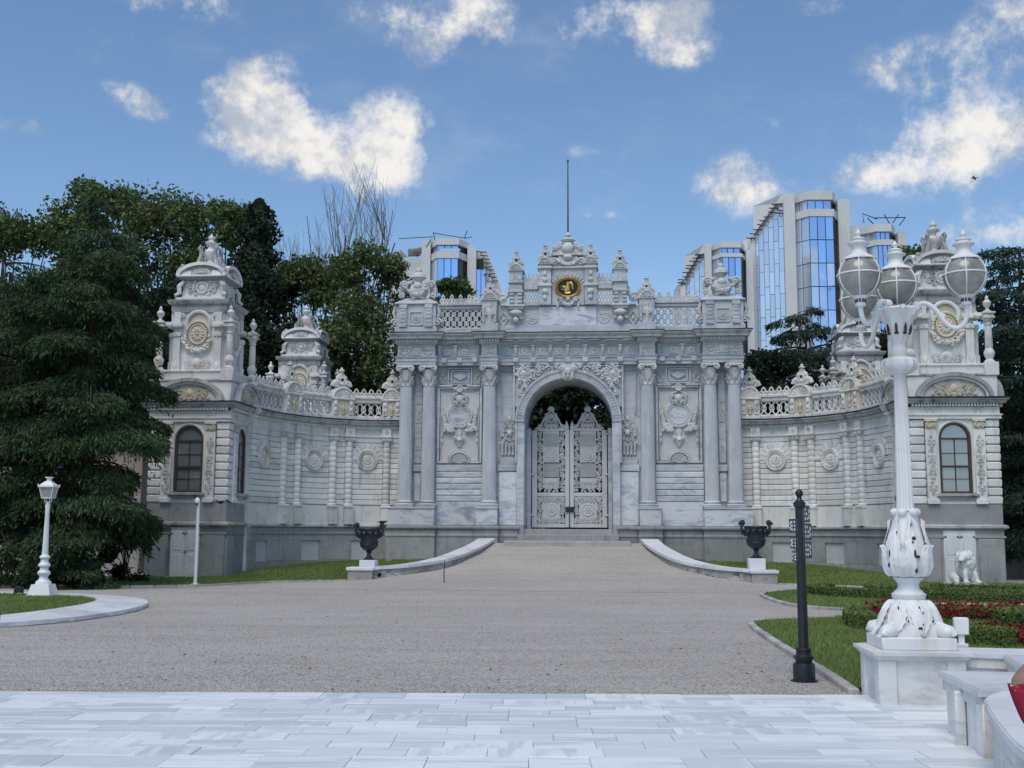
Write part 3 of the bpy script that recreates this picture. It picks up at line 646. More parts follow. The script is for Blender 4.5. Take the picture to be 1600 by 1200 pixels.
    P('attic_wall', MB().box(-3.02, 3.02, .1, 1.0, A, 11.36).box(-7.2, 7.2, .35, 2.2, A-.3, A+.02))
    P('attic_base', MB().box(-3.03, 3.03, -.02, .1, A, A+.33, .01).box(-5.62, -3.68, -.02, .5, A, A+.24, .01).box(3.68, 5.62, -.02, .5, A, A+.24, .01))
    P('attic_string', MB().box(-2.9, 2.9, -.04, 1.0, 11.345, 11.43, .02))
    P('centre_panel', MB().box(-1.22, 1.22, .0, .12, A+.33, 11.30, .015), 'panel_marble')
    fin = finial_mesh('pier_finial', C, .74, .78); finc = finial_mesh('pier_finial', C, .66, .78)
    eye = mesh_of('finial_hole_shade', dark_eye(.06, 0), 'hole_shade')
    crest = crest_mesh('crest', C, .27, .43); crest_s = crest_mesh('crest', C, .18, .27)
    fig3 = mesh_of('niche_figure', figurelet(.85, 0), 'blush_marble')
    def arched_pier(x0, x1, z0, z1, y0, y1, zt, mat_=M):
        """pier with a rounded hood; returns the pier"""
        cx = (x0+x1)/2; w = (x1-x0)/2; zs = z1-w*.72
        pr = P('attic_pier', MB().box(x0+.03, x1-.03, y0+.04, y1, z0, zs, .01), mat_)
        hood = MB().prism([(cx-w, zs)]+[(cx+w*1.06*cos(a), zs+.08+w*.6*sin(a)) for a in [0+pi*i/14 for i in range(15)]]+[(cx-w, zs)], y0, y1)
        hood = MB().prism([(cx-w*1.06, zs-.04), (cx+w*1.06, zs-.04)]+[(cx+w*1.06*cos(pi*i/14), zs+.05+(z1-zs-.05)*sin(pi*i/14)) for i in range(15)], y0-.02, y1)
        hood.arc(cx, zs+.02, w*.72, 0, pi, y0-.03, .035, 12); 
        for k in range(5): a = pi*(k+.5)/5; hood.tube([(cx, y0-.02, zs+.02), (cx+w*.5*cos(a), y0-.04, zs+.02+w*.5*sin(a))], [.015, .04], 5)
        obj('pier_hood', hood, C, pr); return pr
    for sg in (-1, 1):
        cx = sg*6.53
        ped = P('attic_pedestal', MB().box(cx-.86, cx+.86, -.22, 1.4, A+.2, 11.42, .02))
        obj('pedestal_foot', MB().box(cx-.92, cx+.92, -.27, 1.45, A, A+.28, .02), M, ped); obj('pedestal_cornice', MB().box(cx-.95, cx+.95, -.31, 1.5, 11.42, 11.52, .03), M, ped)
        for e in (-1, 1):
            st = MB().box(cx+e*.55-.15, cx+e*.55+.15, -.30, 0, A+.3, 11.40, .015).box(cx+e*.55-.17, cx+e*.55+.17, -.33, 0, 11.25, 11.41, .015).box(cx+e*.55-.17, cx+e*.55+.17, -.33, 0, A+.28, A+.42, .015)
            for k in range(4): st.box(cx+e*.55-.1, cx+e*.55+.1, -.32, 0, A+.48+k*.17, A+.57+k*.17, .01)
            obj('pedestal_pilaster', st, M, ped)
            obj('side_scroll', MB().volute(cx+e*.93, A+.5, .18, 1.3, .06, -.1, pi/2-e*pi/2, e, 14).tube([(cx+e*.9, -.1, 11.4), (cx+e*1.0, -.1, 11.1), (cx+e*.93, -.1, A+.7)], [.07, .08, .06], 6), C, ped)
        obj('square_panel', MB().band([(cx-.27, 10.53), (cx+.27, 10.53), (cx+.27, 11.1), (cx-.27, 11.1)], .06, -.27, -.1, True).merge(rosette(.2, -.24, 8, .06).warp(lambda x, y, z: (x+cx, y, z+10.82))), 'blush_marble', ped)
        # vase trophy on the pedestal
        v = MB(); v.frustum((.93, .7), (.45, .35), 11.52, 11.78, cx, .45); tp = P('trophy_base', v)
        v = MB(); v.lathe([(.0, 11.75), (.34, 11.76), (.30, 11.85), (.40, 12.0), (.42, 12.2), (.34, 12.36), (.16, 12.46), (.12, 12.56), (.24, 12.66), (.30, 12.78), (.28, 12.86), (.16, 12.93), (.10, 12.98), (.13, 13.03), (.12, 13.1), (0, 13.2)], 18, c=(cx, .35, 0), mod=lambda a, z: 1+.06*cos(10*a))
        obj('vase', v, C, tp)
        v = garland(cx-.5, cx+.5, 12.2, .32, .085, -.12, 14, 3)
        for e in (-1, 1):
            v.tube([(cx+e*.3, .3, 12.5), (cx+e*.6, .3, 12.45), (cx+e*.72, .3, 12.15), (cx+e*.66, .3, 11.82)], [.07, .11, .13, .08], 7); v.volute(cx+e*.58, 12.34, .17, 1.4, .06, .05, pi/2-e*pi/2, e, 16); v.volute(cx+e*.68, 11.92, .13, 1.3, .05, .05, pi/2-e*pi/2, -e, 14)
            for k in range(5): v.leaf((cx+e*.66, .15, 11.85+k*.12), (cx+e*.84, .1, 11.8+k*.1), .12)
            v.blob((cx+e*.6, .5, 12.35), (.16, .2, .2))
        v.lathe([(.0, 12.75), (.31, 12.78), (.33, 12.72), (.28, 12.68)], 12, c=(cx, .35, 0)); v.blob((cx, .0, 12.3), (.2, .12, .16), 10, 6); obj('trophy_scrolls', v, C, tp)
        # pierced balustrade
        x0, x1 = sorted((sg*5.60, sg*3.70)); z0, z1 = 10.42, 11.22; n = 7; w = (x1-x0)/n
        lt = MB()
        for i in range(n):
            c = x0+(i+.5)*w
            lt.band([(c-w*.5, z0), (c+w*.5, z0+(z1-z0)*.5), (c-w*.5, z1)], .05, .03, .13); lt.band([(c+w*.5, z0), (c-w*.5, z0+(z1-z0)*.5), (c+w*.5, z1)], .05, .035, .125)
            for zz in (z0+.2, z0+.6): lt.band(arcpts(c, zz, .085, 0, 2*pi, 10)[:-1], .04, .03, .13, True)
            lt.band(arcpts(c-w*.5, z0+.4, .085, 0, 2*pi, 10)[:-1], .04, .028, .13, True)
        lt.box(x0, x1, .03, .13, z0-.04, z0+.02).box(x0, x1, .03, .13, z1-.02, z1+.04); P('pierced_balustrade', lt, C, smooth=0)
        P('balustrade_rail', MB().box(x0-.02, x1+.02, -.03, .3, 11.25, 11.38, .02).box(x0-.02, x1+.02, -.09, .36, 11.38, 11.47, .02))
        for i in range(5):
            x = x0+.19+i*(x1-x0-.38)/4; put('crest', crest, g, (x, .12, 11.47))
            if i < 4: put('crest', crest_s, g, (x+(x1-x0-.38)/8, .12, 11.47))
        # piers
        x0, x1 = sorted((sg*3.70, sg*3.0)); cx = (x0+x1)/2
        pr = arched_pier(x0, x1, A, 11.86, -.28, .9, 11.86); obj('pier_foot', MB().box(x0-.03, x1+.03, -.31, .9, A, A+.42, .02), M, pr)
        put('niche_figure', fig3, pr, (cx, -.25, 10.55))
        obj('niche_frame', MB().box(x0+.05, x0+.15, -.33, 0, 10.58, 11.34, .01).box(x1-.15, x1-.05, -.33, 0, 10.58, 11.34, .01), M, pr)
        f_ = put('pier_finial', fin, g, (cx, .1, 11.86)); put('finial_hole_shade', eye, f_, (0, -.085, .29), scale=.8)
        x0, x1 = sorted((sg*2.54, sg*1.92)); cx = (x0+x1)/2
        pr = arched_pier(x0, x1, 11.36, 13.12, -.22, .6, 13.1)
        q = MB()
        for z in (11.9, 12.32): q.box(x0-.02, x1+.02, -.26, .6, z, z+.09, .015)
        for e in (-1, 1):
            for k in range(3): q.box(cx+e*.17-.09, cx+e*.17+.09, -.25, 0, 11.45+k*.16, 11.55+k*.16, .01)
            q.box(cx+e*.17-.08, cx+e*.17+.08, -.24, 0, 12.42, 12.62, .01)
        obj('pier_bands', q, M, pr)
        f_ = put('pier_finial', finc, g, (cx, .1, 13.1)); put('finial_hole_shade', eye, f_, (0, -.08, .28))
        cb2 = MB().box(cx-.4, cx+.4, -.27, .3, 11.28, 11.37, .02).blob((cx, -.06, 11.03), (.30, .22, .17), 12, 6).blob((cx, -.1, 10.72), (.14, .14, .16), 10, 6)
        for e in (-1, 1): cb2.volute(cx+e*.22, 10.86, .1, 1.2, .04, -.06, pi/2-e*pi/2, -e, 12)
        cb2.box(cx-.33, cx+.33, -.2, .2, 11.18, 11.29, .02); P('attic_corbel', cb2, C)
        P('attic_medallion', rosette(.23, .08, 7, .05).warp(lambda x, y, z: (x+sg*1.54, y, z+10.80)), C)
        dm = MB().band([(sg*2.77, 10.5), (sg*2.77+.2, 10.8), (sg*2.77, 11.1), (sg*2.77-.2, 10.8)], .05, .03, .12, True).blob((sg*2.77, .08, 10.8), (.08, .05, .1)); P('attic_lozenge', dm, C)
        sc = MB().volute(sg*2.82, 11.68, .24, 1.5, .075, .15, pi/2-sg*pi/2, sg, 18).tube([(sg*2.56, .15, 12.2), (sg*2.6, .15, 11.85), (sg*2.8, .15, 11.66), (sg*3.02, .15, 11.62)], [.07, .09, .10, .08], 6); P('shoulder_scroll', sc, C)
        x0, x1 = sorted((sg*1.92, sg*1.26)); bl = MB(); n = 5; w = (x1-x0)/n
        for i in range(n+1):
            c = x0+i*w; bl.band([(c+.06*cos(k*pi/2)*w/.13, 11.45+k*.145) for k in range(5)], .04, .02, .1); bl.band([(c-.06*cos(k*pi/2)*w/.13, 11.45+k*.145) for k in range(5)], .04, .024, .096)
        bl.box(x0, x1, .02, .1, 11.42, 11.48).box(x0, x1, .02, .1, 12.0, 12.05); P('pierced_balustrade', bl, 'ochre_stone', smooth=0)
        P('balustrade_rail', MB().box(x0, x1, -.05, .25, 12.05, 12.2, .02).box(x0, x1, -.01, .2, 12.2, 12.38, .02))
        cr = crest_s
        for i in range(4): put('crest', cr, g, (x0+.08+i*.165, .1, 12.38), scale=(.85, 1, 1.45))
        x0, x1 = sorted((sg*1.27, sg*.68)); cx = (x0+x1)/2
        pr = arched_pier(x0, x1, 11.36, 13.38, -.22, .6, 13.38)
        q = MB().box(x0-.02, x1+.02, -.26, .6, 12.16, 12.26, .015).box(x0-.03, x1+.03, -.27, .6, 12.93, 13.02, .015).blob((cx, -.2, 11.92), (.16, .1, .14), 10, 6).blob((cx, -.2, 11.68), (.11, .08, .12)).blob((cx, -.2, 12.72), (.09, .07, .12)).blob((cx, -.2, 12.45), (.12, .07, .1))
        obj('pier_bands', q, C, pr); f_ = put('pier_finial', finc, g, (cx, .1, 13.36)); put('finial_hole_shade', eye, f_, (0, -.08, .28))
    # centre: imperial oval, wreath and crown
    P('oval_wall', MB().box(-.7, .7, -.05, .6, 11.36, 12.96, .01).box(-.75, .75, -.14, .65, 12.94, 13.03, .02))
    ov = MB(); n = 48
    TT = Matrix.Translation((0, -.06, 12.12)) @ Matrix.Diagonal((1.25, 1, 1, 1)) @ Matrix.Rotation(pi/2, 4, 'X')
    go = P('oval_frame', MB().lathe([(.33, 0), (.345, .07), (.37, .05), (.40, .06), (.43, .09), (.455, .07), (.46, 0)], n, T=TT), 'gold')
    obj('oval_field', MB().lathe([(0, .02), (.34, .02), (.345, -.02)], n, T=TT), 'enamel', go)
    tg = MB()
    tg.tube([(-.1, -.1, 11.92), (-.02, -.1, 12.0), (.0, -.1, 12.2), (-.01, -.1, 12.36)], [.09, .11, .07, .02], 7, False, None, (1, .35, 1)); tg.tube([(.04, -.1, 12.3), (.12, -.1, 12.33), (.2, -.1, 12.2), (.19, -.1, 12.08), (.26, -.1, 12.0)], [.03, .06, .06, .03, .012], 7, False, None, (1, .35, 1))
    tg.tube([(-.2+.1*cos(a), -.09, 12.1+.08*sin(a)) for a in [0, .8, 1.6, 2.4, 3.2, 4, 4.8, 5.6]], .018, 5); tg.tube([(-.18, -.1, 12.1), (-.1, -.1, 12.16)], .03, 5); tg.tube([(-.12, -.1, 11.88), (0, -.1, 11.86), (.12, -.1, 11.9)], .03, 5)
    obj('gilt_monogram', tg, 'gold', go)
    bd = MB()
    for i in range(56): a = 2*pi*i/56; bd.blob((.485*cos(a), -.135, 12.12+.388*sin(a)), (.022, .02, .02), 5, 3)
    bdo = obj('gilt_beads', bd, 'gold', go); bdo['kind'] = 'stuff'
    fan = MB()
    for i in range(11):
        a = pi*(.14+.72*i/10); fan.band([(.60*cos(a)*1.08, 12.12+.52*sin(a)), (.74*cos(a)*1.0, 12.12+.68*sin(a))], .07, -.1, -.04)
    P('fan_rays', fan, C, smooth=0)
    wr = garland(-.34, .34, 11.58, .22, .07, -.08, 12, 8)
    for e in (-1, 1): wr.volute(e*.32, 11.62, .12, 1.4, .045, -.08, pi/2-e*pi/2, e, 14).tube([(e*.42, -.08, 11.5), (e*.44, -.08, 11.26)], [.03, .05], 6)
    wr.blob((0, -.1, 11.62), (.1, .08, .1)); P('oval_wreath', wr, C)
    cr = MB(); cr.prism([(-.72, 13.03), (.72, 13.03), (.6, 13.35), (.36, 13.5), (-.36, 13.5), (-.6, 13.35)], -.02, .5)
    cr.prism([(-.72, 13.55), (.72, 13.55)]+[(.72*cos(pi*i/12), 13.55+.42*sin(pi*i/12)) for i in range(1, 12)]+[], -.05, .45)
    for e in (-1, 1):
        cr.volute(e*.58, 13.24, .18, 1.4, .055, -.06, pi/2-e*pi/2, e, 16); cr.volute(e*.38, 14.0, .13, 1.4, .045, -.08, pi/2-e*pi/2, -e, 14); cr.volute(e*.55, 13.84, .12, 1.3, .045, -.08, pi/2-e*pi/2, e, 14)
        cr.tube([(e*.72, -.05, 13.52), (e*.68, -.06, 13.75), (e*.45, -.06, 13.95)], .05, 6)
    cr.blob((0, -.05, 13.85), (.28, .18, .25), 14, 8); cr.blob((0, -.1, 13.45), (.2, .14, .12), 12, 6); cr.box(-.32, .32, -.12, .3, 13.52, 13.62, .03); cr.merge(garland(-.5, .5, 13.35, .22, .075, -.08, 14, 9))
    cr.lathe([(.30, 14.08), (.22, 14.12), (.12, 14.16), (.26, 14.2), (.30, 14.25), (.2, 14.31), (.09, 14.35), (.07, 14.42), (.13, 14.47), (.12, 14.53), (.05, 14.6), (0, 14.62)], 16, mod=lambda a, z: 1+.1*cos(8*a), c=(0, .2, 0)); P('crown', cr, C)
    fp = P('flagpole', MB().tube([(0, .2, 14.5), (0, .2, 16.2), (0, .2, 17.75)], [.035, .028, .02], 8), 'dark_metal'); obj('pole_tip', MB().blob((0, .2, 17.8), (.04, .04, .09)), 'dark_metal', fp)
    # threshold and steps
    P('threshold', MB().box(-1.86, 1.86, -.1, 2.4, 1.5, 1.85, .02), 'plinth_stone'); P('step', MB().box(-2.1, 2.1, -.62, -.1, 1.3, 1.62, .03), 'plinth_stone'); P('step', MB().box(-2.55, 2.55, -1.75, -.62, 1.05, 1.37, .03), 'kerb_stone')
    for e in (-1, 1): P('jamb_foot', MB().box(min(e*1.863, e*2.2), max(e*1.863, e*2.2), -.2, 2.3, 1.0, 1.987, .01), 'plinth_stone')
    # hinge posts and iron leaves
    for sg in (-1, 1):
        a, b = sorted((sg*1.66, sg*1.85)); pst = P('hinge_post', MB().box(a, b, 1.25, 1.75, 1.85, 6.2, .02), 'gate_marble')
        for z in (2.45, 4.2, 5.95): obj('hinge', MB().box(sg*1.62-.1, sg*1.62+.1, 1.34, 1.42, z-.035, z+.035, .01), 'grey_iron', pst)
        leaf = P('iron_door', MB().box(*sorted((sg*1.62, sg*1.40)), 1.40, 1.50, 1.92, 6.12, .01), 'grey_iron'); I = 'grey_iron'
        def D(name, mb, m=I, stuff=False):
            o = obj(name, mb, m, leaf)
            if stuff: o['kind'] = 'stuff'
            return o
        mx = lambda mb: mb.warp(lambda x, y, z: (sg*x, y, z)) if sg > 0 else mb.warp(lambda x, y, z: (-x, y, z))
        def fl_(mb):
            mb.v = [(sg*x, y, z) for x, y, z in mb.v]
            if sg < 0: mb.f = [q[::-1] for q in mb.f]
            return mb
        D('stile', fl_(MB().box(.012, .19, 1.38, 1.50, 1.92, 6.15, .015)))
        for z0, z1 in ((1.92, 2.08), (3.26, 3.42), (6.08, 6.2)): D('rail', fl_(MB().box(.19, 1.40, 1.41, 1.49, z0, z1, .01)))
        D('kick_panel', fl_(MB().box(.40, 1.19, 1.445, 1.47, 2.08, 3.26)))
        [D('centre_plate', fl_(MB().box(.47, 1.12, 1.44, 1.47, z0, z1))) for z0, z1 in ((4.72, 5.42), (3.60, 4.05), (5.92, 6.08))]
        for x in (.44, 1.12): D('inner_bar', fl_(MB().box(x, x+.035, 1.42, 1.48, 3.6, 6.08, .005)))
        for i, z in enumerate((4.38, 5.67)):
            lt = MB(); hx, hz = .32, .29
            for k in range(-8, 9):
                o = k*.085
                for e in (-1, 1):
                    p = [(x, e*(x-o)) for x in (-hx, hx)]
                    def clip(p):
                        (xa, za), (xb, zb) = p
                        lo, hi = sorted((o-hz, o+hz)); xa2, xb2 = max(-hx, lo), min(hx, hi)
                        return [(xa2, e*(xa2-o)), (xb2, e*(xb2-o))] if xb2-xa2 > .03 else None
                    q = clip(p)
                    if q: lt.band([(x+.795, zz+z) for x, zz in q], .034, 1.44, 1.47)
            D('lattice', fl_(lt), I, True)
        D('rosette', fl_(rosette(.28, 1.43, 12, .05).warp(lambda x, y, z: (x+.795, y, z+5.07))))
        D('rosette', fl_(rosette(.26, 1.43, 8, .05).warp(lambda x, y, z: (x+.795, y, z+2.67))))
        for cx, w, z0, z1, n_, sd in ((.315, .24, 3.45, 6.05, 50, 3), (1.275, .24, 3.45, 6.05, 50, 4), (.795, .66, 3.44, 3.9, 30, 6), (.795, 1.2, 3.02, 3.26, 30, 7), (.795, 1.2, 2.08, 2.32, 30, 8), (.3, .24, 2.1, 3.2, 24, 9), (1.29, .24, 2.1, 3.2, 24, 10)):
            D('scroll_panel', fl_(arabesque(w, z1-z0, n_, .031, sd, 1.44, w > .3).warp(lambda x, y, z: (x+cx, y, z+(z0+z1)/2))))
            if w < .3:
                [D('scroll_bar', fl_(MB().box(cx+q-.017, cx+q+.017, 1.445, 1.465, z0, z1))) for q in (0,)]
        c = MB(); c.tube([(.16, 1.44, 6.2), (.35, 1.44, 6.32), (.46, 1.44, 6.55), (.6, 1.44, 6.8), (.795, 1.44, 6.98), (.99, 1.44, 6.8), (1.13, 1.44, 6.55), (1.24, 1.44, 6.32), (1.5, 1.44, 6.16)], .045, 6)
        c.ring(.795, 6.6, .15, .13, .035, 1.44, 16, 6); c.merge(arabesque(.62, .62, 18, .034, 21, 1.44).warp(lambda x, y, z: (x+.795, y, z+6.5))); c.merge(arabesque(1.1, .2, 10, .03, 22, 1.44).warp(lambda x, y, z: (x+.795, y, z+6.28)))
        for k in range(7): a = pi*(k+.5)/7; c.leaf((.795+.06*cos(a), 1.44, 6.96), (.795+.17*cos(a), 1.42, 7.0+.2*sin(a)), .07, .02)
        c.blob((.795, 1.43, 6.78), (.1, .05, .08)); D('door_crest', fl_(c))
        D('door_knob_finial', fl_(MB().lathe([(.09, 6.15), (.1, 6.25), (.06, 6.4), (.02, 6.5), (0, 6.55)], 10, c=(.12, 1.44, 0))))
        D('drop_bolt', fl_(MB().box(.03, .07, 1.34, 1.39, 1.95, 2.6, .005)))
    P('lock_box', MB().box(-.17, .19, 1.28, 1.38, 2.58, 2.80, .02), 'black_iron')
    return g
build_gate()
# ------------------------------------------------------------------ curved wing walls
_t = np.linspace(0, pi/2, 400); _px = 7.3+4.85*np.cos(_t); _py = -5.5+6.*np.sin(_t)
_s = np.concatenate([[0], np.cumsum(np.hypot(np.diff(_px), np.diff(_py)))]); WLEN = float(_s[-1])
def U(deg): return float(np.interp(R(deg), _t, _s))
def wfn(u, y, z):
    t = float(np.interp(u, _s, _t)); 
    if u < 0: t = 0
    ax, ay = cos(t)/4.85, sin(t)/6.; L = math.hypot(ax, ay); nx, ny = -ax/L, -ay/L
    px, py = 7.3+4.85*cos(t), -5.5+6.*sin(t)
    if u < 0: py += u
    if u > WLEN: px -= (u-WLEN)
    d = -y                                                # y < 0 stands towards the viewer (centre of the curve)
    return (-(px+nx*d), py+ny*d, z)
def build_wing():
    w = bthing('wing_wall', '', 'wall', (-10.2, -1., .2), 'curved wing walls')
    N = 'wing_stone'; C = 'wing_carved'
    def P(name, mb, m=N, par=w, smooth=38, stuff=False): return obj(name, mb.warp(wfn), m, par, (0, 0, 0), smooth, stuff)
    U0, U1 = U(5.5), WLEN+.1; NX = 36
    P('backing', MB().bar(U0, U1, [(.9, -.4), (.9, 6.3), (.02, 6.3), (.02, -.4)], NX)); 
    # plinth with blind windows
    wins = [(U(15.5)-.42, U(15.5)+.42), (U(45.5)-.47, U(45.5)+.47), (U(71.5)-.45, U(71.5)+.45)]
    edges = [U0]+[e for a in wins for e in a]+[U1]
    P('plinth', MB().bar(U0, U1, [(.03, -.4), (.03, .54), (-.1, .54), (-.1, -.4)], NX), 'plinth_stone', smooth=20)
    P('plinth', MB().bar(U0, U1, [(.03, 1.35), (.03, 1.60), (-.1, 1.60), (-.1, 1.35)], NX), 'plinth_stone', smooth=20)
    for a, b in zip(edges[::2], edges[1::2]):
        n = max(1, int((b-a)/.85))
        for i in range(n): P('plinth_stone', MB().bar(a+(b-a)*i/n+.004, a+(b-a)*(i+1)/n-.004, [(.03, .545), (.03, 1.345), (-.095, 1.345), (-.1, 1.34), (-.1, .55), (-.095, .545)], 5), 'plinth_stone', smooth=20)
    for a, b in wins: P('blind_window', MB().bar(a, b, [(.0, .54), (.0, 1.35), (-.03, 1.35), (-.03, .54)], 5), 'blind_stone', smooth=20)
    P('plinth_band', MB().bar(U0, U1, [(.03, 1.60), (.03, 1.86), (-.10, 1.86), (-.10, 1.67), (-.14, 1.66), (-.14, 1.61)], NX), 'plinth_stone', smooth=20)
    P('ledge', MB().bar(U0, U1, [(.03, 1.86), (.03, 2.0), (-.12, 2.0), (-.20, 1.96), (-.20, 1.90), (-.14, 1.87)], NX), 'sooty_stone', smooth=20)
    P('dado', MB().bar(U0, U1, [(.03, 2.0), (.03, 2.80), (-.05, 2.80), (-.05, 2.0)], NX), N, smooth=20)
    cols = [28.6, 37.2, 56.2, 64.5, 83.7]; bays = [(U0, U(28.6)-.17), (U(37.2)+.17, U(56.2)-.17), (U(64.5)+.17, U(83.7)-.17), (U(28.6)+.17, U(37.2)-.17), (U(56.2)+.17, U(64.5)-.17), (U(83.7)+.17, U1)]
    nc = 12; ch = (5.50-2.82)/nc; joints = [2.82+i*ch for i in range(nc+1)]
    meds = [(U(15.2), 4.62), (U(46.2), 4.68), (U(73.9), 4.74)]
    for k, (a, b) in enumerate(bays):
        for i in range(nc):
            segs = [(a, b)]
            if b-a > 1.6 and k in (1, 2): q = a+(b-a)*(.36 if i % 2 else .62); segs = [(a, q), (q, b)]
            for a2, b2 in segs: P('stone', MB().cbar(a2+.003, b2-.003, -.075, .03, joints[i]+.009, joints[i+1]-.009, 8 if b-a > .5 else 3, .022), N, smooth=20)
    for u, z in meds:                                       # rosettes with radiating blocks above
        for i in range(9):
            a0 = pi*(.0+i/9)+.02; a1 = pi*((i+1)/9)-.02
            P('voussoir', MB().prism([(u+.44*cos(a0), z+.44*sin(a0)), (u+.78*cos(a0), z+.72*sin(a0)), (u+.78*cos(a1), z+.72*sin(a1)), (u+.44*cos(a1), z+.44*sin(a1))], -.10, .0), N, smooth=0)
        r = MB().lathe([(.30, .02), (.33, .09), (.37, .06), (.41, .10), (.445, .08), (.45, 0)], 36, T=Matrix.Translation((u, -.07, z)) @ Matrix.Rotation(pi/2, 4, 'X'))
        ro = P('rosette_ring', r, C); P('rosette', rosette(.30, -.11, 10, .07).warp(lambda x, y, zz: (x+u, y, zz+z)), C, ro)
    for d in cols:
        u = U(d)
        P('column_pedestal', MB().cbar(u-.2, u+.2, -.26, .03, 2.0, 2.72, 2, .02).cbar(u-.22, u+.22, -.29, .03, 2.70, 2.80, 2, .02), N)
        pr = [(.19, 2.80), (.2, 2.84), (.17, 2.88)]
        for i in range(nc): pr += [(.150, joints[i]+(.07 if i == 0 else 0)), (.162, joints[i]+(.09 if i == 0 else .018)), (.162, joints[i+1]-.018)]
        pr += [(.15, 5.5), (.17, 5.53), (.16, 5.56)]
        P('half_column', MB().lathe(pr, 20, c=(u, -.08, 0)), N)
        cp = MB().lathe([(.16, 5.55), (.17, 5.6), (.21, 5.66), (.23, 5.70)], 16, c=(u, -.08, 0)).cbar(u-.25, u+.25, -.31, .02, 5.70, 5.78, 1, .02)
        for e in (-1, 1): cp.volute(u+e*.17, 5.64, .075, 1.3, .03, -.25, pi/2-e*pi/2, -e, 12)
        for k in range(5): a = pi+pi*(k+.5)/5; cp.leaf((u+.15*cos(a), -.08+.15*sin(a), 5.5), (u+.21*cos(a), -.08+.21*sin(a), 5.66), .1, .03)
        P('capital', cp, C)
        P('entablature_block', MB().cbar(u-.2, u+.2, -.24, .03, 5.78, 6.09, 1, .02), N); P('block_rosette', rosette(.11, -.25, 6, .05).warp(lambda x, y, z: (x+u, y, z+5.94)), C)
    P('frieze', MB().bar(U0, U1, [(.03, 5.5), (.03, 6.09), (-.09, 6.09), (-.09, 5.80), (-.13, 5.78), (-.13, 5.72), (-.09, 5.70), (-.09, 5.5)], NX), N, smooth=20)
    dn = MB(); n = int((U1-U0)/.115)
    for i in range(n): u = U0+(i+.5)*(U1-U0)/n; dn.box(u-.034, u+.034, -.25, -.06, 6.095, 6.19)
    P('dentil_course', dn, N, smooth=0, stuff=True)
    P('bed_moulding', MB().bar(U0, U1, [(.03, 6.06), (.03, 6.24), (-.19, 6.24), (-.15, 6.10), (-.10, 6.06)], NX), N, smooth=20)
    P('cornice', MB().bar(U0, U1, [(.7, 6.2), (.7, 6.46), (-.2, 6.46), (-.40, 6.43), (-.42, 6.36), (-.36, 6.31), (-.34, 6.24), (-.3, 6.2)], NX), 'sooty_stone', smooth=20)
    P('lead_capping', MB().bar(U0, U1, [(-.1, 6.463), (-.1, 6.475), (-.43, 6.45), (-.43, 6.40), (-.415, 6.40), (-.405, 6.435)], NX), 'lead_capping', smooth=20)
    # balustrade
    piers = [(32.6, .50), (60.3, .50), (86., .42)]
    P('parapet_base', MB().bar(U0, U1, [(.3, 6.46), (.3, 6.58), (-.16, 6.58), (-.16, 6.46)], NX), C, smooth=20)
    spans = [(U0+.1, U(32.6)-.5), (U(32.6)+.5, U(60.3)-.5), (U(60.3)+.5, U(86)-.42)]
    crest = [mesh_of('crest', MB().ring(0, .19, .075, .09, .035, 0, 10, 5).box(-.035, .035, -.035, .035, 0, .14).box(-.14, .14, -.03, .03, -.01, .03).ring(-.11, .1, .045, .05, .028, 0, 8, 4).ring(.11, .1, .045, .05, .028, 0, 8, 4).blob((0, 0, .31), .035, 6, 4), C)]
    for a, b in spans:
        z0, z1 = 6.62, 7.20; n = max(3, round((b-a)/.30)); q = (b-a)/n; lt = MB(); zc = (z0+z1)/2; hz = (z1-z0)/2
        for i in range(n+1):
            c = a+i*q; lt.band([(c+q*.5*sin(pi*k/6)*(1), z0+(z1-z0)*k/6) for k in range(7)], .045, -.08, .03) if i < n else None
            if i > 0: lt.band([(c-q*.5*sin(pi*k/6), z0+(z1-z0)*k/6) for k in range(7)], .045, -.076, .026)
        for i in range(n):
            c = a+(i+.5)*q
            lt.band([(c-q*.5, z0+.02), (c, z0+.19), (c+q*.5, z0+.02)], .04, -.07, .02); lt.band([(c-q*.5, z1-.02), (c, z1-.19), (c+q*.5, z1-.02)], .04, -.07, .02)
            lt.band(arcpts(c, zc, q*.27, 0, 2*pi, 12, hz*.5)[:-1], .035, -.075, .02, True)
        lt.bar(a, b, [(.03, z0-.04), (.03, z0+.03), (-.08, z0+.03), (-.08, z0-.04)], 8).bar(a, b, [(.03, z1-.03), (.03, z1+.04), (-.08, z1+.04), (-.08, z1-.03)], 8)
        P('pierced_balustrade', lt, C, smooth=0)
        P('balustrade_rail', MB().bar(a-.05, b+.05, [(.14, 7.22), (.14, 7.49), (-.14, 7.49), (-.20, 7.46), (-.20, 7.38), (-.14, 7.34), (-.14, 7.22)], 10), C, smooth=20)
        m = max(3, round((b-a)/.31))
        for i in range(m):
            u = a+(i+.5)*(b-a)/m; p = wfn(u, -.05, 7.49); p2 = wfn(u+.05, -.05, 7.49)
            put('crest', crest[0], w, p, (0, 0, math.atan2(p2[1]-p[1], p2[0]-p[0])))
    fin = finial_mesh('pier_finial', C, .95, .88); eye = mesh_of('finial_hole_shade', dark_eye(.055, 0), 'hole_shade')
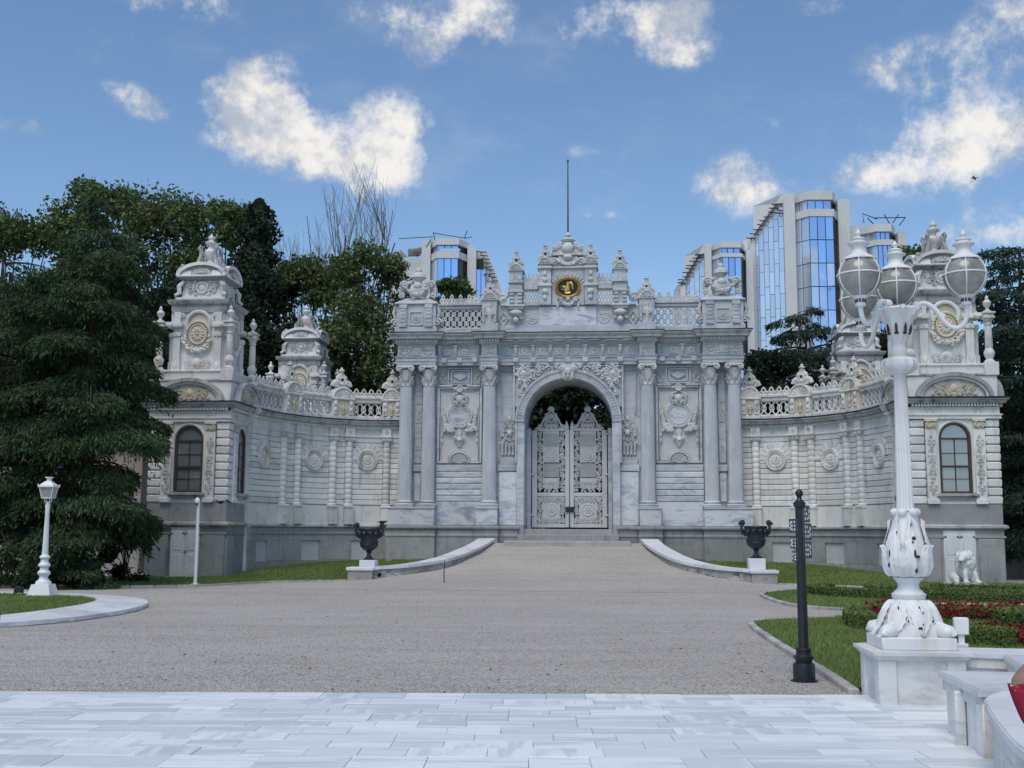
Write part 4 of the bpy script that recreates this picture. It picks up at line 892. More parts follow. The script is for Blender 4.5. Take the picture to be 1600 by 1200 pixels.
    for d, hw in piers:
        u = U(d)
        pr = P('parapet_pier', MB().cbar(u-hw, u+hw, -.2, .3, 6.46, 7.30, 4, .02), C)
        P('pier_foot', MB().cbar(u-hw-.02, u+hw+.02, -.24, .3, 6.46, 6.64, 4, .02), C, pr)
        for e in (-1, 1): P('pier_pilaster', MB().cbar(u+e*(hw-.13)-.1, u+e*(hw-.13)+.1, -.27, .0, 6.64, 7.30, 1, .015).blob((u+e*(hw-.13), -.27, 7.1), (.08, .05, .12), 8, 5).blob((u+e*(hw-.13), -.27, 6.85), (.07, .04, .1), 8, 5), C, pr)
        P('niche', MB().cbar(u-hw+.25, u+hw-.25, -.215, .0, 6.66, 7.26, 2, .01), 'ochre_stone', pr)
        P('niche_figure', figurelet(.52, -.25).warp(lambda x, y, z: (x+u, y, z+6.66)), 'ochre_stone', pr)
        hd = MB().prism([(u-hw-.03, 7.30), (u+hw+.03, 7.30), (u+hw+.03, 7.36)]+[(u+(hw+.03)*cos(pi*i/16), 7.36+.48*sin(pi*i/16)) for i in range(1, 16)]+[(u-hw-.03, 7.36)], -.24, .3)
        hd.arc(u, 7.36, hw-.02, 0, pi, -.26, .045, 16, 6, .42); hd.cbar(u-hw-.05, u+hw+.05, -.3, .3, 7.28, 7.36, 2, .02)
        for k in range(7): a = pi*(k+.5)/7; hd.tube([(u, -.24, 7.38), (u+(hw-.16)*cos(a), -.26, 7.38+.3*sin(a))], [.015, .045], 5)
        P('pier_hood', hd, C, pr)
        p = wfn(u, .02, 7.83); p2 = wfn(u+.05, .02, 7.83); a = math.atan2(p2[1]-p[1], p2[0]-p[0])
        f_ = put('pier_finial', fin, pr, p, (0, 0, a))
        f_.location = Vector(p)-OFF[w.name]-pr.location
        put('finial_hole_shade', eye, f_, (0, -.11, .32))
    return w
wl = build_wing()
wl['label'] = 'curved pale stone wing wall left of the gateway, with rosettes and pierced parapet'
wr_ = copy_tree(wl); wr_.scale = (-1, 1, 1); wr_.location = WL(10.2, -1., .2)
wr_['label'] = 'curved pale stone wing wall right of the gateway, behind the black signpost'

# ------------------------------------------------------------------ corner pavilions
def build_pavilion():
    """square pavilion centred on x = -13.78, y = -5.5; built about the origin, front towards -y"""
    p = thing('corner_pavilion', '', 'pavilion', WL(-13.78, -5.5, 0), BR, 'corner pavilions'); OFF[p.name] = Vector((0, 0, 0))
    N = 'wing_stone'; C = 'wing_carved'; H = 1.53
    def P(name, mb, m=N, par=p, smooth=38, stuff=False): return obj(name, mb, m, par, (0, 0, 0), smooth, stuff)
    sq = lambda h: [(-h, h), (-h, -h), (h, -h), (h, h)]       # travelled so that outward is to the right
    P('core', MB().box(-H+.17, H-.17, -H+.17, H-.17, -.3, 6.4))
    P('base', MB().box(-H+.02, H-.02, -H+.02, H-.02, -.5, 1.87), 'plinth_stone'); P('base_band', MB().mold(sq(H-.02), [(0, 1.56), (.05, 1.58), (.05, 1.64), (0, 1.66)], True), 'plinth_stone', smooth=20)
    P('ledge', MB().mold(sq(H-.02), [(0, 1.86), (.06, 1.88), (.13, 1.92), (.13, 1.99), (.05, 2.04)], True), 'sooty_stone', smooth=20)
    P('grey_course', MB().mold(sq(H-.03), [(0, 2.03), (0, 2.735)], True), 'plinth_stone', smooth=20)
    for k in range(2):
        Tk = Matrix.Rotation(k*pi/2, 4, 'Z')
        # base blocks, door (front) and drain stones
        if k == 0:
            f = Tk
            d = P('door', MB().box(-.54, .54, -H-.005, -H+.1, .0, 1.84, .01, f), 'door_paint')
            for e in (-1, 1):
                obj('door_leaf', MB().box(e*.27-.24, e*.27+.24, -H-.03, -H, .03, 1.8, .01, f).box(e*.27-.17, e*.27+.17, -H-.045, -H, 1.0, 1.7, .012, f).box(e*.27-.17, e*.27+.17, -H-.045, -H, .14, .85, .012, f), 'door_paint', d)
            obj('door_handle', MB().blob((.05, -H-.06, .95), (.03, .03, .06)), 'black_iron', d); obj('door_sill', MB().box(-.68, .68, -H-.14, -H, -.1, .06, .02), 'kerb_stone', d)
        for e in (-1, 1): P('base_pier', MB().box(e*1.06-.42, e*1.06+.42, -H-.04, -H+.1, -.3, 1.55, .015, Tk), 'plinth_stone')
    for k in range(4):
        T = Matrix.Rotation(k*pi/2, 4, 'Z')
        wn = P('window', MB().prism([(-.54, 3.12), (.54, 3.12)]+[(.54*cos(pi*i/16), 5.02+.56*sin(pi*i/16)) for i in range(17)], -H+.16, -H+.2, T), 'curtain')
        fr = MB().band([(-.50, 3.13), (-.50, 5.04)]+[(-.50*cos(pi*i/14), 5.04+.52*sin(pi*i/14)) for i in range(1, 14)]+[(.50, 5.04), (.50, 3.13)], .085, -H+.06, -H+.16, False, T).box(-.46, .46, -H+.07, -H+.16, 3.12, 3.19, 0, T).box(-.46, .46, -H+.05, -H+.16, 4.02, 4.09, 0, T).box(-.46, .46, -H+.07, -H+.16, 5.0, 5.06, 0, T)
        fr.box(-.015, .015, -H+.10, -H+.16, 3.19, 5.0, 0, T)
        for z in (3.62, 4.52): fr.box(-.46, .46, -H+.10, -H+.16, z-.013, z+.013, 0, T)
        obj('window_frame', fr, 'brown_wood', wn, smooth=0)
        for x in (-.235, .235):
            for z0, z1 in ((3.19, 3.61), (3.63, 4.02), (4.09, 4.51), (4.53, 5.0)): obj('pane', MB().box(x-.215, x+.215, -H+.125, -H+.135, z0, z1, 0, T), 'pane_glass', wn)
        obj('pane', MB().prism([(-.45, 5.06), (.45, 5.06)]+[(.45*cos(pi*i/12), 5.06+.45*sin(pi*i/12)) for i in range(13)], -H+.125, -H+.135, T), 'pane_glass', wn)
        P('window_surround', MB().prism([(-.55, 3.12), (-.55, 5.02)]+[(-.55*cos(pi*i/16), 5.02+.57*sin(pi*i/16)) for i in range(1, 16)]+[(.55, 5.02), (.55, 3.12), (.66, 3.12), (.66, 5.72), (-.66, 5.72), (-.66, 3.12)], -H+.02, -H+.2, T))
        P('window_arch', MB().tube([(-.60, -H+.02, 3.14), (-.60, -H+.02, 5.03)]+[(-.60*cos(pi*i/14), -H+.02, 5.03+.62*sin(pi*i/14)) for i in range(1, 14)]+[(.60, -H+.02, 5.03), (.60, -H+.02, 3.14)], .04, 6, False, T))
        P('window_sill', MB().box(-.72, .72, -H-.12, -H+.2, 3.0, 3.11, .02, T).box(-.62, .62, -H-.05, -H+.2, 2.9, 3.0, .01, T), 'sooty_stone')
        P('apron', MB().box(-.66, .66, -H+.02, -H+.2, 2.74, 2.9, .0, T))
        for e in (-1, 1):
            cx = e*.82
            pl = P('pilaster', MB().box(cx-.19, cx+.19, -H-.06, -H+.2, 2.74, 5.34, .015, T).box(cx-.21, cx+.21, -H-.08, -H+.2, 2.74, 2.92, .015, T))
            obj('pilaster_relief', arabesque(.24, 2.1, 17, .03, 60+k, 0).warp(lambda x, y, z: tuple(T @ Vector((x+cx, y-H-.06, z+4.15)))), C, pl)
            cp = MB().box(cx-.22, cx+.22, -H-.10, -H+.2, 5.62, 5.72, .015, T).box(cx-.18, cx+.18, -H-.05, -H+.2, 5.34, 5.62, .01, T); sub = arabesque(.38, .26, 7, .034, 70+k, 0); cp.merge(sub.warp(lambda x, y, z: tuple(T @ Vector((x+cx, y-H-.07, z+5.49)))))
            obj('pilaster_capital', cp, 'ochre_stone', pl)
            for i in range(10 if e < 0 else 0):               # banded corner quoins
                P('quoin', MB().box(min(e*1.03, e*(H-.0)), max(e*1.03, e*(H-.0)), -H, -H+.50, 2.745+i*.298, 2.745+(i+1)*.298-.026, .035, T))
    P('architrave', MB().mold(sq(H), [(-.2, 5.72), (.06, 5.72), (.06, 5.82), (.10, 5.84), (.10, 5.88), (.02, 5.9), (.02, 6.14)], True), N, smooth=20)
    dn = MB()
    for k in range(4):
        T = Matrix.Rotation(k*pi/2, 4, 'Z')
        for i in range(28): x = -H+.05+(i+.5)*(2*H-.1)/28; dn.box(x-.033, x+.033, -H-.16, -H-.0, 6.15, 6.25, 0, T)
        for e in (-1, 1): P('frieze_relief', arabesque(.36, .2, 5, .028, 81+k, 0).warp(lambda x, y, z: tuple(T @ Vector((x+e*.82, y-H-.03, z+6.02)))), C)
    P('dentil_course', dn, N, smooth=0, stuff=True)
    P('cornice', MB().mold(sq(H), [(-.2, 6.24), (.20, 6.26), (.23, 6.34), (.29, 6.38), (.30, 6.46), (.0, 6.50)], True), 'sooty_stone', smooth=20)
    P('lead_capping', MB().mold(sq(H), [(.292, 6.42), (.312, 6.42), (.312, 6.47), (.1, 6.505)], True), 'lead_capping', smooth=20)
    # attic block with segmental pediments on each face
    P('attic_block', MB().box(-H-.0, H+.0, -H-.0, H+.0, 6.48, 7.24, .02)); P('attic_cap', MB().mold(sq(H), [(0, 7.22), (.05, 7.25), (.05, 7.30), (-.05, 7.34)], True), 'sooty_stone', smooth=20)
    for k in range(4):
        T = Matrix.Rotation(k*pi/2, 4, 'Z'); a, h = 1.24, .78
        pd = P('segmental_pediment', MB().prism([(-a+.1, 6.50), (a-.1, 6.50)]+[((a-.1)*cos(pi*i/20), 6.50+(h-.1)*sin(pi*i/20)) for i in range(1, 20)], -H-.10, -H+.3, T), N)
        ar = MB()
        pts = [(a*cos(pi*i/24), 6.49+h*sin(pi*i/24)) for i in range(25)]
        ar.band(pts, .13, -H-.30, -H+.2, False, T); obj('pediment_cornice', ar, 'sooty_stone', pd, smooth=50)
        ar = MB().band([((a-.11)*cos(pi*i/24), 6.49+(h-.11)*sin(pi*i/24)) for i in range(25)], .10, -H-.22, -H+.2, False, T); obj('pediment_moulding', ar, N, pd, smooth=50)
        de = MB()
        for i in range(30): t = pi*(i+.5)/30; de.blob(((a-.2)*cos(t), -H-.12, 6.49+(h-.2)*sin(t)), (.03, .05, .03), 5, 3, T)
        o = obj('pediment_dentils', de, C, pd); o['kind'] = 'stuff'
        rl = arabesque(1.5, .42, 20, .04, 90, 0, True, lambda x, z: (x/.85)**2+((z+.2)/.5)**2 < 1).warp(lambda x, y, z: tuple(T @ Vector((x, y-H-.12, z+6.74)))); rl.blob((0, -H-.12, 6.8), (.16, .08, .17), 10, 6, T); obj('pediment_relief', rl, 'ochre_stone', pd)
    P('stage_plinth', MB().box(-1.42, 1.42, -1.42, 1.42, 7.24, 7.68, .02)); P('stage_plinth_cap', MB().mold(sq(1.42), [(0, 7.60), (.05, 7.63), (.05, 7.68), (-.1, 7.71)], True), smooth=20)
    for sx in (-1, 1):
        for sy in (-1, 1): P('plinth_corner', MB().box(sx*1.36-.24, sx*1.36+.24, sy*1.36-.24, sy*1.36+.24, 7.245, 7.72, .02))
    # upper stage
    E = .98
    P('stage_wall', MB().box(-E, E, -E, E, 7.66, 9.96)); 
    col = MB().lathe([(.17, 7.72), (.19, 7.76), (.15, 7.80), (.11, 7.84), (.17, 7.98), (.19, 8.08), (.13, 8.20), (.11, 8.24), (.13, 8.27), (.12, 8.9), (.105, 9.05), (.14, 9.08), (.12, 9.12), (.16, 9.25), (.2, 9.30)], 16, mod=lambda a, z: 1+.04*cos(12*a)).box(-.2, .2, -.2, .2, 9.30, 9.36, .01).box(-.17, .17, -.17, .17, 9.36, 9.46, .01).box(-.22, .22, -.22, .22, 9.46, 9.53, .015)
    colm = mesh_of('colonette', col, C); vas = mesh_of('corner_vase', MB().lathe([(.12, 0), (.14, .04), (.06, .09), (.05, .14), (.13, .26), (.15, .34), (.1, .42), (.05, .46), (.07, .51), (.04, .57), (0, .62)], 12), C)
    for sx in (-1, 1):
        for sy in (-1, 1):
            put('colonette', colm, p, (sx*1.36, sy*1.36, 0)); put('corner_vase', vas, p, (sx*1.36, sy*1.36, 9.53))
            P('stage_buttress', MB().box(min(sx*.9, sx*1.4), max(sx*.9, sx*1.4), min(sy*1.30, sy*1.42), max(sy*1.30, sy*1.42), 9.38, 9.52, .01).box(min(sx*1.30, sx*1.42), max(sx*1.30, sx*1.42), min(sy*.9, sy*1.3), max(sy*.9, sy*1.3), 9.385, 9.515, .01))
    for k in range(4):
        T = Matrix.Rotation(k*pi/2, 4, 'Z')
        nc_ = P('niche_frame', MB().tube([(-.42, -E-.04, 9.3)]+[(-.46*cos(pi*i/16), -E-.05, 9.52+.46*sin(pi*i/16)) for i in range(17)]+[(.42, -E-.04, 9.3)], .075, 7, False, T), N)
        obj('niche_shell', MB().prism([(-.40, 9.2), (.40, 9.2)]+[(.40*cos(pi*i/14), 9.5+.40*sin(pi*i/14)) for i in range(15)], -E-.02, -E+.1, T), 'ochre_stone', nc_)
        m = rosette(.36, 0, 12, .09).warp(lambda x, y, z: (x, y-E-.10, z*1.12+9.10)); m.ring(0, 9.1, .46, .50, .05, -E-.06, 28, 6)
        for i in range(26): a = 2*pi*i/26; m.blob((.41*cos(a), -E-.12, 9.1+.46*sin(a)), .03, 5, 3)
        m.v = [tuple(T @ Vector(q)) for q in m.v]; obj('clock_rosette', m, 'ochre_stone', nc_)
        rs = random.Random(4); gd = MB()
        for i in range(46):
            a = pi+pi*(i+.5)/46; rr = .52+rs.uniform(-.06, .08); gd.blob((rr*cos(a), -E-.10-rs.random()*.05, 9.02+rr*1.05*sin(a)), rs.uniform(.05, .08), 6, 4, T)
        obj('wreath', gd, C, nc_)
        q = arabesque(.95, .36, 16, .04, 33, 0).warp(lambda x, y, z: tuple(T @ Vector((x, y-E-.05, z+7.95)))); q.blob((0, -E-.06, 8.0), (.22, .1, .2), 10, 6, T); P('stage_relief', q, C)
        for e in (-1, 1):
            x = e*.80
            pl = P('stage_pilaster', MB().box(x-.14, x+.14, -E-.16, -E, 7.72, 9.0, .015, T).box(x-.16, x+.16, -E-.19, -E, 7.70, 8.05, .015, T).box(x-.17, x+.17, -E-.2, -E, 9.0, 9.16, .015, T).box(x-.13, x+.13, -E-.13, -E, 9.55, 9.95, .015, T)); o = obj('pilaster_bracket', MB().volute(0, 0, .12, 1.3, .05, 0, 0, 1, 12).warp(lambda a, y, z: tuple(T @ Vector((x+a*.5, y-E-.16, z+9.06)))), C, pl); obj('pilaster_boss', MB().blob((x, -E-.17, 7.88), (.12, .06, .14), 8, 5, T), C, pl)
            P('stage_entablature', MB().box(min(e*.58, e*1.02), max(e*.58, e*1.02), -E-.24, -E, 9.36, 9.53, .02, T))
            P('stage_scroll', MB().volute(e*.62, 9.82, .1, 1.3, .04, -E-.06, pi/2-e*pi/2, e, 12).warp(lambda a, y, z: tuple(T @ Vector((a, y, z)))), C)
    P('stage_architrave', MB().mold(sq(1.02), [(-.1, 9.94), (.03, 9.95), (.05, 10.08), (.05, 10.22), (.13, 10.26), (.17, 10.34), (.18, 10.42), (.0, 10.46)], True), 'sooty_stone', smooth=20)
    P('stage_blocking', MB().box(-.98, .98, -.98, .98, 10.40, 10.56, .02))
    # drum, hooded cap and crown
    P('drum', MB().frustum((.80, .80), (.72, .72), 10.54, 11.30)); P('drum_cornice', MB().mold(sq(.74), [(-.1, 11.22), (.04, 11.24), (.10, 11.30), (.24, 11.34), (.25, 11.40), (.0, 11.43)], True), 'sooty_stone', smooth=20)
    for k in range(4):
        T = Matrix.Rotation(k*pi/2, 4, 'Z')
        q = MB().ring(0, 10.95, .2, .2, .045, -.82, 18, 6).blob((0, -.80, 10.95), (.15, .06, .15), 12, 6); q.merge(arabesque(1.2, .46, 15, .04, 17, 0, True, lambda x, z: abs(x) > .26).warp(lambda x, y, z: (x, y-.80, z+10.92))); q.v = [tuple(T @ Vector(v)) for v in q.v]; P('drum_relief', q, C)
        for e in (-1, 1): P('drum_bracket', MB().tube([(e*.72, -.80, 11.2), (e*.86, -.90, 11.0), (e*.84, -.88, 10.75), (e*1.0, -.98, 10.62)], [.07, .09, .08, .06], 7, False, T), C)
        hd = P('hooded_gable', MB().prism([(-.86, 11.38), (.86, 11.38)]+[(.86*cos(pi*i/18), 11.42+.40*sin(pi*i/18)) for i in range(19)], -.86, -.3, T), 'sooty_stone')
        obj('gable_moulding', MB().band([(.90*cos(pi*i/20), 11.41+.46*sin(pi*i/20)) for i in range(21)], .12, -1.0, -.4, False, T).box(-.95, .95, -1.0, -.4, 11.36, 11.42, .01, T), N, hd, smooth=50)
        q = MB()
        for i in range(9): a = pi*(i+.5)/9; q.tube([(0, -.88, 11.45), (.38*cos(a), -.92, 11.45+.24*sin(a))], [.02, .06], 5, False, T)
        obj('gable_shell', q, C, hd)
        P('cap_corner', MB().blob((.86, -.86, 11.55), (.15, .15, .2), 8, 6, T).blob((.80, -.80, 11.78), (.1, .1, .12), 8, 5, T), 'sooty_stone')
    P('cap', MB().lathe([(.92, 11.4), (.86, 11.6), (.74, 11.78), (.55, 11.92), (.42, 12.0)], 4, pi/4, pi/4+2*pi).lathe([(1.0, 11.5), (.8, 11.8), (.5, 11.96), (.3, 12.0)], 20), 'sooty_stone')
    cr = MB()
    for k in range(4):
        T = Matrix.Rotation(pi/4+k*pi/2, 4, 'Z')
        cr.tube([(.62, 0, 11.86), (.50, 0, 12.02), (.40, 0, 12.25), (.40, 0, 12.5), (.48, 0, 12.62), (.44, 0, 12.72), (.36, 0, 12.66), (.38, 0, 12.56)], [.09, .10, .085, .08, .07, .06, .05, .03], 7, False, T); cr.blob((.64, 0, 11.9), (.12, .1, .1), 8, 5, T)
        cr.tube([(.6, .12, 11.9), (.52, .14, 12.2), (.42, .1, 12.4)], [.05, .06, .03], 6, False, T)
    P('crown_brackets', cr, 'sooty_stone', stuff=True)
    P('crown_vase', MB().lathe([(.40, 11.95), (.30, 12.02), (.14, 12.12), (.12, 12.2), (.20, 12.32), (.26, 12.45), (.26, 12.55), (.16, 12.62), (.11, 12.72), (.10, 12.80), (.22, 12.86), (.24, 12.92), (.13, 12.97), (.08, 13.02), (.13, 13.08), (.13, 13.14), (.05, 13.2), (.03, 13.26), (0, 13.3)], 16, mod=lambda a, z: 1+.04*cos(8*a)), C)
    return p
pv = build_pavilion()
pv['label'] = 'ornate stone corner pavilion with tower top, left of the gateway beside the dark cedar'
for sx, sy, lab in ((1, 1, 'ornate stone corner pavilion with tower top, right of the gateway behind the white lion'), (-1, -1, 'weathered tower top of a pavilion peering over the left wing wall'), (1, -1, 'weathered tower top of a pavilion behind the globe lamp, over the right wing wall')):
    q = copy_tree(pv); q.location = WL(sx*13.78, -5.5 if sy > 0 else 8.6, 0); q.scale = (-sx if sx > 0 else 1, sy, 1); q['label'] = lab
# ------------------------------------------------------------------ ground, ramp, lawns, paving
def flat(name, pts, z, m):
    return struct(obj(name, MB().add([(x, y, z) for x, y in pts], [tuple(range(len(pts)))]), m))
flat('ground', [(-1500, -1500), (1500, -1500), (1500, 1500), (-1500, 1500)], -.30, 'earth')
flat('gravel_forecourt', [(-60, 12.38), (60, 12.38), (60, 47.5), (-60, 47.5)], -.018, 'gravel')
flat('pavement_bed', [(-20, -12), (20, -12), (20, 12.44), (-20, 12.46)], -.03, 'grout')
pave = struct(obj('marble_pavement', MB().add([(x, y, -.026) for x, y in ((-20, -12), (20, -12), (20, 7.5), (-20, 7.5))], [(0, 1, 2, 3)]), 'paving_marble'))
pr_ = random.Random(11)
y = 12.50
while y > 7.6:
    d = pr_.choice((.28, .34, .40, .44, .32)); x = -6.3+pr_.uniform(-.7, 0)
    while x < 4.9:
        L = pr_.choice((.4, .5, .62, .74, .9))*pr_.uniform(.92, 1.08); 
        q = put('paving_slab', None if False else mesh_of('paving_slab', MB().box(0, L-.004, 0, d-.004, -.034, 0, .002), 'paving_marble', 0), pave, (x, y-d-.004, pr_.uniform(-.0035, .0015)), (0, 0, R(-.7)))
        x += L
    y -= d
# ramp between the parapets (building frame)
def catmull(P, n=6):
    Q = []
    for i in range(len(P)-1):
        a = np.array(P[max(i-1, 0)]); b = np.array(P[i]); c = np.array(P[i+1]); d = np.array(P[min(i+2, len(P)-1)])
        for k in range(n):
            t = k/n; Q.append(tuple(.5*((2*b)+(c-a)*t+(2*a-5*b+4*c-d)*t*t+(3*b-a-3*c+d)*t**3)))
    Q.append(tuple(P[-1])); return Q
PAR = catmull([(3.32, -.75, 1.46), (3.52, -2.4, 1.24), (3.9, -4., 1.0), (4.5, -6., .74), (5.55, -7.45, .56), (7.0, -8.05, .47)], 6)
rows = [(-14, 12, -.014), (-11.5, 10.5, -.01), (-10, 9.4, .03), (-9, 8.4, .075), (-8.3, 7.3, .13), (-7.9, 6.7, .17), (-7.45, 5.6, .24), (-6.7, 5.0, .34), (-6, 4.52, .44), (-5, 4.2, .58), (-4, 3.92, .74), (-3, 3.65, .92), (-2.2, 3.5, 1.08), (-1.2, 3.4, 1.24), (-.5, 3.35, 1.28)]
mb = MB(); nx = 48
for y, w, z in rows:
    for i in range(nx+1):
        s = i/nx*2-1; fall = 1 if y > -8.0 else max(0, min(1, (1-abs(s))*3.2))
        zz = z*fall if z > 0 else z
        p = WL(s*w, y, zz+(.012*math.sin(s*9+y*2) if y > -9 else 0)); mb.v.append(tuple(p))
for j in range(len(rows)-1):
    for i in range(nx): a = j*(nx+1)+i; mb.f.append((a, a+1, a+nx+2, a+nx+1))
struct(obj('gravel_ramp', mb, 'gravel', smooth=60))
def build_parapet(sg, label):
    w = bthing('ramp_parapet', label, 'parapet', (sg*5, -5, 0), 'ramp parapets')
    n = len(PAR)
    def strip(i0, i1, hw, z0f, dz, gap=0.):
        v = []; 
        for i in range(i0, i1+1):
            a = Vector(PAR[max(i-1, 0)]); b = Vector(PAR[min(i+1, n-1)]); d = (b-a).xy.normalized(); nn = Vector((d.y, -d.x)); c = Vector(PAR[i])
            if i == i0: c = c+Vector((d.x, d.y, 0))*gap
            if i == i1: c = c-Vector((d.x, d.y, 0))*gap
            for s2, zz in ((-1, z0f(c.z)), (1, z0f(c.z)), (1, c.z+dz), (-1, c.z+dz)): v.append((sg*(c.x+nn.x*hw*s2), c.y+nn.y*hw*s2, zz))
        f = []
        for i in range(i1-i0):
            for q in range(4): f.append((i*4+q, i*4+(q+1) % 4, i*4+4+(q+1) % 4, i*4+4+q))
        f += [(0, 1, 2, 3), tuple((i1-i0)*4+q for q in range(4))]; return MB().add(v, f)
    obj('parapet_wall', strip(0, n-1, .27, lambda z: -.2, -.10), 'rubble', w, smooth=20)
    rs = random.Random(3)
    for k in range(0, n-1, 3): obj('coping_slab', strip(k, min(k+3, n-1), .36 if k < n-5 else .40, lambda z: z-.1, 0, .005), 'kerb_marble', w, smooth=20)
    for i in range(n*4):                                   # facing stones on the ramp side and the end
        t = rs.uniform(4, n-1.2); k = int(t); c = Vector(PAR[k]).lerp(Vector(PAR[k+1]), t-k); d = (Vector(PAR[k+1])-Vector(PAR[k])).xy.normalized(); nn = Vector((-d.y, d.x))*(1 if True else -1)
        side = -1; pz = rs.uniform(.02, max(.05, c.z-.2)); q = c+Vector((nn.x, nn.y, 0))*(.27*side)
        a = math.atan2(d.y, d.x*sg); L = rs.uniform(.14, .34)
        o = put('rubble_stone', bpy.data.meshes.get('rubble_stone_%d' % (i % 5)) or mesh_of('rubble_stone_%d' % (i % 5), MB().box(-.5, .5, -.5, .5, -.5, .5, .12), 'rubble'), w, (sg*q.x, q.y, pz), (0, 0, a), (L, .06, rs.uniform(.09, .16)))
    e = PAR[-1]; obj('end_block', MB().box(*sorted((sg*(e[0]-.5), sg*(e[0]+.36))), e[1]-.42, e[1]+.42, -.2, .36, .02), 'rubble', w); obj('end_slab', MB().box(*sorted((sg*(e[0]-.55), sg*(e[0]+.41))), e[1]-.47, e[1]+.47, .36, .475, .02), 'kerb_marble', w)
build_parapet(-1, 'low curved parapet with white coping, left side of the gravel ramp')
build_parapet(1, 'low curved parapet with white coping, right side of the gravel ramp')
def urn(sg, label):
    u = bthing('garden_urn', label, 'urn', (sg*6.72, -8.0, .475), 'dark urns on the ramp parapets'); X, Y = sg*6.72, -8.0
    z0 = .86 if sg > 0 else .72; s = .94; obj('pedestal', MB().box(X-.28, X+.28, Y-.28, Y+.28, .475, z0, .015), 'kerb_marble', u)
    prof = [(.21, 0), (.21, .05), (.15, .07), (.10, .13), (.07, .2), (.075, .26), (.12, .30), (.10, .33), (.2, .38), (.31, .48), (.35, .58), (.33, .62), (.36, .64), (.36, .68), (.32, .70), (.32, .84), (.34, 1.0), (.40, 1.10), (.42, 1.14), (.40, 1.17), (.34, 1.16), (.28, 1.0), (0, .9)]
    obj('bowl', MB().lathe([(r*s, z*s) for r, z in prof], 30, c=(X, Y, z0)), 'urn_bronze', u)
    rl = MB()
    for k in range(10): a = 2*pi*k/10; rl.blob((X+.345*cos(a), Y+.345*sin(a), z0+.92), (.09, .09, .10), 6, 5); rl.tube([(X+.34*cos(a+.08*i), Y+.34*sin(a+.08*i), z0+1.08-.1*sin(pi*i/8)) for i in range(9)], .022, 5)
    obj('bowl_relief', rl, 'urn_bronze', u)
    for e in (-1, 1):
        h = MB().tube([(X+e*.32, Y, z0+.76), (X+e*.46, Y, z0+.86), (X+e*.48, Y, z0+1.05), (X+e*.42, Y, z0+1.16)], [.04, .05, .045, .04], 7).volute(X+e*.46, z0+1.22, .10, 1.5, .05, Y, pi/2-e*pi/2, -e, 16).blob((X+e*.46, Y, z0+1.22), (.085, .06, .085)); obj('handle', h, 'urn_bronze', u)
urn(-1, 'dark bronze two handled urn on the left parapet end, bird perched on it'); urn(1, 'dark bronze two handled urn on white block, right parapet end')
# lawns
def toW(P): return [tuple(WL(*p).xy) for p in P]
front = [(-32, -15.2), (-16.6, -14.5), (-14, -14.4), (-11.1, -13.), (-9.9, -10.4), (-8.6, -9.2), (-7.45, -8.5), (-7.45, -7.6), (-5.75, -7.2), (-4.8, -5.9), (-4.2, -4), (-3.8, -2), (-3.65, -1.)]
backp = [(-32, -5, 0), (-16, -6.6, 0), (-15.35, -6.9, 0.), (-12.2, -6.9, .05), (-11.85, -5.2, .22), (-11.2, -2.6, .30), (-10.5, -1.2, .38), (-9.6, -.3, .44), (-8.6, .2, .48), (-7.7, .4, .5), (-7.4, -.3, .52), (-5.5, -.2, .6), (-3.7, -.2, .7)]
def sloping_lawn(sg, name):
    mb = MB(); nv = 8; nu = 60; F_ = catmull(front, 5); B_ = catmull(backp, 5); nu = len(F_)
    for i in range(nu):
        a = F_[i]; b = B_[i]
        for j in range(nv+1):
            t = j/nv; s = t*t*(3-2*t); mb.v.append(tuple(WL(sg*(a[0]+(b[0]-a[0])*t), a[1]+(b[1]-a[1])*t, .02+b[2]*s)))
    for i in range(nu-1):
        for j in range(nv): k = i*(nv+1)+j; mb.f.append((k, k+1, k+nv+2, k+nv+1))
    o = struct(obj(name, mb, 'lawn_soil', smooth=80))
    # kerb of narrow stones along the path
    for i in range(5, 31):
        a = WL(sg*F_[i][0], F_[i][1], 0); b = WL(sg*F_[i+1][0], F_[i+1][1], 0); d = (b-a).xy; L = d.length; m = max(1, round(L/.9))
        for k in range(m):
            c = a.lerp(b, (k+.5)/m); put('kerb_stone', mesh_of('kerb_stone', MB().box(-L/m/2+.01, L/m/2-.01, -.045, .045, -.1, .05, .012), 'kerb_stone', 0), o, c, (0, 0, math.atan2(d.y, d.x)))
    return np.array(mb.v)
gA = sloping_lawn(-1, 'lawn_left'); gC = sloping_lawn(1, 'lawn_right')
def in_poly(P, q):
    P = np.array(P); x, y = q[:, 0], q[:, 1]; r = np.zeros(len(q), bool); n = len(P)
    for i in range(n):
        x1, y1 = P[i]; x2, y2 = P[(i+1) % n]
        r ^= ((y1 > y) != (y2 > y)) & (x < (x2-x1)*(y-y1)/((y2-y1) or 1e-9)+x1)
    return r
def mesh_np(name, V, F, m, smooth=False):
    me = bpy.data.meshes.new(name); nv = len(V); nf, k = F.shape
    me.vertices.add(nv); me.vertices.foreach_set('co', np.ascontiguousarray(V, np.float32).ravel())
    me.loops.add(nf*k); me.loops.foreach_set('vertex_index', F.astype(np.int32).ravel()); me.polygons.add(nf)
    me.polygons.foreach_set('loop_start', np.arange(0, nf*k, k, dtype=np.int32)); me.polygons.foreach_set('loop_total', np.full(nf, k, np.int32))
    me.update(); me.validate(); me.materials.append(MATS[m]); return me
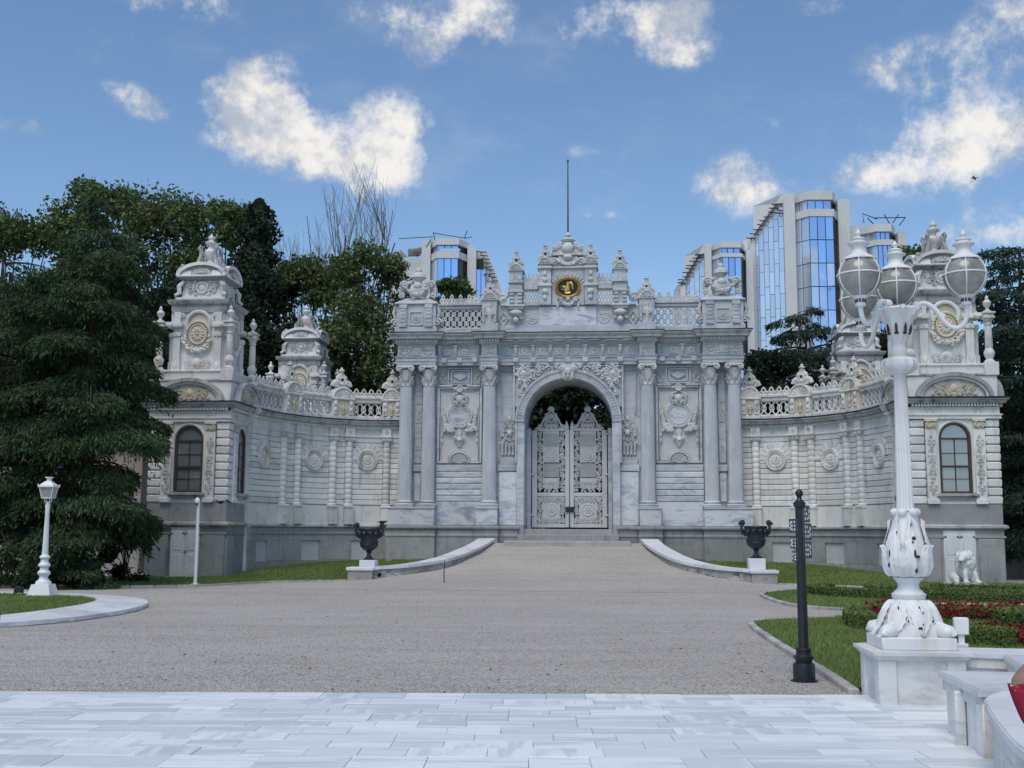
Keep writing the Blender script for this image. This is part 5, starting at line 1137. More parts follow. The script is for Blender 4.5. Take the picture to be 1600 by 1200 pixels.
def grass(name, label, pts, h=.05, wd=.012):
    n = len(pts); a = rng.uniform(0, 2*pi, n); L = rng.uniform(.6, 1.25, n)*h; dx = np.c_[np.cos(a), np.sin(a), np.zeros(n)]*wd*.5
    le = rng.normal(0, .4, (n, 2))*L[:, None]; tip = pts+np.c_[le, L]
    V = np.stack([pts-dx, pts+dx, tip], 1).reshape(-1, 3); F = np.arange(3*n).reshape(-1, 3)
    o = put(name, mesh_np(name, V, F, 'grass_blade')); o['kind'] = 'stuff'; o['label'] = label; o['category'] = 'grass'; return o
def scatter_poly(P, n, z):
    P = np.array(P); lo, hi = P.min(0), P.max(0); q = rng.uniform(lo, hi, (n*2, 2)); q = q[in_poly(P, q)][:n]; return np.c_[q, np.full(len(q), z)]
ISL = [(-9.87, 22.46), (-9.64, 23.69), (-9.55, 25.7), (-9.75, 27.2), (-10.2, 28.4), (-10.9, 29.35), (-12.6, 30.3), (-16, 31), (-26, 31), (-26, 20), (-12, 20.2), (-10.6, 21.2)]
KRB = [(-9.03, 20.55), (-8.36, 21.75), (-8.08, 23.2), (-8.02, 24.3), (-8.12, 25.7), (-8.45, 27.), (-9.0, 28.2), (-9.8, 29.1), (-10.9, 29.9), (-12.6, 30.8), (-16, 31.6), (-26, 31.6), (-26, 18.6), (-12, 18.9), (-10.2, 19.5)]
isl = flat('lawn_island', ISL, .03, 'lawn_soil')
kb = struct(obj('kerb_bed', MB().add([(x, y, .02) for x, y in KRB]+[(x, y, -.05) for x, y in KRB], [tuple(range(len(KRB)))]+[(i, (i+1) % len(KRB), (i+1) % len(KRB)+len(KRB), i+len(KRB)) for i in range(len(KRB))]), 'rubble'))
def resample(P, n, closed=False):
    P = [np.array(p, float) for p in P]+([np.array(P[0], float)] if closed else []); s = [0]
    for a, b in zip(P[:-1], P[1:]): s.append(s[-1]+np.linalg.norm(b-a))
    return [tuple(np.array([np.interp(t, s, [p[k] for p in P]) for k in range(len(P[0]))])) for t in np.linspace(0, s[-1], n)]
ko = resample(catmull(KRB[:11], 5), 29); ki = resample(catmull(ISL[:8], 5), 29)
for a in range(28):                                        # wide marble kerb slabs round the island
    q = [ko[a], ko[a+1], ki[a+1], ki[a]]; c = np.mean(q, 0)
    q = [tuple(c+(np.array(p)-c)*.992) for p in q]
    v = [(x, y, .075) for x, y in q]+[(x, y, .0) for x, y in q]
    obj('kerb_slab', MB().add(v, [(0, 1, 2, 3)]+[(i, i+4, (i+1) % 4+4, (i+1) % 4) for i in range(4)]), 'kerb_marble', kb, smooth=0)
LD = [(7.25, 32.9), (6.92, 31.6), (6.73, 29.3), (6.79, 27.3), (7.54, 26.2), (9, 25.4), (20, 24.4), (34, 26), (34, 34.5), (14.9, 33.9), (9.1, 35.1), (8.2, 34.4)]
LE = [(4.61, 22.04), (4.22, 18.45), (3.96, 15), (3.76, 12.9), (4.0, 12.62), (8, 12.62), (26, 12.8), (26, 25.2), (14, 24.9), (9, 24.6), (7.2, 24.4), (6.4, 23.3), (5.02, 22.7)]
ld = flat('lawn_parterre', LD, .03, 'lawn_soil'); le_ = flat('lawn_corner', LE, .03, 'lawn_soil')
def kerb_line(P, n, par, w=.06, m='kerb_stone'):
    Q = resample(catmull(P, 6), n+1)
    for a, b in zip(Q[:-1], Q[1:]):
        L = math.dist(a, b); put('kerb_stone', mesh_of('kerb_stone', MB().box(-L/2+.006, L/2-.006, -w, w, -.1, .055, .012), m, 0), par, ((a[0]+b[0])/2, (a[1]+b[1])/2, pr_.uniform(-.006, .006)), (0, 0, math.atan2(b[1]-a[1], b[0]-a[0])))
kerb_line([(6.5, 23.35), (5.02, 22.75), (4.55, 22.08), (4.16, 18.45), (3.90, 15), (3.70, 12.6)], 22, le_)
kerb_line([(9.0, 35.15), (8.2, 34.45), (7.2, 32.95), (6.87, 31.6), (6.68, 29.3), (6.74, 27.3), (7.5, 26.15), (9, 25.35)], 20, ld)
rsel = rng.uniform(0, 1, 9000)
def grid_pts(G, n):
    i = rng.integers(0, (len(G)//9)-1, n); u = rng.random(n)[:, None]; v = rng.random(n)*7.99; j = v.astype(int); v = (v-j)[:, None]
    g = lambda a, b: G[a*9+b]
    return g(i, j)*(1-u)*(1-v)+g(i+1, j)*u*(1-v)+g(i, j+1)*(1-u)*v+g(i+1, j+1)*u*v
grass('grass_blades', 'short green grass of the corner lawn beside the black signpost', scatter_poly([p if p[0] < 12 else (12, p[1]) for p in LE], 70000, .03), .05, .014)
grass('grass_blades', 'short green grass of the parterre lawn round the low hedges', scatter_poly([p if p[0] < 18 else (18, p[1]) for p in LD], 40000, .03), .055, .018)
grass('grass_blades', 'short green grass of the island lawn at the white lamp post', scatter_poly([p if p[0] > -15 else (-15, p[1]) for p in ISL], 40000, .03), .055, .018)
grass('grass_blades', 'short green grass of the lawn under the left wing wall', grid_pts(gA, 45000), .07, .025); grass('grass_blades', 'short green grass of the lawn under the right wing wall', grid_pts(gC, 45000), .07, .025)
def pebbles():
    n = 16000; y = 12.5+rng.random(n)**1.8*9; x = rng.uniform(-8, 5, n); keep = ~in_poly(LE, np.c_[x, y]) & (x < 4.4+.0*y); x, y = x[keep], y[keep]; n = len(x)
    s = rng.uniform(.004, .013, n); c = np.c_[x, y, np.full(n, -.018)+s*.2]
    D = np.array([(1, 0, 0), (-1, 0, 0), (0, 1, 0), (0, -1, 0), (0, 0, .8)]); V = (c[:, None, :]+D[None]*s[:, None, None]*rng.uniform(.6, 1.3, (n, 5, 1))).reshape(-1, 3)
    F = np.array([(0, 2, 4), (2, 1, 4), (1, 3, 4), (3, 0, 4)]); F = (F[None]+np.arange(n)[:, None, None]*5).reshape(-1, 3)
    o = put('loose_gravel', mesh_np('loose_gravel', V, F, 'pebble')); o['kind'] = 'stuff'; tag(o, 'loose grey pebbles of the forecourt beyond the marble paving', 'gravel')
leafmat('pebble', (.24, .225, .21), (.33, .31, .29), (.55, .53, .50), .9); pebbles()

def litter():
    n = 420; y = 12.6+rng.random(n)**1.4*26; x = rng.uniform(-9, 4.3, n); C = np.c_[x, y, np.full(n, -.008)]; C = C[~in_poly(LE, C[:, :2]) & ~in_poly(KRB, C[:, :2])]
    V, F = leaf_cards(C, .05, np.tile([[0, 0, 1.]], (len(C), 1)), .25); V[:, 2] = np.maximum(V[:, 2], -.014); o = put('fallen_leaves', mesh_np('fallen_leaves', V, F, 'dry_leaf')); o['kind'] = 'stuff'; tag(o, 'scattered dry brown leaves lying on the gravel forecourt', 'leaves')
# ------------------------------------------------------------------ hedges, flower beds
def leaf_cards(C, size, nrm=None, jitter=.6):
    n = len(C); a = rng.normal(0, 1, (n, 3)); 
    if nrm is not None: a = nrm+a*jitter
    a /= np.linalg.norm(a, axis=1)[:, None]; b = rng.normal(0, 1, (n, 3)); b -= a*(a*b).sum(1)[:, None]; b /= np.linalg.norm(b, axis=1)[:, None]; c = np.cross(a, b)
    s = size*rng.uniform(.6, 1.25, n)[:, None]
    V = np.stack([C-b*s*.5, C+c*s*.3, C+b*s*.55, C-c*s*.3], 1).reshape(-1, 3); return V, np.arange(4*n).reshape(-1, 4)
def hedge(P, h, w, label, n, m='hedge_leaf', z=.03, closed=False, name='box_hedge', cat='hedge', group='clipped box hedges', lsize=.055):
    Q = resample(catmull(P, 6), max(8, len(P)*5)); c0 = Q[len(Q)//2]
    t = thing(name, label, cat, (c0[0], c0[1], z), 0, group, (c0[0], c0[1], z))
    v = []; f = []
    for i, q in enumerate(Q):
        a = np.array(Q[max(i-1, 0)]); b = np.array(Q[min(i+1, len(Q)-1)]); d = (b-a)/np.linalg.norm(b-a); nn = np.array((-d[1], d[0]))*w*.47
        for s, zz in ((-1, z-.03), (-1.04, z+h*.55), (-.86, z+h*.95), (.86, z+h*.95), (1.04, z+h*.55), (1, z-.03)): v.append((q[0]+nn[0]*s, q[1]+nn[1]*s, zz))
    for i in range(len(Q)-1):
        for k in range(5): f.append((i*6+k, i*6+k+1, i*6+k+7, i*6+k+6))
    f += [tuple(range(6)), tuple((len(Q)-1)*6+k for k in range(6))]
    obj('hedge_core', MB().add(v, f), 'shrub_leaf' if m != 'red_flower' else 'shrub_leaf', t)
    s = rng.uniform(0, len(Q)-1.001, n); i = s.astype(int); u = (s-i)[:, None]; A = np.array(Q); c = A[i]*(1-u)+A[i+1]*u; d = A[i+1]-A[i]; d /= np.linalg.norm(d, axis=1)[:, None]; nn = np.c_[-d[:, 1], d[:, 0]]
    side = rng.random(n); k = np.where(side < .5, rng.uniform(-1, 1, n), np.where(side < .75, -1, 1)); zz = np.where(side < .5, h, rng.uniform(0, h, n))
    bumpz = np.sin(s*9.3)*.012+rng.normal(0, .018, n)
    C = np.c_[c+nn*(k*w*.5)[:, None]*(1+.03*np.sin(s*13))[:, None], z+zz+bumpz]; N = np.where((side < .5)[:, None], [[0, 0, 1.]], np.c_[nn*k[:, None], np.zeros(n)])
    for e_, sg_ in ((0, -1), (-1, 1)):
        a_ = A[e_]; d_ = (A[1]-A[0]) if e_ == 0 else (A[-1]-A[-2]); d_ = d_/np.linalg.norm(d_)*sg_; m_ = 700; q_ = rng.uniform(-1, 1, m_)*w*.5; C = np.r_[C, np.c_[a_+d_*.03+np.c_[-d_[1]*q_, d_[0]*q_], z+rng.uniform(0, h, m_)]]; N = np.r_[N, np.tile([[d_[0], d_[1], .2]], (m_, 1))]
    V, F = leaf_cards(C, lsize, N, .8); o = put('leaves', mesh_np('leaves', V, F, m), t); o['kind'] = 'stuff'; return t
def flowers(P, h, label, n, name='flower_bed', m='red_flower', size=.075, z=.03):
    P = np.array(P); C = scatter_poly(P, n, z); k = rng.random(len(C)); clump = .72+.28*np.sin(C[:, 0]*11)*np.cos(C[:, 1]*9); C[:, 2] += h*np.sqrt(k)*clump
    V, F = leaf_cards(C, size); t = thing(name, label, 'flowers', (*P.mean(0), z), 0, 'red flower beds', (*P.mean(0), z))
    o = put('blossoms', mesh_np('blossoms', V, F, m), t); o['kind'] = 'stuff'
    C2 = scatter_poly(P, n//5, z); C2[:, 2] += h*.5*rng.random(len(C2)); V, F = leaf_cards(C2, size); o = put('foliage', mesh_np('foliage', V, F, 'shrub_leaf'), t); o['kind'] = 'stuff'; return t
hedge([(8.3, 23.4), (7.1, 22.95), (6.6, 22.1), (6.32, 21.2), (6.42, 20.), (6.8, 18.7), (7.5, 17.5)], .24, .42, 'low light green hedge bending round the flower bed left of the globe lamp', 26000)
hedge([(17, 22.6), (12.5, 22.7), (9.4, 22.9), (7.9, 23.3)], .22, .4, 'dark green straight hedge between the globe lamp and the curled hedge', 18000, 'hedge_leaf')
hedge([(17, 18.6), (12., 19.4), (9.7, 20.3), (9.15, 21.2), (9.6, 22.1), (10.6, 22.2), (11.1, 21.5), (10.6, 21.1)], .28, .46, 'curled thick hedge at the right edge of the picture', 26000)
hedge([(18, 27.2), (13, 28.4), (9.6, 30.2), (8.6, 31.6), (8.55, 32.8), (9.2, 33.6)], .22, .42, 'long dark hedge sweeping across the parterre lawn', 22000)
hedge([(18, 29.5), (13.5, 30.3), (11.2, 31.5), (10.2, 32.6), (10.6, 33.5)], .22, .42, 'inner hedge below the white lion statue', 18000)
hedge([(20, 32.0), (15.6, 32.4), (13.4, 33.2), (12.2, 33.6)], .22, .42, 'short hedge piece directly in front of the white lion', 14000)
hedge([(15.4, 29.5), (15.9, 30.6), (16.8, 31.2), (18, 31.2)], .28, .46, 'small rounded hedge right of the white lion', 12000)
litter()
flowers([(6.95, 22.5), (6.7, 21.5), (7.0, 20.2), (7.6, 20.6), (8.3, 22.4), (12, 22.2), (17, 22.), (17, 24.2), (11, 24.4), (7.4, 24.3)], .36, 'deep red flower bed behind the base of the globe lamp', 12000)
flowers([(7.0, 19.3), (7.4, 17.5), (12, 16.4), (12, 17.6), (8.9, 19.0), (7.6, 19.9)], .24, 'deep red flower bed beside the white floodlight', 9000)
fl2 = scatter_poly([(8.2, 24.0), (9, 23.4), (13, 23.1), (13, 23.6)], 240, .3); V, F = leaf_cards(fl2, .06); o = put('cream_flowers', mesh_np('cream_flowers', V, F, 'cream_flower')); o['kind'] = 'stuff'; tag(o, 'row of small cream flowers edging the red flower bed', 'flowers')
# ------------------------------------------------------------------ lamps, signpost, marble walls
def globe_lamp():
    X, Y = 4.17, 12.15
    t = thing('globe_lamp', 'tall white cast iron lamp with four glass globes on a marble plinth', 'lamp', (X, Y, 0), BR); W_ = 'white_iron'; K = 'weathered_marble'
    P = lambda n, mb, m=W_, par=t: obj(n, mb, m, par)
    pl = P('plinth', MB().box(-.40, .40, -.40, .40, -.05, .44, .01), K)
    for sx in (-1, 1):
        for sy in (-1, 1): obj('plinth_pilaster', MB().box(sx*.34-.09, sx*.34+.09, sy*.34-.09, sy*.34+.09, -.05, .441, .008), K, pl)
    obj('plinth_cap', MB().mold([(-.42, .42), (-.42, -.42), (.42, -.42), (.42, .42)], [(-.02, .43), (.02, .44), (.04, .47), (.07, .49), (.07, .52), (.0, .535)], True), K, pl)
    P('footing_block', MB().box(-.37, .37, -.37, .37, .53, .66, .012))
    lob = lambda n, a: (lambda ang, z: 1+a*abs(cos(n*ang/2))-a*.4)
    ft = P('leaf_foot', MB().lathe([(.33, .66), (.335, .70), (.31, .78), (.285, .86), (.25, .94), (.20, 1.0), (.15, 1.03)], 64, mod=lob(8, .12)))
    for k in range(4):
        T = Matrix.Rotation(pi/4+k*pi/2, 4, 'Z')
        obj('scroll_foot', MB().blob((.40, 0, .71), (.10, .08, .075), 12, 8, T).volute(.36, .73, .09, 1.3, .035, -.06, 0, 1, 14).merge(MB().blob((.30, .0, .72), (.1, .12, .06), 10, 6, T)) if False else MB().blob((.40, 0, .715), (.105, .085, .075), 12, 8, T).tube([(.24, 0, .80), (.34, 0, .76), (.46, 0, .73), (.5, 0, .68)], [.05, .05, .05, .03], 8, False, T), W_, ft)
    P('neck', MB().lathe([(.15, 1.02), (.17, 1.04), (.175, 1.08), (.15, 1.10), (.11, 1.14), (.105, 1.18), (.13, 1.22), (.15, 1.235), (.15, 1.25)], 28))
    vs = P('leaf_vase', MB().lathe([(.13, 1.25), (.18, 1.29), (.215, 1.37), (.222, 1.46), (.205, 1.58), (.17, 1.70), (.135, 1.80), (.11, 1.88), (.105, 1.93)], 72, mod=lob(6, .13)))
    RV = lambda z: float(np.interp(z, [1.25, 1.29, 1.37, 1.46, 1.58, 1.70, 1.80, 1.88, 1.93], [.13, .18, .215, .222, .205, .17, .135, .11, .105]))
    RF = lambda z: float(np.interp(z, [.66, .70, .78, .86, .94, 1.0, 1.03], [.33, .335, .31, .285, .25, .20, .15]))
    def acanthus(a0, z0, z1, wid, RR, lift=.02, teeth=7, nv=28, nu=8, curl=.05):
        """broad toothed leaf lying against a turned body, with a raised midrib and side lobes"""
        mb = MB()
        for i in range(nv+1):
            v = i/nv; z = z0+(z1-z0)*v; w = wid*(sin(pi*min(1, .16+.84*v))**.8)*(1-.16*abs(sin(teeth*pi*v)))
            for j in range(nu+1):
                u = j/nu*2-1; r = RR(z)*1.06+lift*(1-.55*abs(u))+.010*cos(u*9+v*6)*(1-abs(u)*.4)+(.012 if abs(u) < .1 else 0)+curl*max(0, v-.82)*3
                a = a0+u*w; mb.v.append((r*cos(a), r*sin(a), z+.05*abs(u)*(z1-z0)*.6-(.03*max(0, v-.9)*5)))
        for i in range(nv):
            for j in range(nu): q = i*(nu+1)+j; mb.f.append((q, q+1, q+nu+2, q+nu+1))
        return mb
    for k in range(6):
        obj('acanthus_leaf', acanthus(k*pi/3+pi/6+.1, 1.262, 1.86, .50, RV, .016), W_, vs, smooth=50); obj('acanthus_leaf', acanthus(k*pi/3+.1, 1.262, 1.60, .44, RV, .030, 5), W_, vs, smooth=50)
        obj('vase_bud', MB().blob((.115, 0, 1.93), (.045, .05, .045), 8, 6, Matrix.Rotation(k*pi/3, 4, 'Z')), W_, vs)
    for k in range(8): obj('acanthus_leaf', acanthus(k*pi/4+.12, 1.02, .69, .36, RF, .014, 5, 20, 8, .03), W_, ft, smooth=50)
    op = MB(); rs = random.Random(8)                        # dark blobs in place of the shade inside rusted openings between the leaves
    op2 = MB()
    for a, z, sx, sz in ((-1.45, 1.33, .03, .035), (-1.5, 1.5, .022, .05), (-1.40, 1.47, .04, .02), (-1.48, 1.66, .04, .022), (-1.55, 1.62, .02, .012), (-1.52, 1.80, .012, .02), (-2.55, 1.5, .012, .05), (-2.6, 1.38, .02, .03), (-.9, 1.6, .015, .012), (-2.3, 1.72, .012, .015)):
        r = float(np.interp(z, [1.29, 1.37, 1.46, 1.58, 1.7, 1.8], [.18, .215, .222, .205, .17, .135]))*1.06+.036; op.blob((r-.006, 0, z), (.010, sx*.6, sz*.9), 5, 4, Matrix.Rotation(a, 4, 'Z'))
    for a, z, sx, sz in ((-1.45, .94, .02, .035), (-1.35, .90, .012, .02), (-1.5, .75, .06, .018), (-1.43, .78, .02, .025), (-2.2, .94, .012, .03), (-1.05, .82, .012, .02), (-1.85, .82, .012, .02)):
        r = float(np.interp(z, [.7, .78, .86, .94], [.335, .31, .285, .25]))*1.06+.02; op2.blob((r-.008, 0, z), (.012, sx*.6, sz*.9), 5, 4, Matrix.Rotation(a, 4, 'Z'))
    o = obj('rust_opening_shade', op, 'rust_and_hole_shade', vs); o['kind'] = 'stuff'; o = obj('rust_opening_shade', op2, 'rust_and_hole_shade', ft); o['kind'] = 'stuff'
    P('fluted_shaft', MB().lathe([(.095, 1.94), (.088, 2.0), (.075, 2.7), (.066, 3.3), (.064, 3.42)], 72, mod=lambda a, z: 1-.13*max(0, cos(12*a))**.6))
    P('collar', MB().lathe([(.07, 3.40), (.12, 3.42), (.175, 3.46), (.19, 3.50), (.185, 3.545), (.15, 3.575), (.10, 3.59), (.07, 3.60)], 48, mod=lambda a, z: 1+.05*cos(12*a)))
    P('stem', MB().lathe([(.07, 3.58), (.09, 3.62), (.08, 3.68), (.07, 3.72), (.085, 3.76)], 24))
    cu = P('leaf_cup', MB().lathe([(.075, 3.74), (.10, 3.80), (.115, 3.88), (.15, 3.98), (.19, 4.06), (.215, 4.10), (.20, 4.12), (.16, 4.09), (.05, 4.02)], 56, mod=lob(8, .12)))
    for k in range(8): obj('cup_leaf_tip', MB().tube([(.17, 0, 4.04), (.215, 0, 4.10), (.24, 0, 4.105), (.25, 0, 4.075)], [.035, .035, .03, .012], 6, False, Matrix.Rotation(k*pi/4, 4, 'Z')), W_, cu)
    cs = MB()
    for k in range(8): cs.blob((.128, 0, 3.90), (.016, .014, .06), 7, 5, Matrix.Rotation(k*pi/4+pi/8, 4, 'Z')); cs.blob((.118, 0, 3.84), (.012, .028, .014), 7, 5, Matrix.Rotation(k*pi/4+pi/8, 4, 'Z'))  # dark blobs paint the shade of the slots in the cup
    o = obj('cup_slot_shade', cs, 'rust_and_hole_shade', cu); o['kind'] = 'stuff'
    def globe(x, y, z):
        lt = thing('x', '', '') if False else None
        r = .226; C0 = (x, y, z)
        g = P('globe_glass', MB().lathe([(.06, -r*.97)]+[(r*cos(a), r*sin(a)) for a in np.linspace(-1.32, 1.2, 16)]+[(.07, r*.95)], 32, c=C0), 'frosted_glass')
        rb = MB()
        for k in range(6): a0 = k*pi/3+.3; rb.tube([(x+(r+.004)*cos(b)*cos(a0), y+(r+.004)*cos(b)*sin(a0), z+(r+.004)*sin(b)) for b in np.linspace(-1.35, 1.25, 12)], .0085, 5)
        rb.tube([(x+(r+.003)*cos(a), y+(r+.003)*sin(a), z+.01) for a in np.linspace(0, 2*pi, 24)[:-1]], .009, 5, True); o = obj('globe_rib', rb, W_, g); o['kind'] = 'stuff'
        obj('globe_hood', MB().lathe([(.178, .165), (.172, .178), (.14, .205), (.105, .222), (.085, .24), (.075, .29), (.082, .33)], 40, mod=lambda a, zz: 1+(.07*cos(10*a) if zz < .17 else 0), c=C0), W_, g)
        obj('globe_cowl', MB().lathe([(.05, .325), (.11, .335), (.115, .345), (.075, .365), (.07, .385), (.085, .39), (.05, .41), (.02, .42), (.02, .43), (.032, .445), (.036, .455), (.018, .475), (.010, .495), (0, .505)], 24, c=C0), W_, g)
        obj('globe_socket', MB().lathe([(.035, -.33), (.055, -.32), (.055, -.30), (.045, -.28), (.05, -.25), (.075, -.23), (.08, -.215)], 20, c=C0), W_, g)
        sl = MB()
        for k in range(10): a = 2*pi*k/10; sl.box(.046, .054, -.008, .008, -.285, -.25, 0, Matrix.Translation(C0) @ Matrix.Rotation(a, 4, 'Z'))  # dark bars in place of the shade inside the socket slots
        o = obj('socket_slot_shade', sl, 'rust_and_hole_shade', g); o['kind'] = 'stuff'
    globe(0, 0, 4.375); P('centre_socket', MB().lathe([(.06, 4.0), (.06, 4.08)], 16))
    for a in (R(350), R(225), R(111)):
        c, s_ = cos(a), sin(a); path = [(.14, 4.06), (.20, 4.15), (.30, 4.165), (.40, 4.08), (.48, 3.95), (.575, 3.885), (.66, 3.92), (.70, 4.02), (.70, 4.13)]
        pp = catmull([(c*r, s_*r, z-(.1*r/.7 if s_ > .5 else 0)) for r, z in path], 4); P('scroll_arm', MB().tube(pp, .026, 8)); P('arm_rose', MB().blob((c*.19, s_*.19, 4.15), (.06, .06, .05), 8, 6)); P('arm_leaf', MB().tube([(c*.42, s_*.42, 4.07), (c*.47, s_*.47, 4.02), (c*.46, s_*.46, 3.93)], [.01, .03, .008], 6))
        globe(c*.70, s_*.70, 4.45-(.1 if s_ > .5 else .07 if s_ < -.5 else 0))
    return t
globe_lamp()
def street_lamp():
    X, Y = -12.02, 29.75; t = thing('street_lamp', 'slim white lamp post with a lantern on the island lawn at left', 'lamp', (X, Y, .03)); W_ = 'white_paint'
    P = lambda n, mb, m=W_, par=t: obj(n, mb, m, par)
    P('pedestal', MB().frustum((.30, .30), (.22, .22), 0, .30).box(-.31, .31, -.31, .31, -.05, .03, .01)); 
    P('base', MB().lathe([(.2, .30), (.19, .36), (.12, .42), (.10, .50), (.16, .56), (.165, .60), (.11, .66), (.10, .72), (.15, .76), (.15, .80), (.10, .86), (.09, .92), (.13, .97), (.13, 1.0), (.08, 1.05)], 20))
    P('pole', MB().lathe([(.078, 1.03), (.07, 1.4), (.052, 2.1), (.06, 2.14), (.05, 2.2), (.065, 2.3), (.05, 2.36), (.035, 2.42)], 16))
    for k in range(4): P('yoke', MB().tube([(.03, 0, 2.36), (.09, 0, 2.42), (.085, 0, 2.52)], .014, 6, False, Matrix.Rotation(k*pi/2+pi/4, 4, 'Z')))
    ln = P('lantern_glass', MB().frustum((.115, .115), (.17, .17), 2.51, 2.78), 'milk_glass')
    for k in range(4):
        T = Matrix.Rotation(k*pi/2, 4, 'Z'); obj('lantern_bar', MB().tube([(.12, .12, 2.5), (.175, .175, 2.79)], .016, 5, False, T), W_, ln)
    obj('lantern_tray', MB().frustum((.13, .13), (.13, .13), 2.49, 2.515), W_, ln); obj('lantern_roof', MB().frustum((.205, .205), (.205, .205), 2.78, 2.82).frustum((.19, .19), (.08, .08), 2.82, 2.93).lathe([(.085, 2.92), (.06, 2.97), (.06, 3.0), (.11, 3.03), (.11, 3.045), (0, 3.05)], 16), W_, ln)
    for k in range(4): obj('lantern_knob', MB().blob((.2, .2, 2.84), .022, 6, 5, Matrix.Rotation(k*pi/2, 4, 'Z')), W_, ln)
street_lamp()
def signpost():
    X, Y = 3.45, 13.74; t = thing('signpost', 'black iron signpost with ball top and small grey direction plates', 'signpost', (X, Y, -.02)); B_ = 'black_iron'
    P = lambda n, mb, m=B_, par=t: obj(n, mb, m, par)
    P('base', MB().lathe([(.145, 0), (.145, .02), (.128, .025), (.128, .19), (.12, .21), (.095, .22), (.10, .25), (.115, .27), (.115, .29), (.09, .31), (.085, .35), (.095, .37), (.09, .385), (.065, .40)], 32))
    P('pole', MB().lathe([(.062, .38), (.06, .5), (.054, 1.6), (.052, 2.03), (.07, 2.04), (.072, 2.09), (.05, 2.11), (.03, 2.13), (.025, 2.16)], 28)); P('ball', MB().blob((0, 0, 2.20), .048, 18, 12)); P('base_plate', MB().lathe([(.16, 0), (.16, .012), (.14, .016)], 28))
    rs = random.Random(2)
    for sg, ang, zs in ((1, R(34), (1.955, 1.745, 1.53)), (-1, R(-8), (1.815, 1.615, 1.45))):
        for i, z in enumerate(zs):
            h = (.10 if sg > 0 else (.082, .07, .062)[i]); L = (.21, .25, .24)[i] if sg > 0 else (.22, .2, .15)[i]
            d = Vector((sin(ang), cos(ang), 0)); T = Matrix.Translation((0, 0, z)) @ Matrix.Rotation(-ang, 4, 'Z') # local y runs along the plate
            x0 = .0
            pl = P('sign_plate', MB().box(-.006+sg*.045, .006+sg*.045, -.03, L, -h, h, .002, T), 'sign_plate')
            obj('plate_clamp', MB().box(sg*.03-.02, sg*.03+.02, -.02, .02, -h-.012, -h+.01, 0, T), B_, pl)
            lt = MB(); fx = sg*.045-.0075 if sg > 0 else sg*.045+.0075-.015
            for face in (-1,):
                fx = sg*.045-.0072 if sg < 0 else .045+.0087
                for r in range(3):
                    zc = h*.55-r*h*.55
                    y_ = .02
                    while y_ < L*.55: w = rs.uniform(.02, .05); lt.box(fx-.0015, fx, y_, y_+w, zc-h*.17, zc+h*.17, 0, T); y_ += w+rs.uniform(.02, .05)
                for zc in (h*.35, -h*.35): lt.box(fx-.0015, fx, L*.70, L*.86, zc-h*.25, zc+h*.25, 0, T)
            o = obj('lettering', lt, 'letter_white', pl, smooth=0); o['kind'] = 'stuff'
signpost()
def cctv():
    t = thing('camera_pole', 'thin white pole with a dome camera before the left pavilion', 'pole', (-9.92, 36.35, .03)); P = lambda n, mb, m='white_paint': obj(n, mb, m, t)
    P('pole', MB().lathe([(.09, -.05), (.09, .03), (.055, .06), (.05, 2.5), (.045, 2.62)], 16)); P('foot', MB().box(-.12, .12, -.12, .12, -.06, .03, .01)); P('dome_camera', MB().blob((-.02, -.07, 2.58), (.075, .075, .08), 12, 8)); P('camera_hood', MB().lathe([(.09, 2.60), (.085, 2.66), (.03, 2.72), (0, 2.73)], 14, c=(-.02, -.06, 0))); P('camera_lens', MB().blob((-.02, -.10, 2.53), (.045, .045, .045)), 'black_iron')
cctv()
t = thing('lawn_floodlight', 'small black floodlight on the island lawn left of the lamp post', 'floodlight', (-12.62, 29.7, .03)); obj('housing', MB().box(-.10, .10, -.06, .06, .08, .24, .015), 'black_iron', t); obj('bracket', MB().box(-.12, -.10, -.02, .02, 0, .18).box(.10, .12, -.02, .02, 0, .18).box(-.12, .12, -.03, .03, -.02, .02), 'black_iron', t); obj('lens', MB().box(-.08, .08, .06, .066, .1, .22), 'pane_glass', t)
t = thing('wall_floodlight', 'small white floodlight on the marble wall right of the globe lamp', 'floodlight', (4.76, 12.30, .53), R(-12)); obj('housing', MB().box(-.075, .075, -.05, .05, .12, .30, .012), 'white_paint', t); obj('bracket', MB().box(-.03, .03, -.02, .02, .0, .12).box(-.06, .06, -.05, .05, -.005, .03, .004), 'white_paint', t); obj('stain_plate', MB().box(-.03, .05, .021, .03, .03, .11), 'rust_and_hole_shade', t)
def marble_wall(name, label, poly, z, cat='wall', inset=.05):
    t = thing(name, label, cat, (*poly[0], 0), 0, None, (*poly[0], 0)); n = len(poly); c = np.mean(poly, 0)
    def ex(pts, z0, z1): return MB().add([(x, y, z0) for x, y in pts]+[(x, y, z1) for x, y in pts], [tuple(range(n))[::-1], tuple(range(n, 2*n))]+[(i, (i+1) % n, (i+1) % n+n, i+n) for i in range(n)])
    def off(d):
        out = []
        for i in range(n):
            a, b, e = (np.array(poly[k % n]) for k in (i-1, i, i+1)); n1 = b-a; n2 = e-b; n1 = np.array((n1[1], -n1[0]))/np.linalg.norm(n1); n2 = np.array((n2[1], -n2[0]))/np.linalg.norm(n2); m = n1+n2; m /= max(.4, 1+n1@n2); out.append(tuple(b-m*d))
        return out
    obj('body', ex(off(inset), -.05, z-.1), 'weathered_marble', t, smooth=30); obj('frieze', ex(off(inset*.5), z-.16, z-.06), 'weathered_marble', t, smooth=30)
    s = ex(off(0), z-.06, z-.012); obj('top_slab', s, 'kerb_marble', t, smooth=30); obj('top_bevel', ex(off(.012), z-.013, z), 'kerb_marble', t, smooth=30); return t
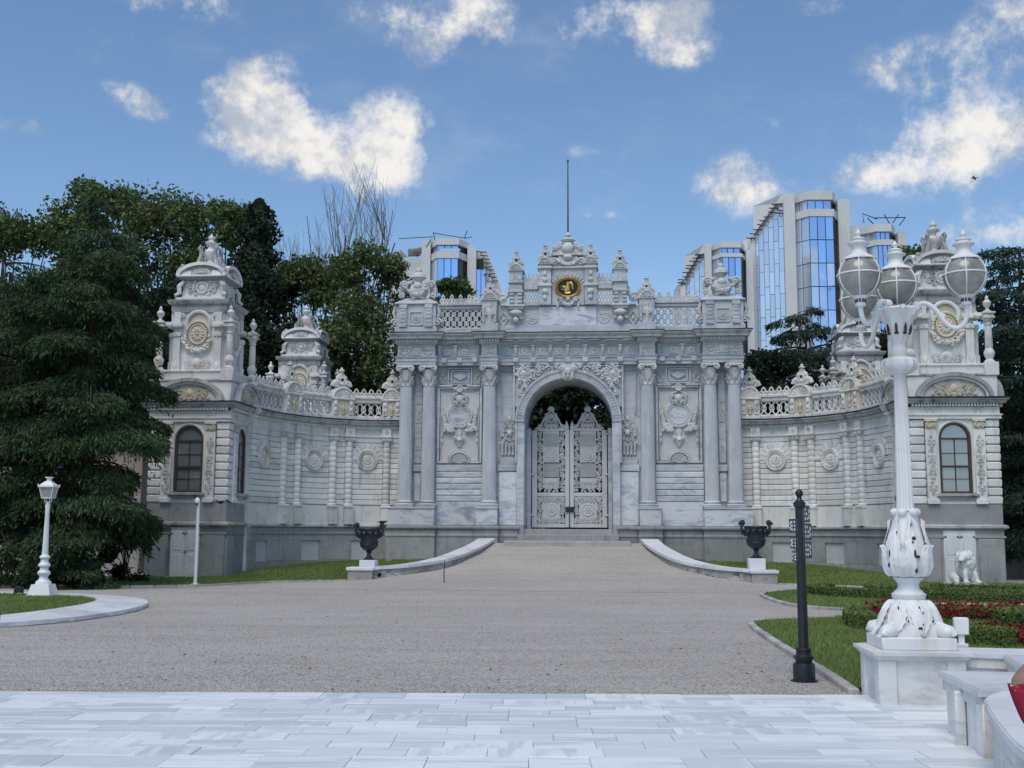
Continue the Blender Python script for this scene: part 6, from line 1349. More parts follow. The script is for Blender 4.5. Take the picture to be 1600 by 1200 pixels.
mw = marble_wall('marble_wall', 'low marble wall running right from the lamp plinth', [(4.45, 11.82), (5.2, 11.55), (9.5, 11.0), (9.5, 11.5), (5.2, 12.1), (4.5, 12.25)], .53)
mw = marble_wall('marble_bench', 'square cornered marble bench block with ochre stains, right of the pavement', [(3.60, 9.02), (9.5, 8.5), (9.5, 11.2), (5.2, 11.5), (4.9, 11.6), (4.55, 10.1), (3.74, 10.22)], .52, 'bench')
obj('corner_post', MB().box(-.07, .07, -.07, .07, -.04, .40, .01).box(-.075, .075, -.08, .08, .0, .02), 'weathered_marble', mw, (3.70, 9.09, 0)); obj('side_seam', MB().box(-.05, .03, -.035, .035, -.04, .43, .008), 'weathered_marble', mw, (3.675, 9.58, 0)); 
cp = catmull([(3.78, 8.98), (3.50, 8.62), (3.34, 8.24), (3.08, 7.42), (2.84, 6.51), (2.72, 5.5), (2.70, 4.5), (2.76, 3.4)], 5)
marble_wall('curved_bench', 'curved marble bench with rounded edge at the lower right corner', cp+[(6.5, 3.4), (6.5, 8.7)], .52, 'bench')
# ------------------------------------------------------------------ statue, stake, birds, person
def lion():
    p = WL(13.55, -8.3, .02); t = thing('lion_statue', 'white marble lion statue seated before the right pavilion door', 'statue', p, R(8))
    mb = MB(); B = lambda c, r, n=14, m=9: mb.blob(c, r, n, m)
    B((.02, .05, .45), (.24, .30, .34)); B((.06, .35, .30), (.27, .32, .26)); B((.26, .42, .2), (.16, .26, .2)); B((-.16, .42, .2), (.15, .24, .19))          # chest, belly, haunches
    B((-.02, -.02, .68), (.27, .26, .28)); B((.08, .05, .56), (.28, .25, .3)); B((-.04, -.08, .86), (.24, .23, .22)); B((-.19, -.19, .84), (.15, .15, .15)); B((-.29, -.27, .78), (.10, .10, .08)); B((-.27, -.25, .68), (.075, .075, .05))   # mane, head, muzzle, jaw
    B((.08, -.0, .95), (.06, .05, .06), 8, 6); B((-.12, -.0, .97), (.06, .05, .06), 8, 6); rs = random.Random(6)
    for i in range(70):
        a = rs.uniform(0, 2*pi); z = rs.uniform(.40, 1.0); r = .30*math.sqrt(max(.1, 1-((z-.68)/.40)**2))
        if abs((a-3.9+pi) % (2*pi)-pi) < .55 and z > .6: continue
        B((.02+r*cos(a), .02+r*sin(a)*.95, z), (.055, .055, .12), 7, 5)
    mb.tube([(-.1, -.12, .5), (-.15, -.25, .3), (-.16, -.3, .08)], [.1, .08, .07], 10); mb.tube([(.17, -.08, .5), (.24, -.2, .3), (.27, -.24, .06)], [.1, .085, .075], 10); B((-.18, -.36, .06), (.09, .13, .065)); B((.28, -.31, .06), (.09, .13, .065)); B((-.33, .1, .16), (.13, .22, .15)); B((-.38, -.08, .07), (.08, .14, .07))
    mb.tube([(.3, .62, .1), (.42, .5, .08), (.44, .3, .06)], [.04, .035, .045], 8)
    o = obj('body', mb, 'statue_marble', t, (0, 0, .06)); m = o.modifiers.new('remesh', 'REMESH'); m.mode = 'VOXEL'; m.voxel_size = .014; m.use_smooth_shade = True
    obj('base_slab', MB().box(-.5, .5, -.48, .72, -.06, .07, .02), 'statue_marble', t)
    obj('mouth', MB().blob((-.34, -.31, .715), (.05, .05, .018), 8, 6).blob((-.25, -.30, .87), .018, 6, 5).blob((-.30, -.24, .87), .018, 6, 5), 'rust_and_hole_shade', t, (0, 0, .06))  # dark blobs stand in for shade in the mouth and eye hollows
lion()
tag(obj('iron_stake', MB().tube([(-2.22, 38.4, .04), (-2.235, 38.42, .3), (-2.22, 38.4, .52), (-2.21, 38.42, .78)], [.014, .02, .013, .012], 6), 'dark_metal'), 'thin dark iron stake standing on the gravel at the left parapet', 'stake')
def bird(name, label, p, rz, s, m, flying):
    t = thing(name, label, 'bird', p, rz)
    b = MB().tube([(-.5*s, 0, .02*s), (-.28*s, 0, 0), (0, 0, 0), (.22*s, 0, .03*s), (.34*s, 0, .09*s), (.46*s, 0, .08*s)], [.03*s, .09*s, .13*s, .10*s, .075*s, .012*s], 10); obj('body', b, m, t)
    if flying:
        for e in (-1, 1): obj('wing', MB().add([(.16*s, e*.06*s, .05*s), (.2*s, e*.45*s, .22*s), (.02*s, e*.9*s, -.02*s), (-.14*s, e*.8*s, -.06*s), (-.16*s, e*.4*s, .16*s), (-.14*s, e*.06*s, .03*s), (.16*s, e*.06*s, .02*s), (.2*s, e*.45*s, .19*s), (.02*s, e*.9*s, -.04*s), (-.14*s, e*.8*s, -.08*s), (-.16*s, e*.4*s, .13*s), (-.14*s, e*.06*s, .0)], [(0, 1, 4, 5), (1, 2, 3, 4), (11, 10, 7, 6), (10, 9, 8, 7), (0, 6, 7, 1), (1, 7, 8, 2), (2, 8, 9, 3), (3, 9, 10, 4), (4, 10, 11, 5)]), m, t)
    else:
        for e in (-1, 1): obj('wing', MB().blob((-.08*s, e*.1*s, .03*s), (.3*s, .04*s, .1*s), 10, 6), m, t); obj('leg', MB().tube([(0, e*.05*s, -.08*s), (0, e*.05*s, -.24*s)], .012*s, 5), m, t)
    obj('tail', MB().add([(-.44*s, -.04*s, .02*s), (-.44*s, .04*s, .02*s), (-.72*s, .09*s, -.02*s), (-.72*s, -.09*s, -.02*s), (-.44*s, 0, -.02*s)], [(0, 1, 2, 3), (0, 3, 4), (1, 0, 4), (2, 1, 4), (3, 2, 4)]), m, t)
bird('crow', 'black crow flying past the left pavilion, wings lowered', (-9.38, 37., 2.62), R(80), .42, 'crow', True)
bird('crow', 'black crow perched on the handle of the left urn', WL(-6.24, -8.0, 2.04), R(35), .38, 'crow', False)
bird('gull', 'grey gull gliding in the sky over the right pavilion', (50.1, 120, 40.1), R(150), .8, 'gull', True)
def person():
    t = thing('person', 'person in a white skirt standing at the right edge, red bandana on the arm', 'person', (2.345, 4.5, 0), 0)
    J = {'pel': (0, 0, .98), 'sp1': (0, 0, 1.12), 'sp2': (0, 0, 1.28), 'ch': (0, .0, 1.42), 'nk': (.01, 0, 1.53), 'hd': (.02, 0, 1.60), 'hd2': (.03, 0, 1.68), 'hd3': (.02, 0, 1.745),
         'hl': (-.0, .1, .92), 'kl': (.02, .11, .5), 'al': (-.01, .11, .09), 'tl': (.14, .12, .03), 'hr': (0, -.1, .92), 'kr': (.03, -.11, .5), 'ar': (0, -.11, .09), 'tr': (.15, -.12, .03),
         'sl': (-.03, .17, 1.42), 'el': (-.02, .22, 1.14), 'wl': (.08, .22, .92), 'pl': (.1, .22, .85),
         'sr': (-.06, -.15, 1.42), 'er': (-.44, -.08, 1.135), 'wr': (-.30, -.2, 1.0), 'pr': (-.23, -.22, .98)}
    Ed = ['pel sp1', 'sp1 sp2', 'sp2 ch', 'ch nk', 'nk hd', 'hd hd2', 'hd2 hd3', 'pel hl', 'hl kl', 'kl al', 'al tl', 'pel hr', 'hr kr', 'kr ar', 'ar tr', 'ch sl', 'sl el', 'el wl', 'wl pl', 'ch sr', 'sr er', 'er wr', 'wr pr']
    rad = dict(pel=.13, sp1=.12, sp2=.115, ch=.12, nk=.055, hd=.075, hd2=.088, hd3=.06, hl=.09, kl=.06, al=.042, tl=.035, hr=.09, kr=.06, ar=.042, tr=.035, sl=.06, el=.042, wl=.03, pl=.034, sr=.06, er=.046, wr=.032, pr=.034)
    for hnd, d in (('pl', Vector((.02, 0, -1))), ('pr', Vector((1, -.1, -.25)))):
        sidev = Vector((0, 1, 0)) if hnd == 'pl' else Vector((0, .3, .95))
        for k in range(5):
            b = Vector(J[hnd])+sidev*((k-2)*.017); L = (.05, .075, .08, .075, .06)[k]; dd = d+sidev*((k-2)*.12)+(sidev*-.6 if k == 0 else Vector())
            n1, n2, n3 = '%s%da' % (hnd, k), '%s%db' % (hnd, k), '%s%dc' % (hnd, k); J[n1] = tuple(b+dd*.03); J[n2] = tuple(b+dd*(.03+L*.5)); J[n3] = tuple(b+dd*(.03+L)+Vector((.01, 0, -.01)))
            rad[n1] = .011; rad[n2] = .009; rad[n3] = .008; Ed += ['%s %s' % (hnd, n1), '%s %s' % (n1, n2), '%s %s' % (n2, n3)]
    ks = list(J); me = bpy.data.meshes.new('body'); me.from_pydata([J[k] for k in ks], [tuple(ks.index(q) for q in e.split()) for e in Ed], []); me.materials.append(MATS['skin'])
    o = put('body', me, t); o.modifiers.new('skin', 'SKIN'); ss = o.modifiers.new('sub', 'SUBSURF'); ss.levels = 2; ss.render_levels = 2
    sv = me.skin_vertices[0].data
    for i, k in enumerate(ks): sv[i].radius = (rad[k], rad[k]); sv[i].use_root = (k == 'pel')
    for p_ in me.polygons: p_.use_smooth = True
    o.modifiers['skin'].use_smooth_shade = True
    obj('hair', MB().blob((0, 0, 1.70), (.105, .10, .12), 16, 10).blob((-.06, 0, 1.56), (.06, .09, .14), 12, 8), 'hair', t)
    obj('face', MB().blob((.125, 0, 1.64), (.02, .014, .025), 8, 6).blob((.1, .1, 1.64), (.02, .012, .03), 8, 6).blob((.1, -.1, 1.64), (.02, .012, .03), 8, 6), 'skin', t); obj('lips', MB().blob((.108, 0, 1.585), (.014, .025, .009), 8, 5), 'lip', t)
    for e in (-1, 1): obj('eye', MB().blob((.105, e*.035, 1.672), (.012, .014, .009), 8, 6), 'crow', t)
    obj('vest', MB().lathe([(.15, 1.0), (.15, 1.12), (.145, 1.25), (.16, 1.38), (.14, 1.45), (.07, 1.49)], 28, T=Matrix.Diagonal((.85, 1.12, 1, 1))), 'top_cloth', t)
    obj('skirt', MB().lathe([(.145, 1.06), (.17, 1.0), (.25, .90), (.36, .72), (.40, .5), (.42, .32)], 60, mod=lambda a, z: 1+.05*sin(9*a)*min(1, (1.06-z)*2), T=Matrix.Translation((-.04, 0, 0)) @ Matrix.Diagonal((1, 1, 1, 1))), 'white_cloth', t)
    for e in (-1, 1): obj('shoe', MB().blob((.06, e*.115, .04), (.13, .05, .045), 12, 8), 'shoe', t)
    bd = MB(); n = 12
    for i in range(n+1):
        u = i/n
        for j in range(7):
            v = j/6-.5; w = .10*(1-.25*u) if u < .75 else .10*.81*(1-(u-.75)/.25*.95); bd.v.append((-.435+v*w*.85+.025*u, -.15+.03*sin(v*9+u*3)-.012*u, 1.14-.205*u+.012*cos(v*14)))
    for i in range(n):
        for j in range(6): a = i*7+j; bd.f.append((a, a+1, a+8, a+7))
    o = obj('bandana', bd, 'bandana', t, smooth=80); sm = o.modifiers.new('solid', 'SOLIDIFY'); sm.thickness = .012
    obj('bandana_knot', MB().tube([(-.435, -.11, 1.12), (-.40, -.165, 1.125), (-.35, -.15, 1.11), (-.34, -.1, 1.09)], [.03, .036, .034, .03], 8), 'bandana', t)
person()
# ------------------------------------------------------------------ hotel blocks and other buildings behind
HD = 150.; PXM = 1783/HD
def hx(px): return (px-800)/PXM
def hz(py): return 1.7+(832-py+(0))/PXM*1.008
def curtain(par, p0, p1, z0, z1, nx, nz, m, gap=.09, rows=None, z1b=None, name='pane', tilt=.006, stagger=False):
    """a field of separate panes between two plan points; z1b = top at the far end when the head slopes"""
    a = Vector((*p0, 0)); b = Vector((*p1, 0)); d = (b-a); L = d.length; ang = math.atan2(d.y, d.x); z1b = z1 if z1b is None else z1b
    for i in range(nx):
        for j in range(nz):
            x0, x1 = L*i/nx+gap/2, L*(i+1)/nx-gap/2; w = x1-x0; zc0 = z0+(z1-z0)*j/nz; zc1 = z0+(z1-z0)*(j+1)/nz
            if stagger and i % 2: zc0 += (z1-z0)/nz*.35; zc1 += (z1-z0)/nz*.35
            top = z1+(z1b-z1)*((i+.5)/nx)
            if zc0 > top-.4: continue
            zc1 = min(zc1, top); h = zc1-zc0-gap
            key = 'pane_%s_%.2f_%.2f' % (m, w, h); me = bpy.data.meshes.get(key) or mesh_of(key, MB().box(-w/2, w/2, -.03, .03, 0, h, .012), m, 0)
            c = a+d.normalized()*((x0+x1)/2); rot = (random.uniform(-tilt, tilt), 0, ang+random.uniform(-tilt, tilt))
            o = put(name, me, par, (c.x, c.y, zc0+gap/2), rot)
def slab(par, name, pts, z0, z1, m='hotel_concrete'):
    n = len(pts); return obj(name, MB().add([(x, y, z0) for x, y in pts]+[(x, y, z1) for x, y in pts], [tuple(range(n))[::-1], tuple(range(n, 2*n))]+[(i, (i+1) % n, (i+1) % n+n, i+n) for i in range(n)]), m, par, smooth=0)
def wedge(par, name, p0, p1, t, z0, z1, z1b, m='hotel_concrete'):
    a = np.array(p0); b = np.array(p1); d = (b-a)/np.linalg.norm(b-a); nn = np.array((d[1], -d[0]))*t; nn = nn if nn[1] > 0 else -nn
    v = [(*a, z0), (*b, z0), (*(b+nn), z0), (*(a+nn), z0), (*a, z1), (*b, z1b), (*(b+nn), z1b), (*(a+nn), z1)]
    return obj(name, MB().add(v, [(3, 2, 1, 0), (4, 5, 6, 7)]+[(i, (i+1) % 4, (i+1) % 4+4, i+4) for i in range(4)]), m, par, smooth=0)
def brackets(par, p0, p1, za, zb, n, L=1.3):
    me = bpy.data.meshes.get('bracket_arm') or mesh_of('bracket_arm', MB().box(-1, 0, -.06, .06, -.06, .06).box(-.55, -.45, -.05, .05, -.3, 0), 'dark_metal', 0)
    for i in range(n):
        u = (i+.5)/n; put('roof_bracket', me, par, (p0[0]+(p1[0]-p0[0])*u, p0[1]+(p1[1]-p0[1])*u, za+(zb-za)*u), (0, random.uniform(-.1, .15), random.uniform(-.3, .2)), (L*random.uniform(.7, 1.2), 1, 1))
def tower(name, label, xs, zt, zband, zglass, D0, side_x, side_dz, nz, nside, zupper=None, upx=None):
    """xs: fin left edge, bay left, facet 1, facet 2, bay right, fin right (metres)"""
    f0, b0, c0, c1, b1, f1 = xs; t = thing(name, label, 'building', (xs[0], D0, 0), 0, 'hotel towers behind the gate', (xs[0], D0, 0)); zb = 0
    slab(t, 'core', [(f0+.3, D0+1.5), (f1-.3, D0+1.5), (f1-.3, D0+22), (f0+.3, D0+22)], zb, zt-.3)
    slab(t, 'fin', [(f0, D0-.5), (b0, D0-.5), (b0, D0+2), (f0, D0+2)], zb, zt); slab(t, 'fin', [(b1, D0-.5), (f1, D0-.5), (f1, D0+2), (b1, D0+2)], zb, zt-.8)
    bay = [(b0, D0+.3), (c0, D0-1.9), (c1, D0-1.9), (b1, D0+.3)]
    slab(t, 'bay_core', [(b0+.02, D0+.5), (c0, D0-1.75), (c1, D0-1.75), (b1-.02, D0+.5), (b1-.02, D0+2), (b0+.02, D0+2)], zb, zglass, 'dark_glass')
    q = [(b0-.1, D0+.2), (c0-.1, D0-2.1), (c1+.1, D0-2.1), (b1+.1, D0+.2), (b1+.1, D0+2), (b0-.1, D0+2)]
    slab(t, 'bay_band', q, zglass, zband); slab(t, 'parapet', [(x, y+.5) for x, y in q], zband+(zt-zband)*.55, zt)
    slab(t, 'loft_core', [(x, y+1.15) for x, y in q], zband, zt-.5, 'dark_glass')
    for (a, b, n, m) in ((bay[0], bay[1], 2, 'pale_glass'), (bay[1], bay[2], 3, 'blue_glass'), (bay[2], bay[3], 1, 'dark_glass')):  # facet tones put each side's reflection and shade into the glass colour
        curtain(t, a, b, zb+12, zglass, n, nz, m); sh = lambda p: (p[0], p[1]+.75)
        curtain(t, sh(a), sh(b), zband+.05, zband+(zt-zband)*.55, n, 1, m)
    # side wing stepping down to the back with a slanting head
    if side_x is not None:
        p0 = (f0, D0-.1); p1 = (side_x, D0+1.5)
        wedge(t, 'side_wall', (p0[0]+.0, p0[1]+.35), (p1[0], p1[1]+.35), 6., zb, zt-.1, zt-side_dz); curtain(t, p0, p1, zb+12, zt-1.4, nside, nz+1, 'pale_glass', .05, None, zt-side_dz-1.3, 'pane', .012, True)
        wedge(t, 'sloping_head', (p0[0]+.0, p0[1]-.2), (p1[0], p1[1]-.2), .6, zt-1.3, zt, zt-side_dz)
        brackets(t, (p0[0], p0[1]-.4), (p1[0], p1[1]-.4), zt-1.2, zt-side_dz-1., 9); slab(t, 'edge_fin', [(p1[0]-.6, p1[1]-.3), (p1[0]+.1, p1[1]-.4), (p1[0]+.1, p1[1]+6), (p1[0]-.6, p1[1]+6)], zb, zt-side_dz-.4)
    brackets(t, (f0-.1, D0-.6), (f0-.1, D0-.6), zband+.3, zband-.4, 2, 1.0); return t
tA = tower('hotel_tower', 'tall blue glass hotel tower with faceted bay right of the gateway', (hx(1234), hx(1252), hx(1270), hx(1308), hx(1321), hx(1340)), hz(294), hz(325), hz(337), HD, hx(1190), 5.2, 10, 6)
slab(tA, 'rear_block', [(hx(1318), HD+3), (hx(1341), HD+3), (hx(1341), HD+9), (hx(1318), HD+9)], 0, hz(303))
tB = tower('hotel_tower', 'lower blue glass hotel tower nearer the gateway, partly behind its right finial', (hx(1106), hx(1117), hx(1131), hx(1161), hx(1172), hx(1183)), hz(377), hz(397), hz(403), HD, hx(1077), 4.4, 8, 4)
slab(tB, 'link_wall', [(hx(1168), HD+3), (hx(1192), HD+3), (hx(1192), HD+8), (hx(1168), HD+8)], 0, hz(366)); wedge(tB, 'link_slope', (hx(1188), HD+2.9), (hx(1168), HD+2.9), .5, hz(385), hz(352), hz(372)); curtain(tB, (hx(1182), HD+2.6), (hx(1188), HD+2.6), 12, hz(395), 1, 8, 'dark_glass')
tC = tower('hotel_block', 'low hotel block with blue bay and roof antennas behind the globe lamp', (hx(1341), hx(1356), hx(1380), hx(1402), hx(1418), hx(1431)), hz(345), hz(372), hz(381), HD+.6, None, 0, 8, 0)
obj('tile_roof', MB().box(hx(1330), hx(1368), HD+4, HD+8, hz(347), hz(342), .1), 'maroon_tile', tC)
def antenna(par, pts, r=.07): obj('antenna', MB().tube([(hx(x), HD-.5, hz(y)) for x, y in pts], r, 5), 'dark_metal', par)
for a in ([(1362, 342), (1360, 327), (1383, 336)], [(1368, 334), (1378, 345)], [(1378, 334), (1429, 333)], [(1395, 328), (1404, 345)], [(1418, 328), (1408, 342)], [(1429, 333), (1418, 346)]): antenna(tC, a)
antenna(tA, [(1270, 325), (1290, 303), (1291, 295)]); antenna(tA, [(1277, 303), (1293, 303)]); antenna(tB, [(1135, 377), (1138, 384), (1150, 388)])
tD = tower('hotel_block', 'distant hotel block with fabric awning and blue bay left of the gateway crown', (hx(655), hx(669), hx(681), hx(714), hx(728), hx(742)), hz(374), hz(396), hz(407), HD, None, 0, 8, 0)
slab(tD, 'left_block', [(hx(600), HD+2), (hx(656), HD+2), (hx(656), HD+9), (hx(600), HD+9)], 0, hz(396)); slab(tD, 'right_block', [(hx(741), HD+1), (hx(760), HD+1), (hx(760), HD+9), (hx(741), HD+9)], 0, hz(386))
wedge(tD, 'sloping_wall', (hx(759), HD+.8), (hx(784), HD+.8), 4, 0, hz(386), hz(452)); curtain(tD, (hx(742), HD+.7), (hx(757), HD+.7), 12, hz(417), 2, 7, 'blue_glass'); obj('louvre', MB().box(hx(742), hx(753), HD+.6, HD+.95, hz(415), hz(400), .05), 'dark_metal', tD)
brackets(tD, (hx(757), HD+.2), (hx(778), HD+.2), hz(388), hz(440), 9); obj('glass_rail', MB().box(hx(686), hx(717), HD-1.9, HD-1.8, hz(395), hz(391)), 'pale_glass', tD)
aw = MB(); N_ = 8
for i in range(N_+1):
    for j in range(5):
        u, v = i/N_, j/4; aw.v.append((hx(632+40*u), HD+.5+v*.5, hz(384-13*u**1.6+v*(12-3*u)+2*sin(pi*u))))
for i in range(N_):
    for j in range(4): a = i*5+j; aw.f.append((a, a+1, a+6, a+5))
o = obj('awning', aw, 'canvas', tD); m = o.modifiers.new('s', 'SOLIDIFY'); m.thickness = .12
obj('awning', MB().add([(hx(612), HD+.4, hz(398)), (hx(620), HD+.4, hz(386)), (hx(632), HD+.6, hz(398)), (hx(618), HD+.9, hz(399))], [(0, 1, 2), (0, 2, 3), (1, 3, 2), (0, 3, 1)]), 'canvas', tD)
for a in ([(618, 371), (673, 368)], [(673, 360), (675, 368), (675, 378)], [(674, 362), (724, 370)], [(723, 371), (727, 358)], [(724, 370), (735, 368)], [(662, 385), (670, 372)]): antenna(tD, a, .06)
def annex(x0, x1, D, h, label):
    t = thing('annex_house', label, 'house', ((x0+x1)/2, D, 0), 0, None, (0, 0, 0)); t.location = ((x0+x1)/2, D, 0); OFF[t.name] = Vector(((x0+x1)/2, D, 0))
    obj('wall', MB().box(x0, x1, D, D+8, -.2, h, .02), 'pink_render', t); obj('roof', MB().box(x0-.3, x1+.3, D-.3, D+8.3, h, h+.25, .05), 'sooty_stone', t); obj('plinth', MB().box(x0-.06, x1+.06, D-.06, D+.2, -.2, 1.1, .02), 'plinth_stone', t)
    n = max(1, int((x1-x0)/2.4))
    for i in range(n):
        cx = x0+(i+.5)*(x1-x0)/n; w = obj('window', MB().box(cx-.5, cx+.5, D-.05, D+.1, 2.0, 4.0, .02), 'curtain', t); obj('window_frame', MB().band([(cx-.55, 1.95), (cx+.55, 1.95), (cx+.55, 4.05), (cx-.55, 4.05)], .16, D-.12, D+.05, True), 'wing_carved', w)
t = thing('sky_blocking_wall', 'dark stone wall added beyond the gate to block bright sky behind the iron doors', 'wall', (4, 74, 0), 0, None, (0, 0, 0)); OFF[t.name] = Vector((4, 74, 0)); obj('wall', MB().box(-16, 26, 74, 74.6, -.2, 6.5, .03), 'plinth_stone', t); obj('coping', MB().box(-16.1, 26.1, 73.9, 74.7, 6.5, 6.7, .03), 'sooty_stone', t)  # wall added to block bright sky showing through the doors
annex(-24., -15.2, 47, 5.2, 'pinkish rendered house half hidden behind the left cedars'); annex(18.4, 30, 47., 3.4, 'pinkish garden house in the shade right of the right pavilion')
# ------------------------------------------------------------------ trees
def limb_mesh(paths):
    mb = MB()
    for p, r0, r1 in paths: n = len(p); mb.tube(p, [r0+(r1-r0)*i/(n-1) for i in range(n)], 6)
    return mb
def broadleaf(name, label, x, y, h, rx, z0, n, size, m, seed, lobes=26, group='trees behind the palace wall', sq=1., base=0., trunk='bark', gap=.0):
    g = np.random.default_rng(seed); rs = random.Random(seed); t = thing(name, label, 'tree', (x, y, base), 0, group); hh = h-base
    cz = (z0-base+hh)/2; rz = (hh-(z0-base))/2; L = []
    for k in range(lobes):
        for _ in range(40):
            v = g.normal(0, 1, 3); v = v if k > 6 else np.array((g.uniform(-.75, .75), g.uniform(-.75, .75), 1.3)); v /= np.linalg.norm(v); q = g.random()**.45 if k > 6 else 1.; c = np.array((v[0]*rx*.80*q, v[1]*rx*.80*q, cz+v[2]*rz*.82*q))
            rr = g.uniform(.24, .40)*min(rx, rz)*(1.05-.3*abs(v[2])); 
            if all(np.linalg.norm(c-a)*1.45 > (rr+b)*.62 for a, b in L): break
        L.append((c, rr))
    per = n//len(L); C = []
    for c, rr in L:
        v = g.normal(0, 1, (per, 3)); v /= np.linalg.norm(v, axis=1)[:, None]; q = g.random(per)**.5; noise_ = 1+.28*np.sin(v[:, 0]*5+c[0]*3)*np.cos(v[:, 2]*6+c[1])+g.normal(0, .10, per)
        C.append(c+v*(q*rr*noise_)[:, None]*np.array((1.08, 1.08, .86)))
    C = np.concatenate(C); V, F = leaf_cards(C, size); o = put('crown', mesh_np('crown', V, F, m), t); o['kind'] = 'stuff'
    P_ = [([(0, 0, -.3), (.1*rs.uniform(-1, 1), .1, cz*.45), (.2*rs.uniform(-1, 1), 0, cz*1.0), (.1, 0, cz+rz*.5)], .035*hh*.55, .02*hh*.3)]
    for c, rr in L[:14]:
        s = rs.uniform(.3, .6)*cz; mid = np.array((c[0]*.4, c[1]*.4, s+(c[2]-s)*.55)); P_.append(([(0, 0, s), tuple(mid), tuple(c)], .012*hh*.6, .02))
    obj('trunk', limb_mesh(P_), trunk, t, stuff=False); return t
def cedar(name, label, x, y, h, prof, seed, n_tuft=22000, m='cedar_needle', z_lo=.8, group='cedars', base=0., tl=.26, step=.55, droop=.5):
    g = np.random.default_rng(seed); rs = random.Random(seed); t = thing(name, label, 'tree', (x, y, base), 0, group); hh = h-base
    br = [([(0, 0, -.3), (.08, .03, hh*.35), (-.05, .05, hh*.7), (0, 0, hh*.95)], .022*hh, .015)]; B = []
    z = z_lo; a = rs.uniform(0, 6)
    while z < hh-.25:
        k = 7 if z < hh*.85 else 5
        for i in range(k):
            a += 2*pi/k+rs.uniform(-.45, .45); L = float(np.interp(z, prof[0], prof[1]))*rs.choice((.6, .8, .95, 1.1, 1.18))*rs.uniform(.9, 1.05); zz = z+rs.uniform(-.38, .38); rise = rs.uniform(.02, .16)*L; dr = droop*rs.uniform(.6, 1.3)
            P = [(cos(a)*L*u, sin(a)*L*u, zz+rise*sin(u*pi*.8)-dr*u*u*L*.34) for u in np.linspace(.02, 1, 6)]; br.append((P, .018*L+.012, .008)); B.append((np.array(P), L, a))
        z += step*rs.uniform(.8, 1.2)
    tot = sum(b[1]**1.4 for b in B); Cs = []; Ds = []
    for P, L, a in B:
        n = int(n_tuft*L**1.4/tot); 
        if n < 4: continue
        u = g.random(n)**.62*.94+.06; idx = u*5-1e-6; i = np.clip(idx.astype(int), 0, 4); f = (idx-i)[:, None]; c = P[i]*(1-f)+P[i+1]*f
        # branchlets stand in a few feathery rows to either side, thinner towards the tip
        wdt = L*.40*np.sin(np.clip(u*.9+.12, 0, 1)*pi)**.7; row = np.round(u*9)/9; lat = g.uniform(-1, 1, n); lat = np.sign(lat)*np.abs(lat)**.8
        d = np.array((cos(a), sin(a), 0)); s = np.array((-sin(a), cos(a), 0))
        c = c+s*(lat*wdt)[:, None]+d*((np.abs(lat)*wdt*.35)+(row-u)*L*.10)[:, None]; c[:, 2] -= droop*np.abs(lat)**1.6*wdt*.55+g.exponential(.09, n)*droop*1.7; c[:, 2] += g.normal(0, .045, n)
        Cs.append(c); q = d*.55+s*(np.sign(lat)*.5)[:, None]+np.c_[np.zeros((n, 2)), -.35-g.random(n)*.9*droop*1.6]; Ds.append(q)
    C = np.concatenate(Cs); Dv = np.concatenate(Ds)+g.normal(0, .38, (len(C), 3)); Dv /= np.linalg.norm(Dv, axis=1)[:, None]; n = len(C)
    ln = tl*g.uniform(.55, 1.3, n)[:, None]; sd_ = np.cross(Dv, g.normal(0, 1, (n, 3))); sd_ /= np.linalg.norm(sd_, axis=1)[:, None]; w = tl*.13
    V = np.stack([C, C+Dv*ln*.5+sd_*w, C+Dv*ln, C+Dv*ln*.5-sd_*w], 1).reshape(-1, 3); F = np.arange(4*n).reshape(-1, 4)
    o = put('foliage', mesh_np('foliage', V, F, m), t); o['kind'] = 'stuff'; obj('trunk', limb_mesh(br), 'bark', t); return t
def bare(name, label, x, y, h, seed, spread=.45, base=0.):
    rs = random.Random(seed); t = thing(name, label, 'tree', (x, y, base), 0, 'leafless trees'); paths = []
    def grow(p, d, L, r, lev):
        q = [p]; 
        for i in range(4):
            d = (d+Vector((rs.uniform(-.1, .1), rs.uniform(-.1, .1), .06))*(1 if lev < 5 else .1)).normalized(); p = p+d*L/4; q.append(p)
        paths.append(([tuple(v) for v in q], r, r*.55))
        if lev == 0: return
        for k in range(6 if lev == 5 else rs.choice((3, 4))):
            u = rs.uniform(.5 if lev == 5 else .35, 1.); b = q[min(4, int(u*4))]; a = rs.uniform(0, 2*pi); e = (d+Vector((cos(a), sin(a), rs.uniform(0, .4)))*spread*rs.uniform(.7, 1.3)).normalized(); grow(b, e, L*rs.uniform(.55, .78), max(.012, r*.47), lev-1)
    hh = h-base; grow(Vector((0, 0, 0)), Vector((0, 0, 1)), hh*.36, .2, 5)
    paths[:] = [p for p in paths if max(v[2] for v in p[0]) < hh*.575 and max(abs(v[0]) for v in p[0]) < hh*.072]
    obj('branches', limb_mesh(paths), 'pale_bark', t)
cedar('cedar_tree', 'big dark cedar with drooping layered boughs overlapping the left pavilion', -13.5, 36.2, 12.6, ([0, 1, 3, 5, 7, 9, 10.5, 11.7, 12.6], [2.4, 2.6, 2.8, 2.85, 2.4, 2.0, 1.7, 1.3, .7]), 5, 80000, z_lo=1.9, step=.95, droop=.8, tl=.21)
cedar('cedar_tree', 'dark cedar at the left picture edge beyond the white lamp post', -16.9, 37., 11.4, ([0, 1, 4, 6, 8, 10, 11], [2.4, 3.0, 3.7, 3.6, 3.0, 2.0, .8]), 8, 52000, z_lo=1.2, step=.95, droop=.8, tl=.22)
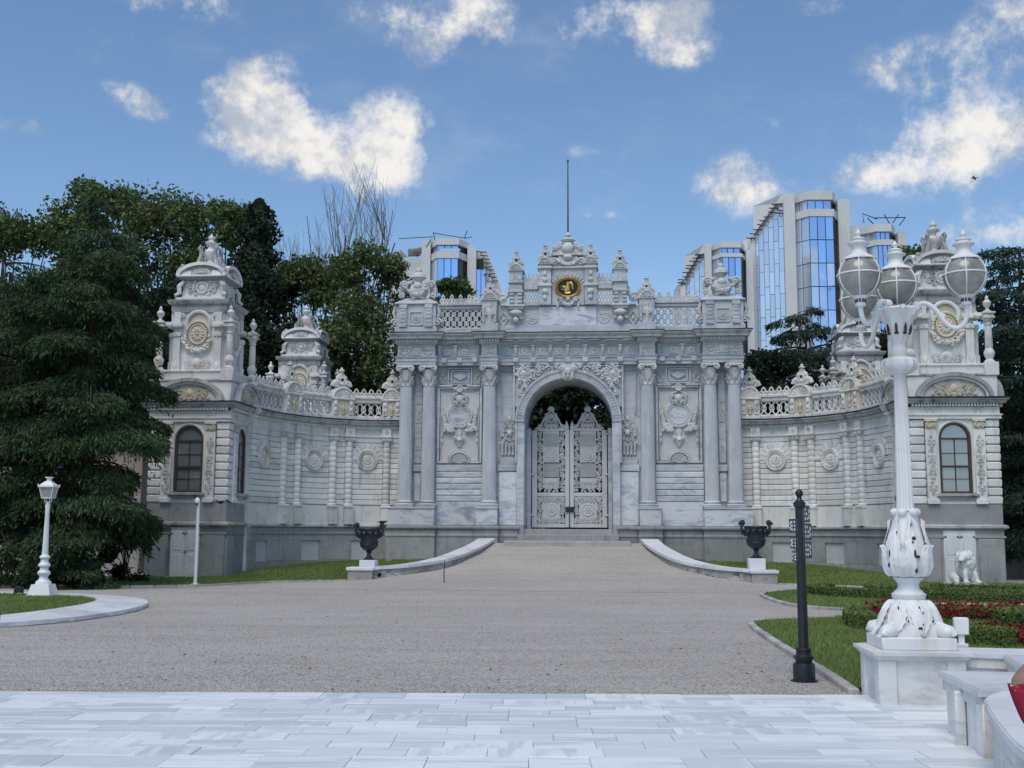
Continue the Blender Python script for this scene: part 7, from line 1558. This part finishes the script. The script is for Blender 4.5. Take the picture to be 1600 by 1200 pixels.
cedar('cedar_tree', 'tall blue green cedar rising right of the right pavilion', 20.9, 46., 14.2, ([0, 2, 6, 10, 12.5, 13.9], [2.6, 3.0, 3.3, 3.0, 2.2, .9]), 12, 70000, 'cedar_right', z_lo=1.6, step=.8)
cedar('cedar_tree', 'cedar top with spreading boughs over the wing, below the hotel tower', 16.2, 62., 14.4, ([0, 5, 9, 12, 13.4, 14.4], [4., 4.2, 3.6, 2.6, 1.6, .5]), 15, 30000, 'cedar_right', z_lo=5, step=.7, tl=.34)
t = broadleaf('dark_bush', 'dense dark bush at the foot of the left pavilion wall', -12.75, 38.2, 1.9, 1.05, -.7, 16000, .09, 'shrub_leaf', 3, 12, None)
t = cedar('cedar_seedling', 'low grey green cedar bough mass under the left cedar', -13.4, 34.9, 1.5, ([0, .6, 1.5], [1.5, 1.3, .4]), 22, 7000, z_lo=.2, group=None, tl=.2, step=.3, droop=.3)
BL = [('plane_tree', 'tall leafy tree at the far left skyline', -31.5, 70, 22.6, 6.0, 3, 15000, .27, 'plane_leaf'), ('plane_tree', 'tallest leafy tree with round top behind the left cedar', -25.9, 70, 24.9, 5.2, 4, 17000, .26, 'plane_leaf'), ('plane_tree', 'leafy olive tree between the tallest tree and the left pavilion crown', -21.2, 69, 23.4, 5.2, 4, 14000, .26, 'olive_leaf'), ('plane_tree', 'leafy tree directly behind the left pavilion crown', -17.4, 68, 22.9, 4.6, 4, 14000, .26, 'plane_leaf'),
      ('plane_tree', 'dark leafy tree filling the gap behind the left cedar top', -23.5, 60, 15.5, 5.2, 3, 14000, .25, 'dark_leaf'), ('plane_tree', 'shaded tree behind the left pavilion shoulder', -16.8, 58.5, 15.2, 3.9, 3, 12000, .24, 'dark_leaf'),
      ('plane_tree', 'olive green tree left of the twin tree over the left wing wall', -11.8, 64, 18.0, 3.7, 4, 14000, .23, 'olive_leaf'), ('plane_tree', 'olive green tree beside the gateway left corner over the wing wall', -8.0, 62.5, 18.4, 3.8, 4, 15000, .23, 'olive_leaf'),
      ('small_tree', 'small leafy tree top above the gateway parapet, left of centre', -3.5, 66, 16.9, 1.9, 11, 5000, .22, 'plane_leaf'), ('small_tree', 'low leafy tree top just over the left parapet lattice', -1.6, 65, 15.0, 1.6, 10, 3000, .22, 'plane_leaf'), ('small_tree', 'light green tree top right of the low hotel block', 31.6, 88, 25.0, 2.6, 14, 6500, .26, 'plane_leaf'),
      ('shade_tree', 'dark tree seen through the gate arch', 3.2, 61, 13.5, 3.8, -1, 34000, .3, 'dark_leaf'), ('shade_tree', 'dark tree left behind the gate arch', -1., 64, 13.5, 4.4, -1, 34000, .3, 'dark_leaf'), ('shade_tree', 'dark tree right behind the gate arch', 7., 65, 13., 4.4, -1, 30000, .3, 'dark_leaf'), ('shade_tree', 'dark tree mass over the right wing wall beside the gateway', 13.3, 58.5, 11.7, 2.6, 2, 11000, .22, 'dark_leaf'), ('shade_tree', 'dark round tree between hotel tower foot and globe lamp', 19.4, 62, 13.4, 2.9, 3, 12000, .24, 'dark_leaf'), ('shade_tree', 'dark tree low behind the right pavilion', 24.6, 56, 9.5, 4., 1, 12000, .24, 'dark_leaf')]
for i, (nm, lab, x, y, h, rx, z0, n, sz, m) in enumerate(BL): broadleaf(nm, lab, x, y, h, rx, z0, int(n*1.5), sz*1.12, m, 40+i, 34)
def cypress():
    g = np.random.default_rng(77); x, y, h = -14.4, 63., 20.4; t = thing('cypress_tree', 'dark narrow cypress standing against the sky right of the left pavilion', 'tree', (x, y, 0)); n = 22000
    z = g.random(n)**.8*(h-2)+2; lob = 1+.22*np.sin(z*1.7)+.15*np.sin(z*4.1+1); r = np.interp(z, [2, 8, 14, 17.5, 19.5, 20.4], [2.6, 2.7, 2.3, 1.45, .8, .15])*lob; a = g.uniform(0, 2*pi, n); q = np.sqrt(g.random(n))*(.8+.3*np.sin(a*5+z*2)); C = np.c_[np.cos(a)*r*q, np.sin(a)*r*q, z]
    V, F = leaf_cards(C, .28, np.c_[np.cos(a), np.sin(a), np.full(n, .4)], .7); o = put('crown', mesh_np('crown', V, F, 'dark_leaf'), t); o['kind'] = 'stuff'; obj('trunk', limb_mesh([([(0, 0, -.3), (0, 0, 9), (0, 0, 19)], .35, .05)]), 'bark', t)
cypress()
bare('bare_tree', 'large leafless tree against the sky between cypress and gateway', -11.0, 76, 43., 4, .40); bare('bare_tree', 'small leafless tree right of the dark cypress', -15.4, 82, 42., 9, .34)
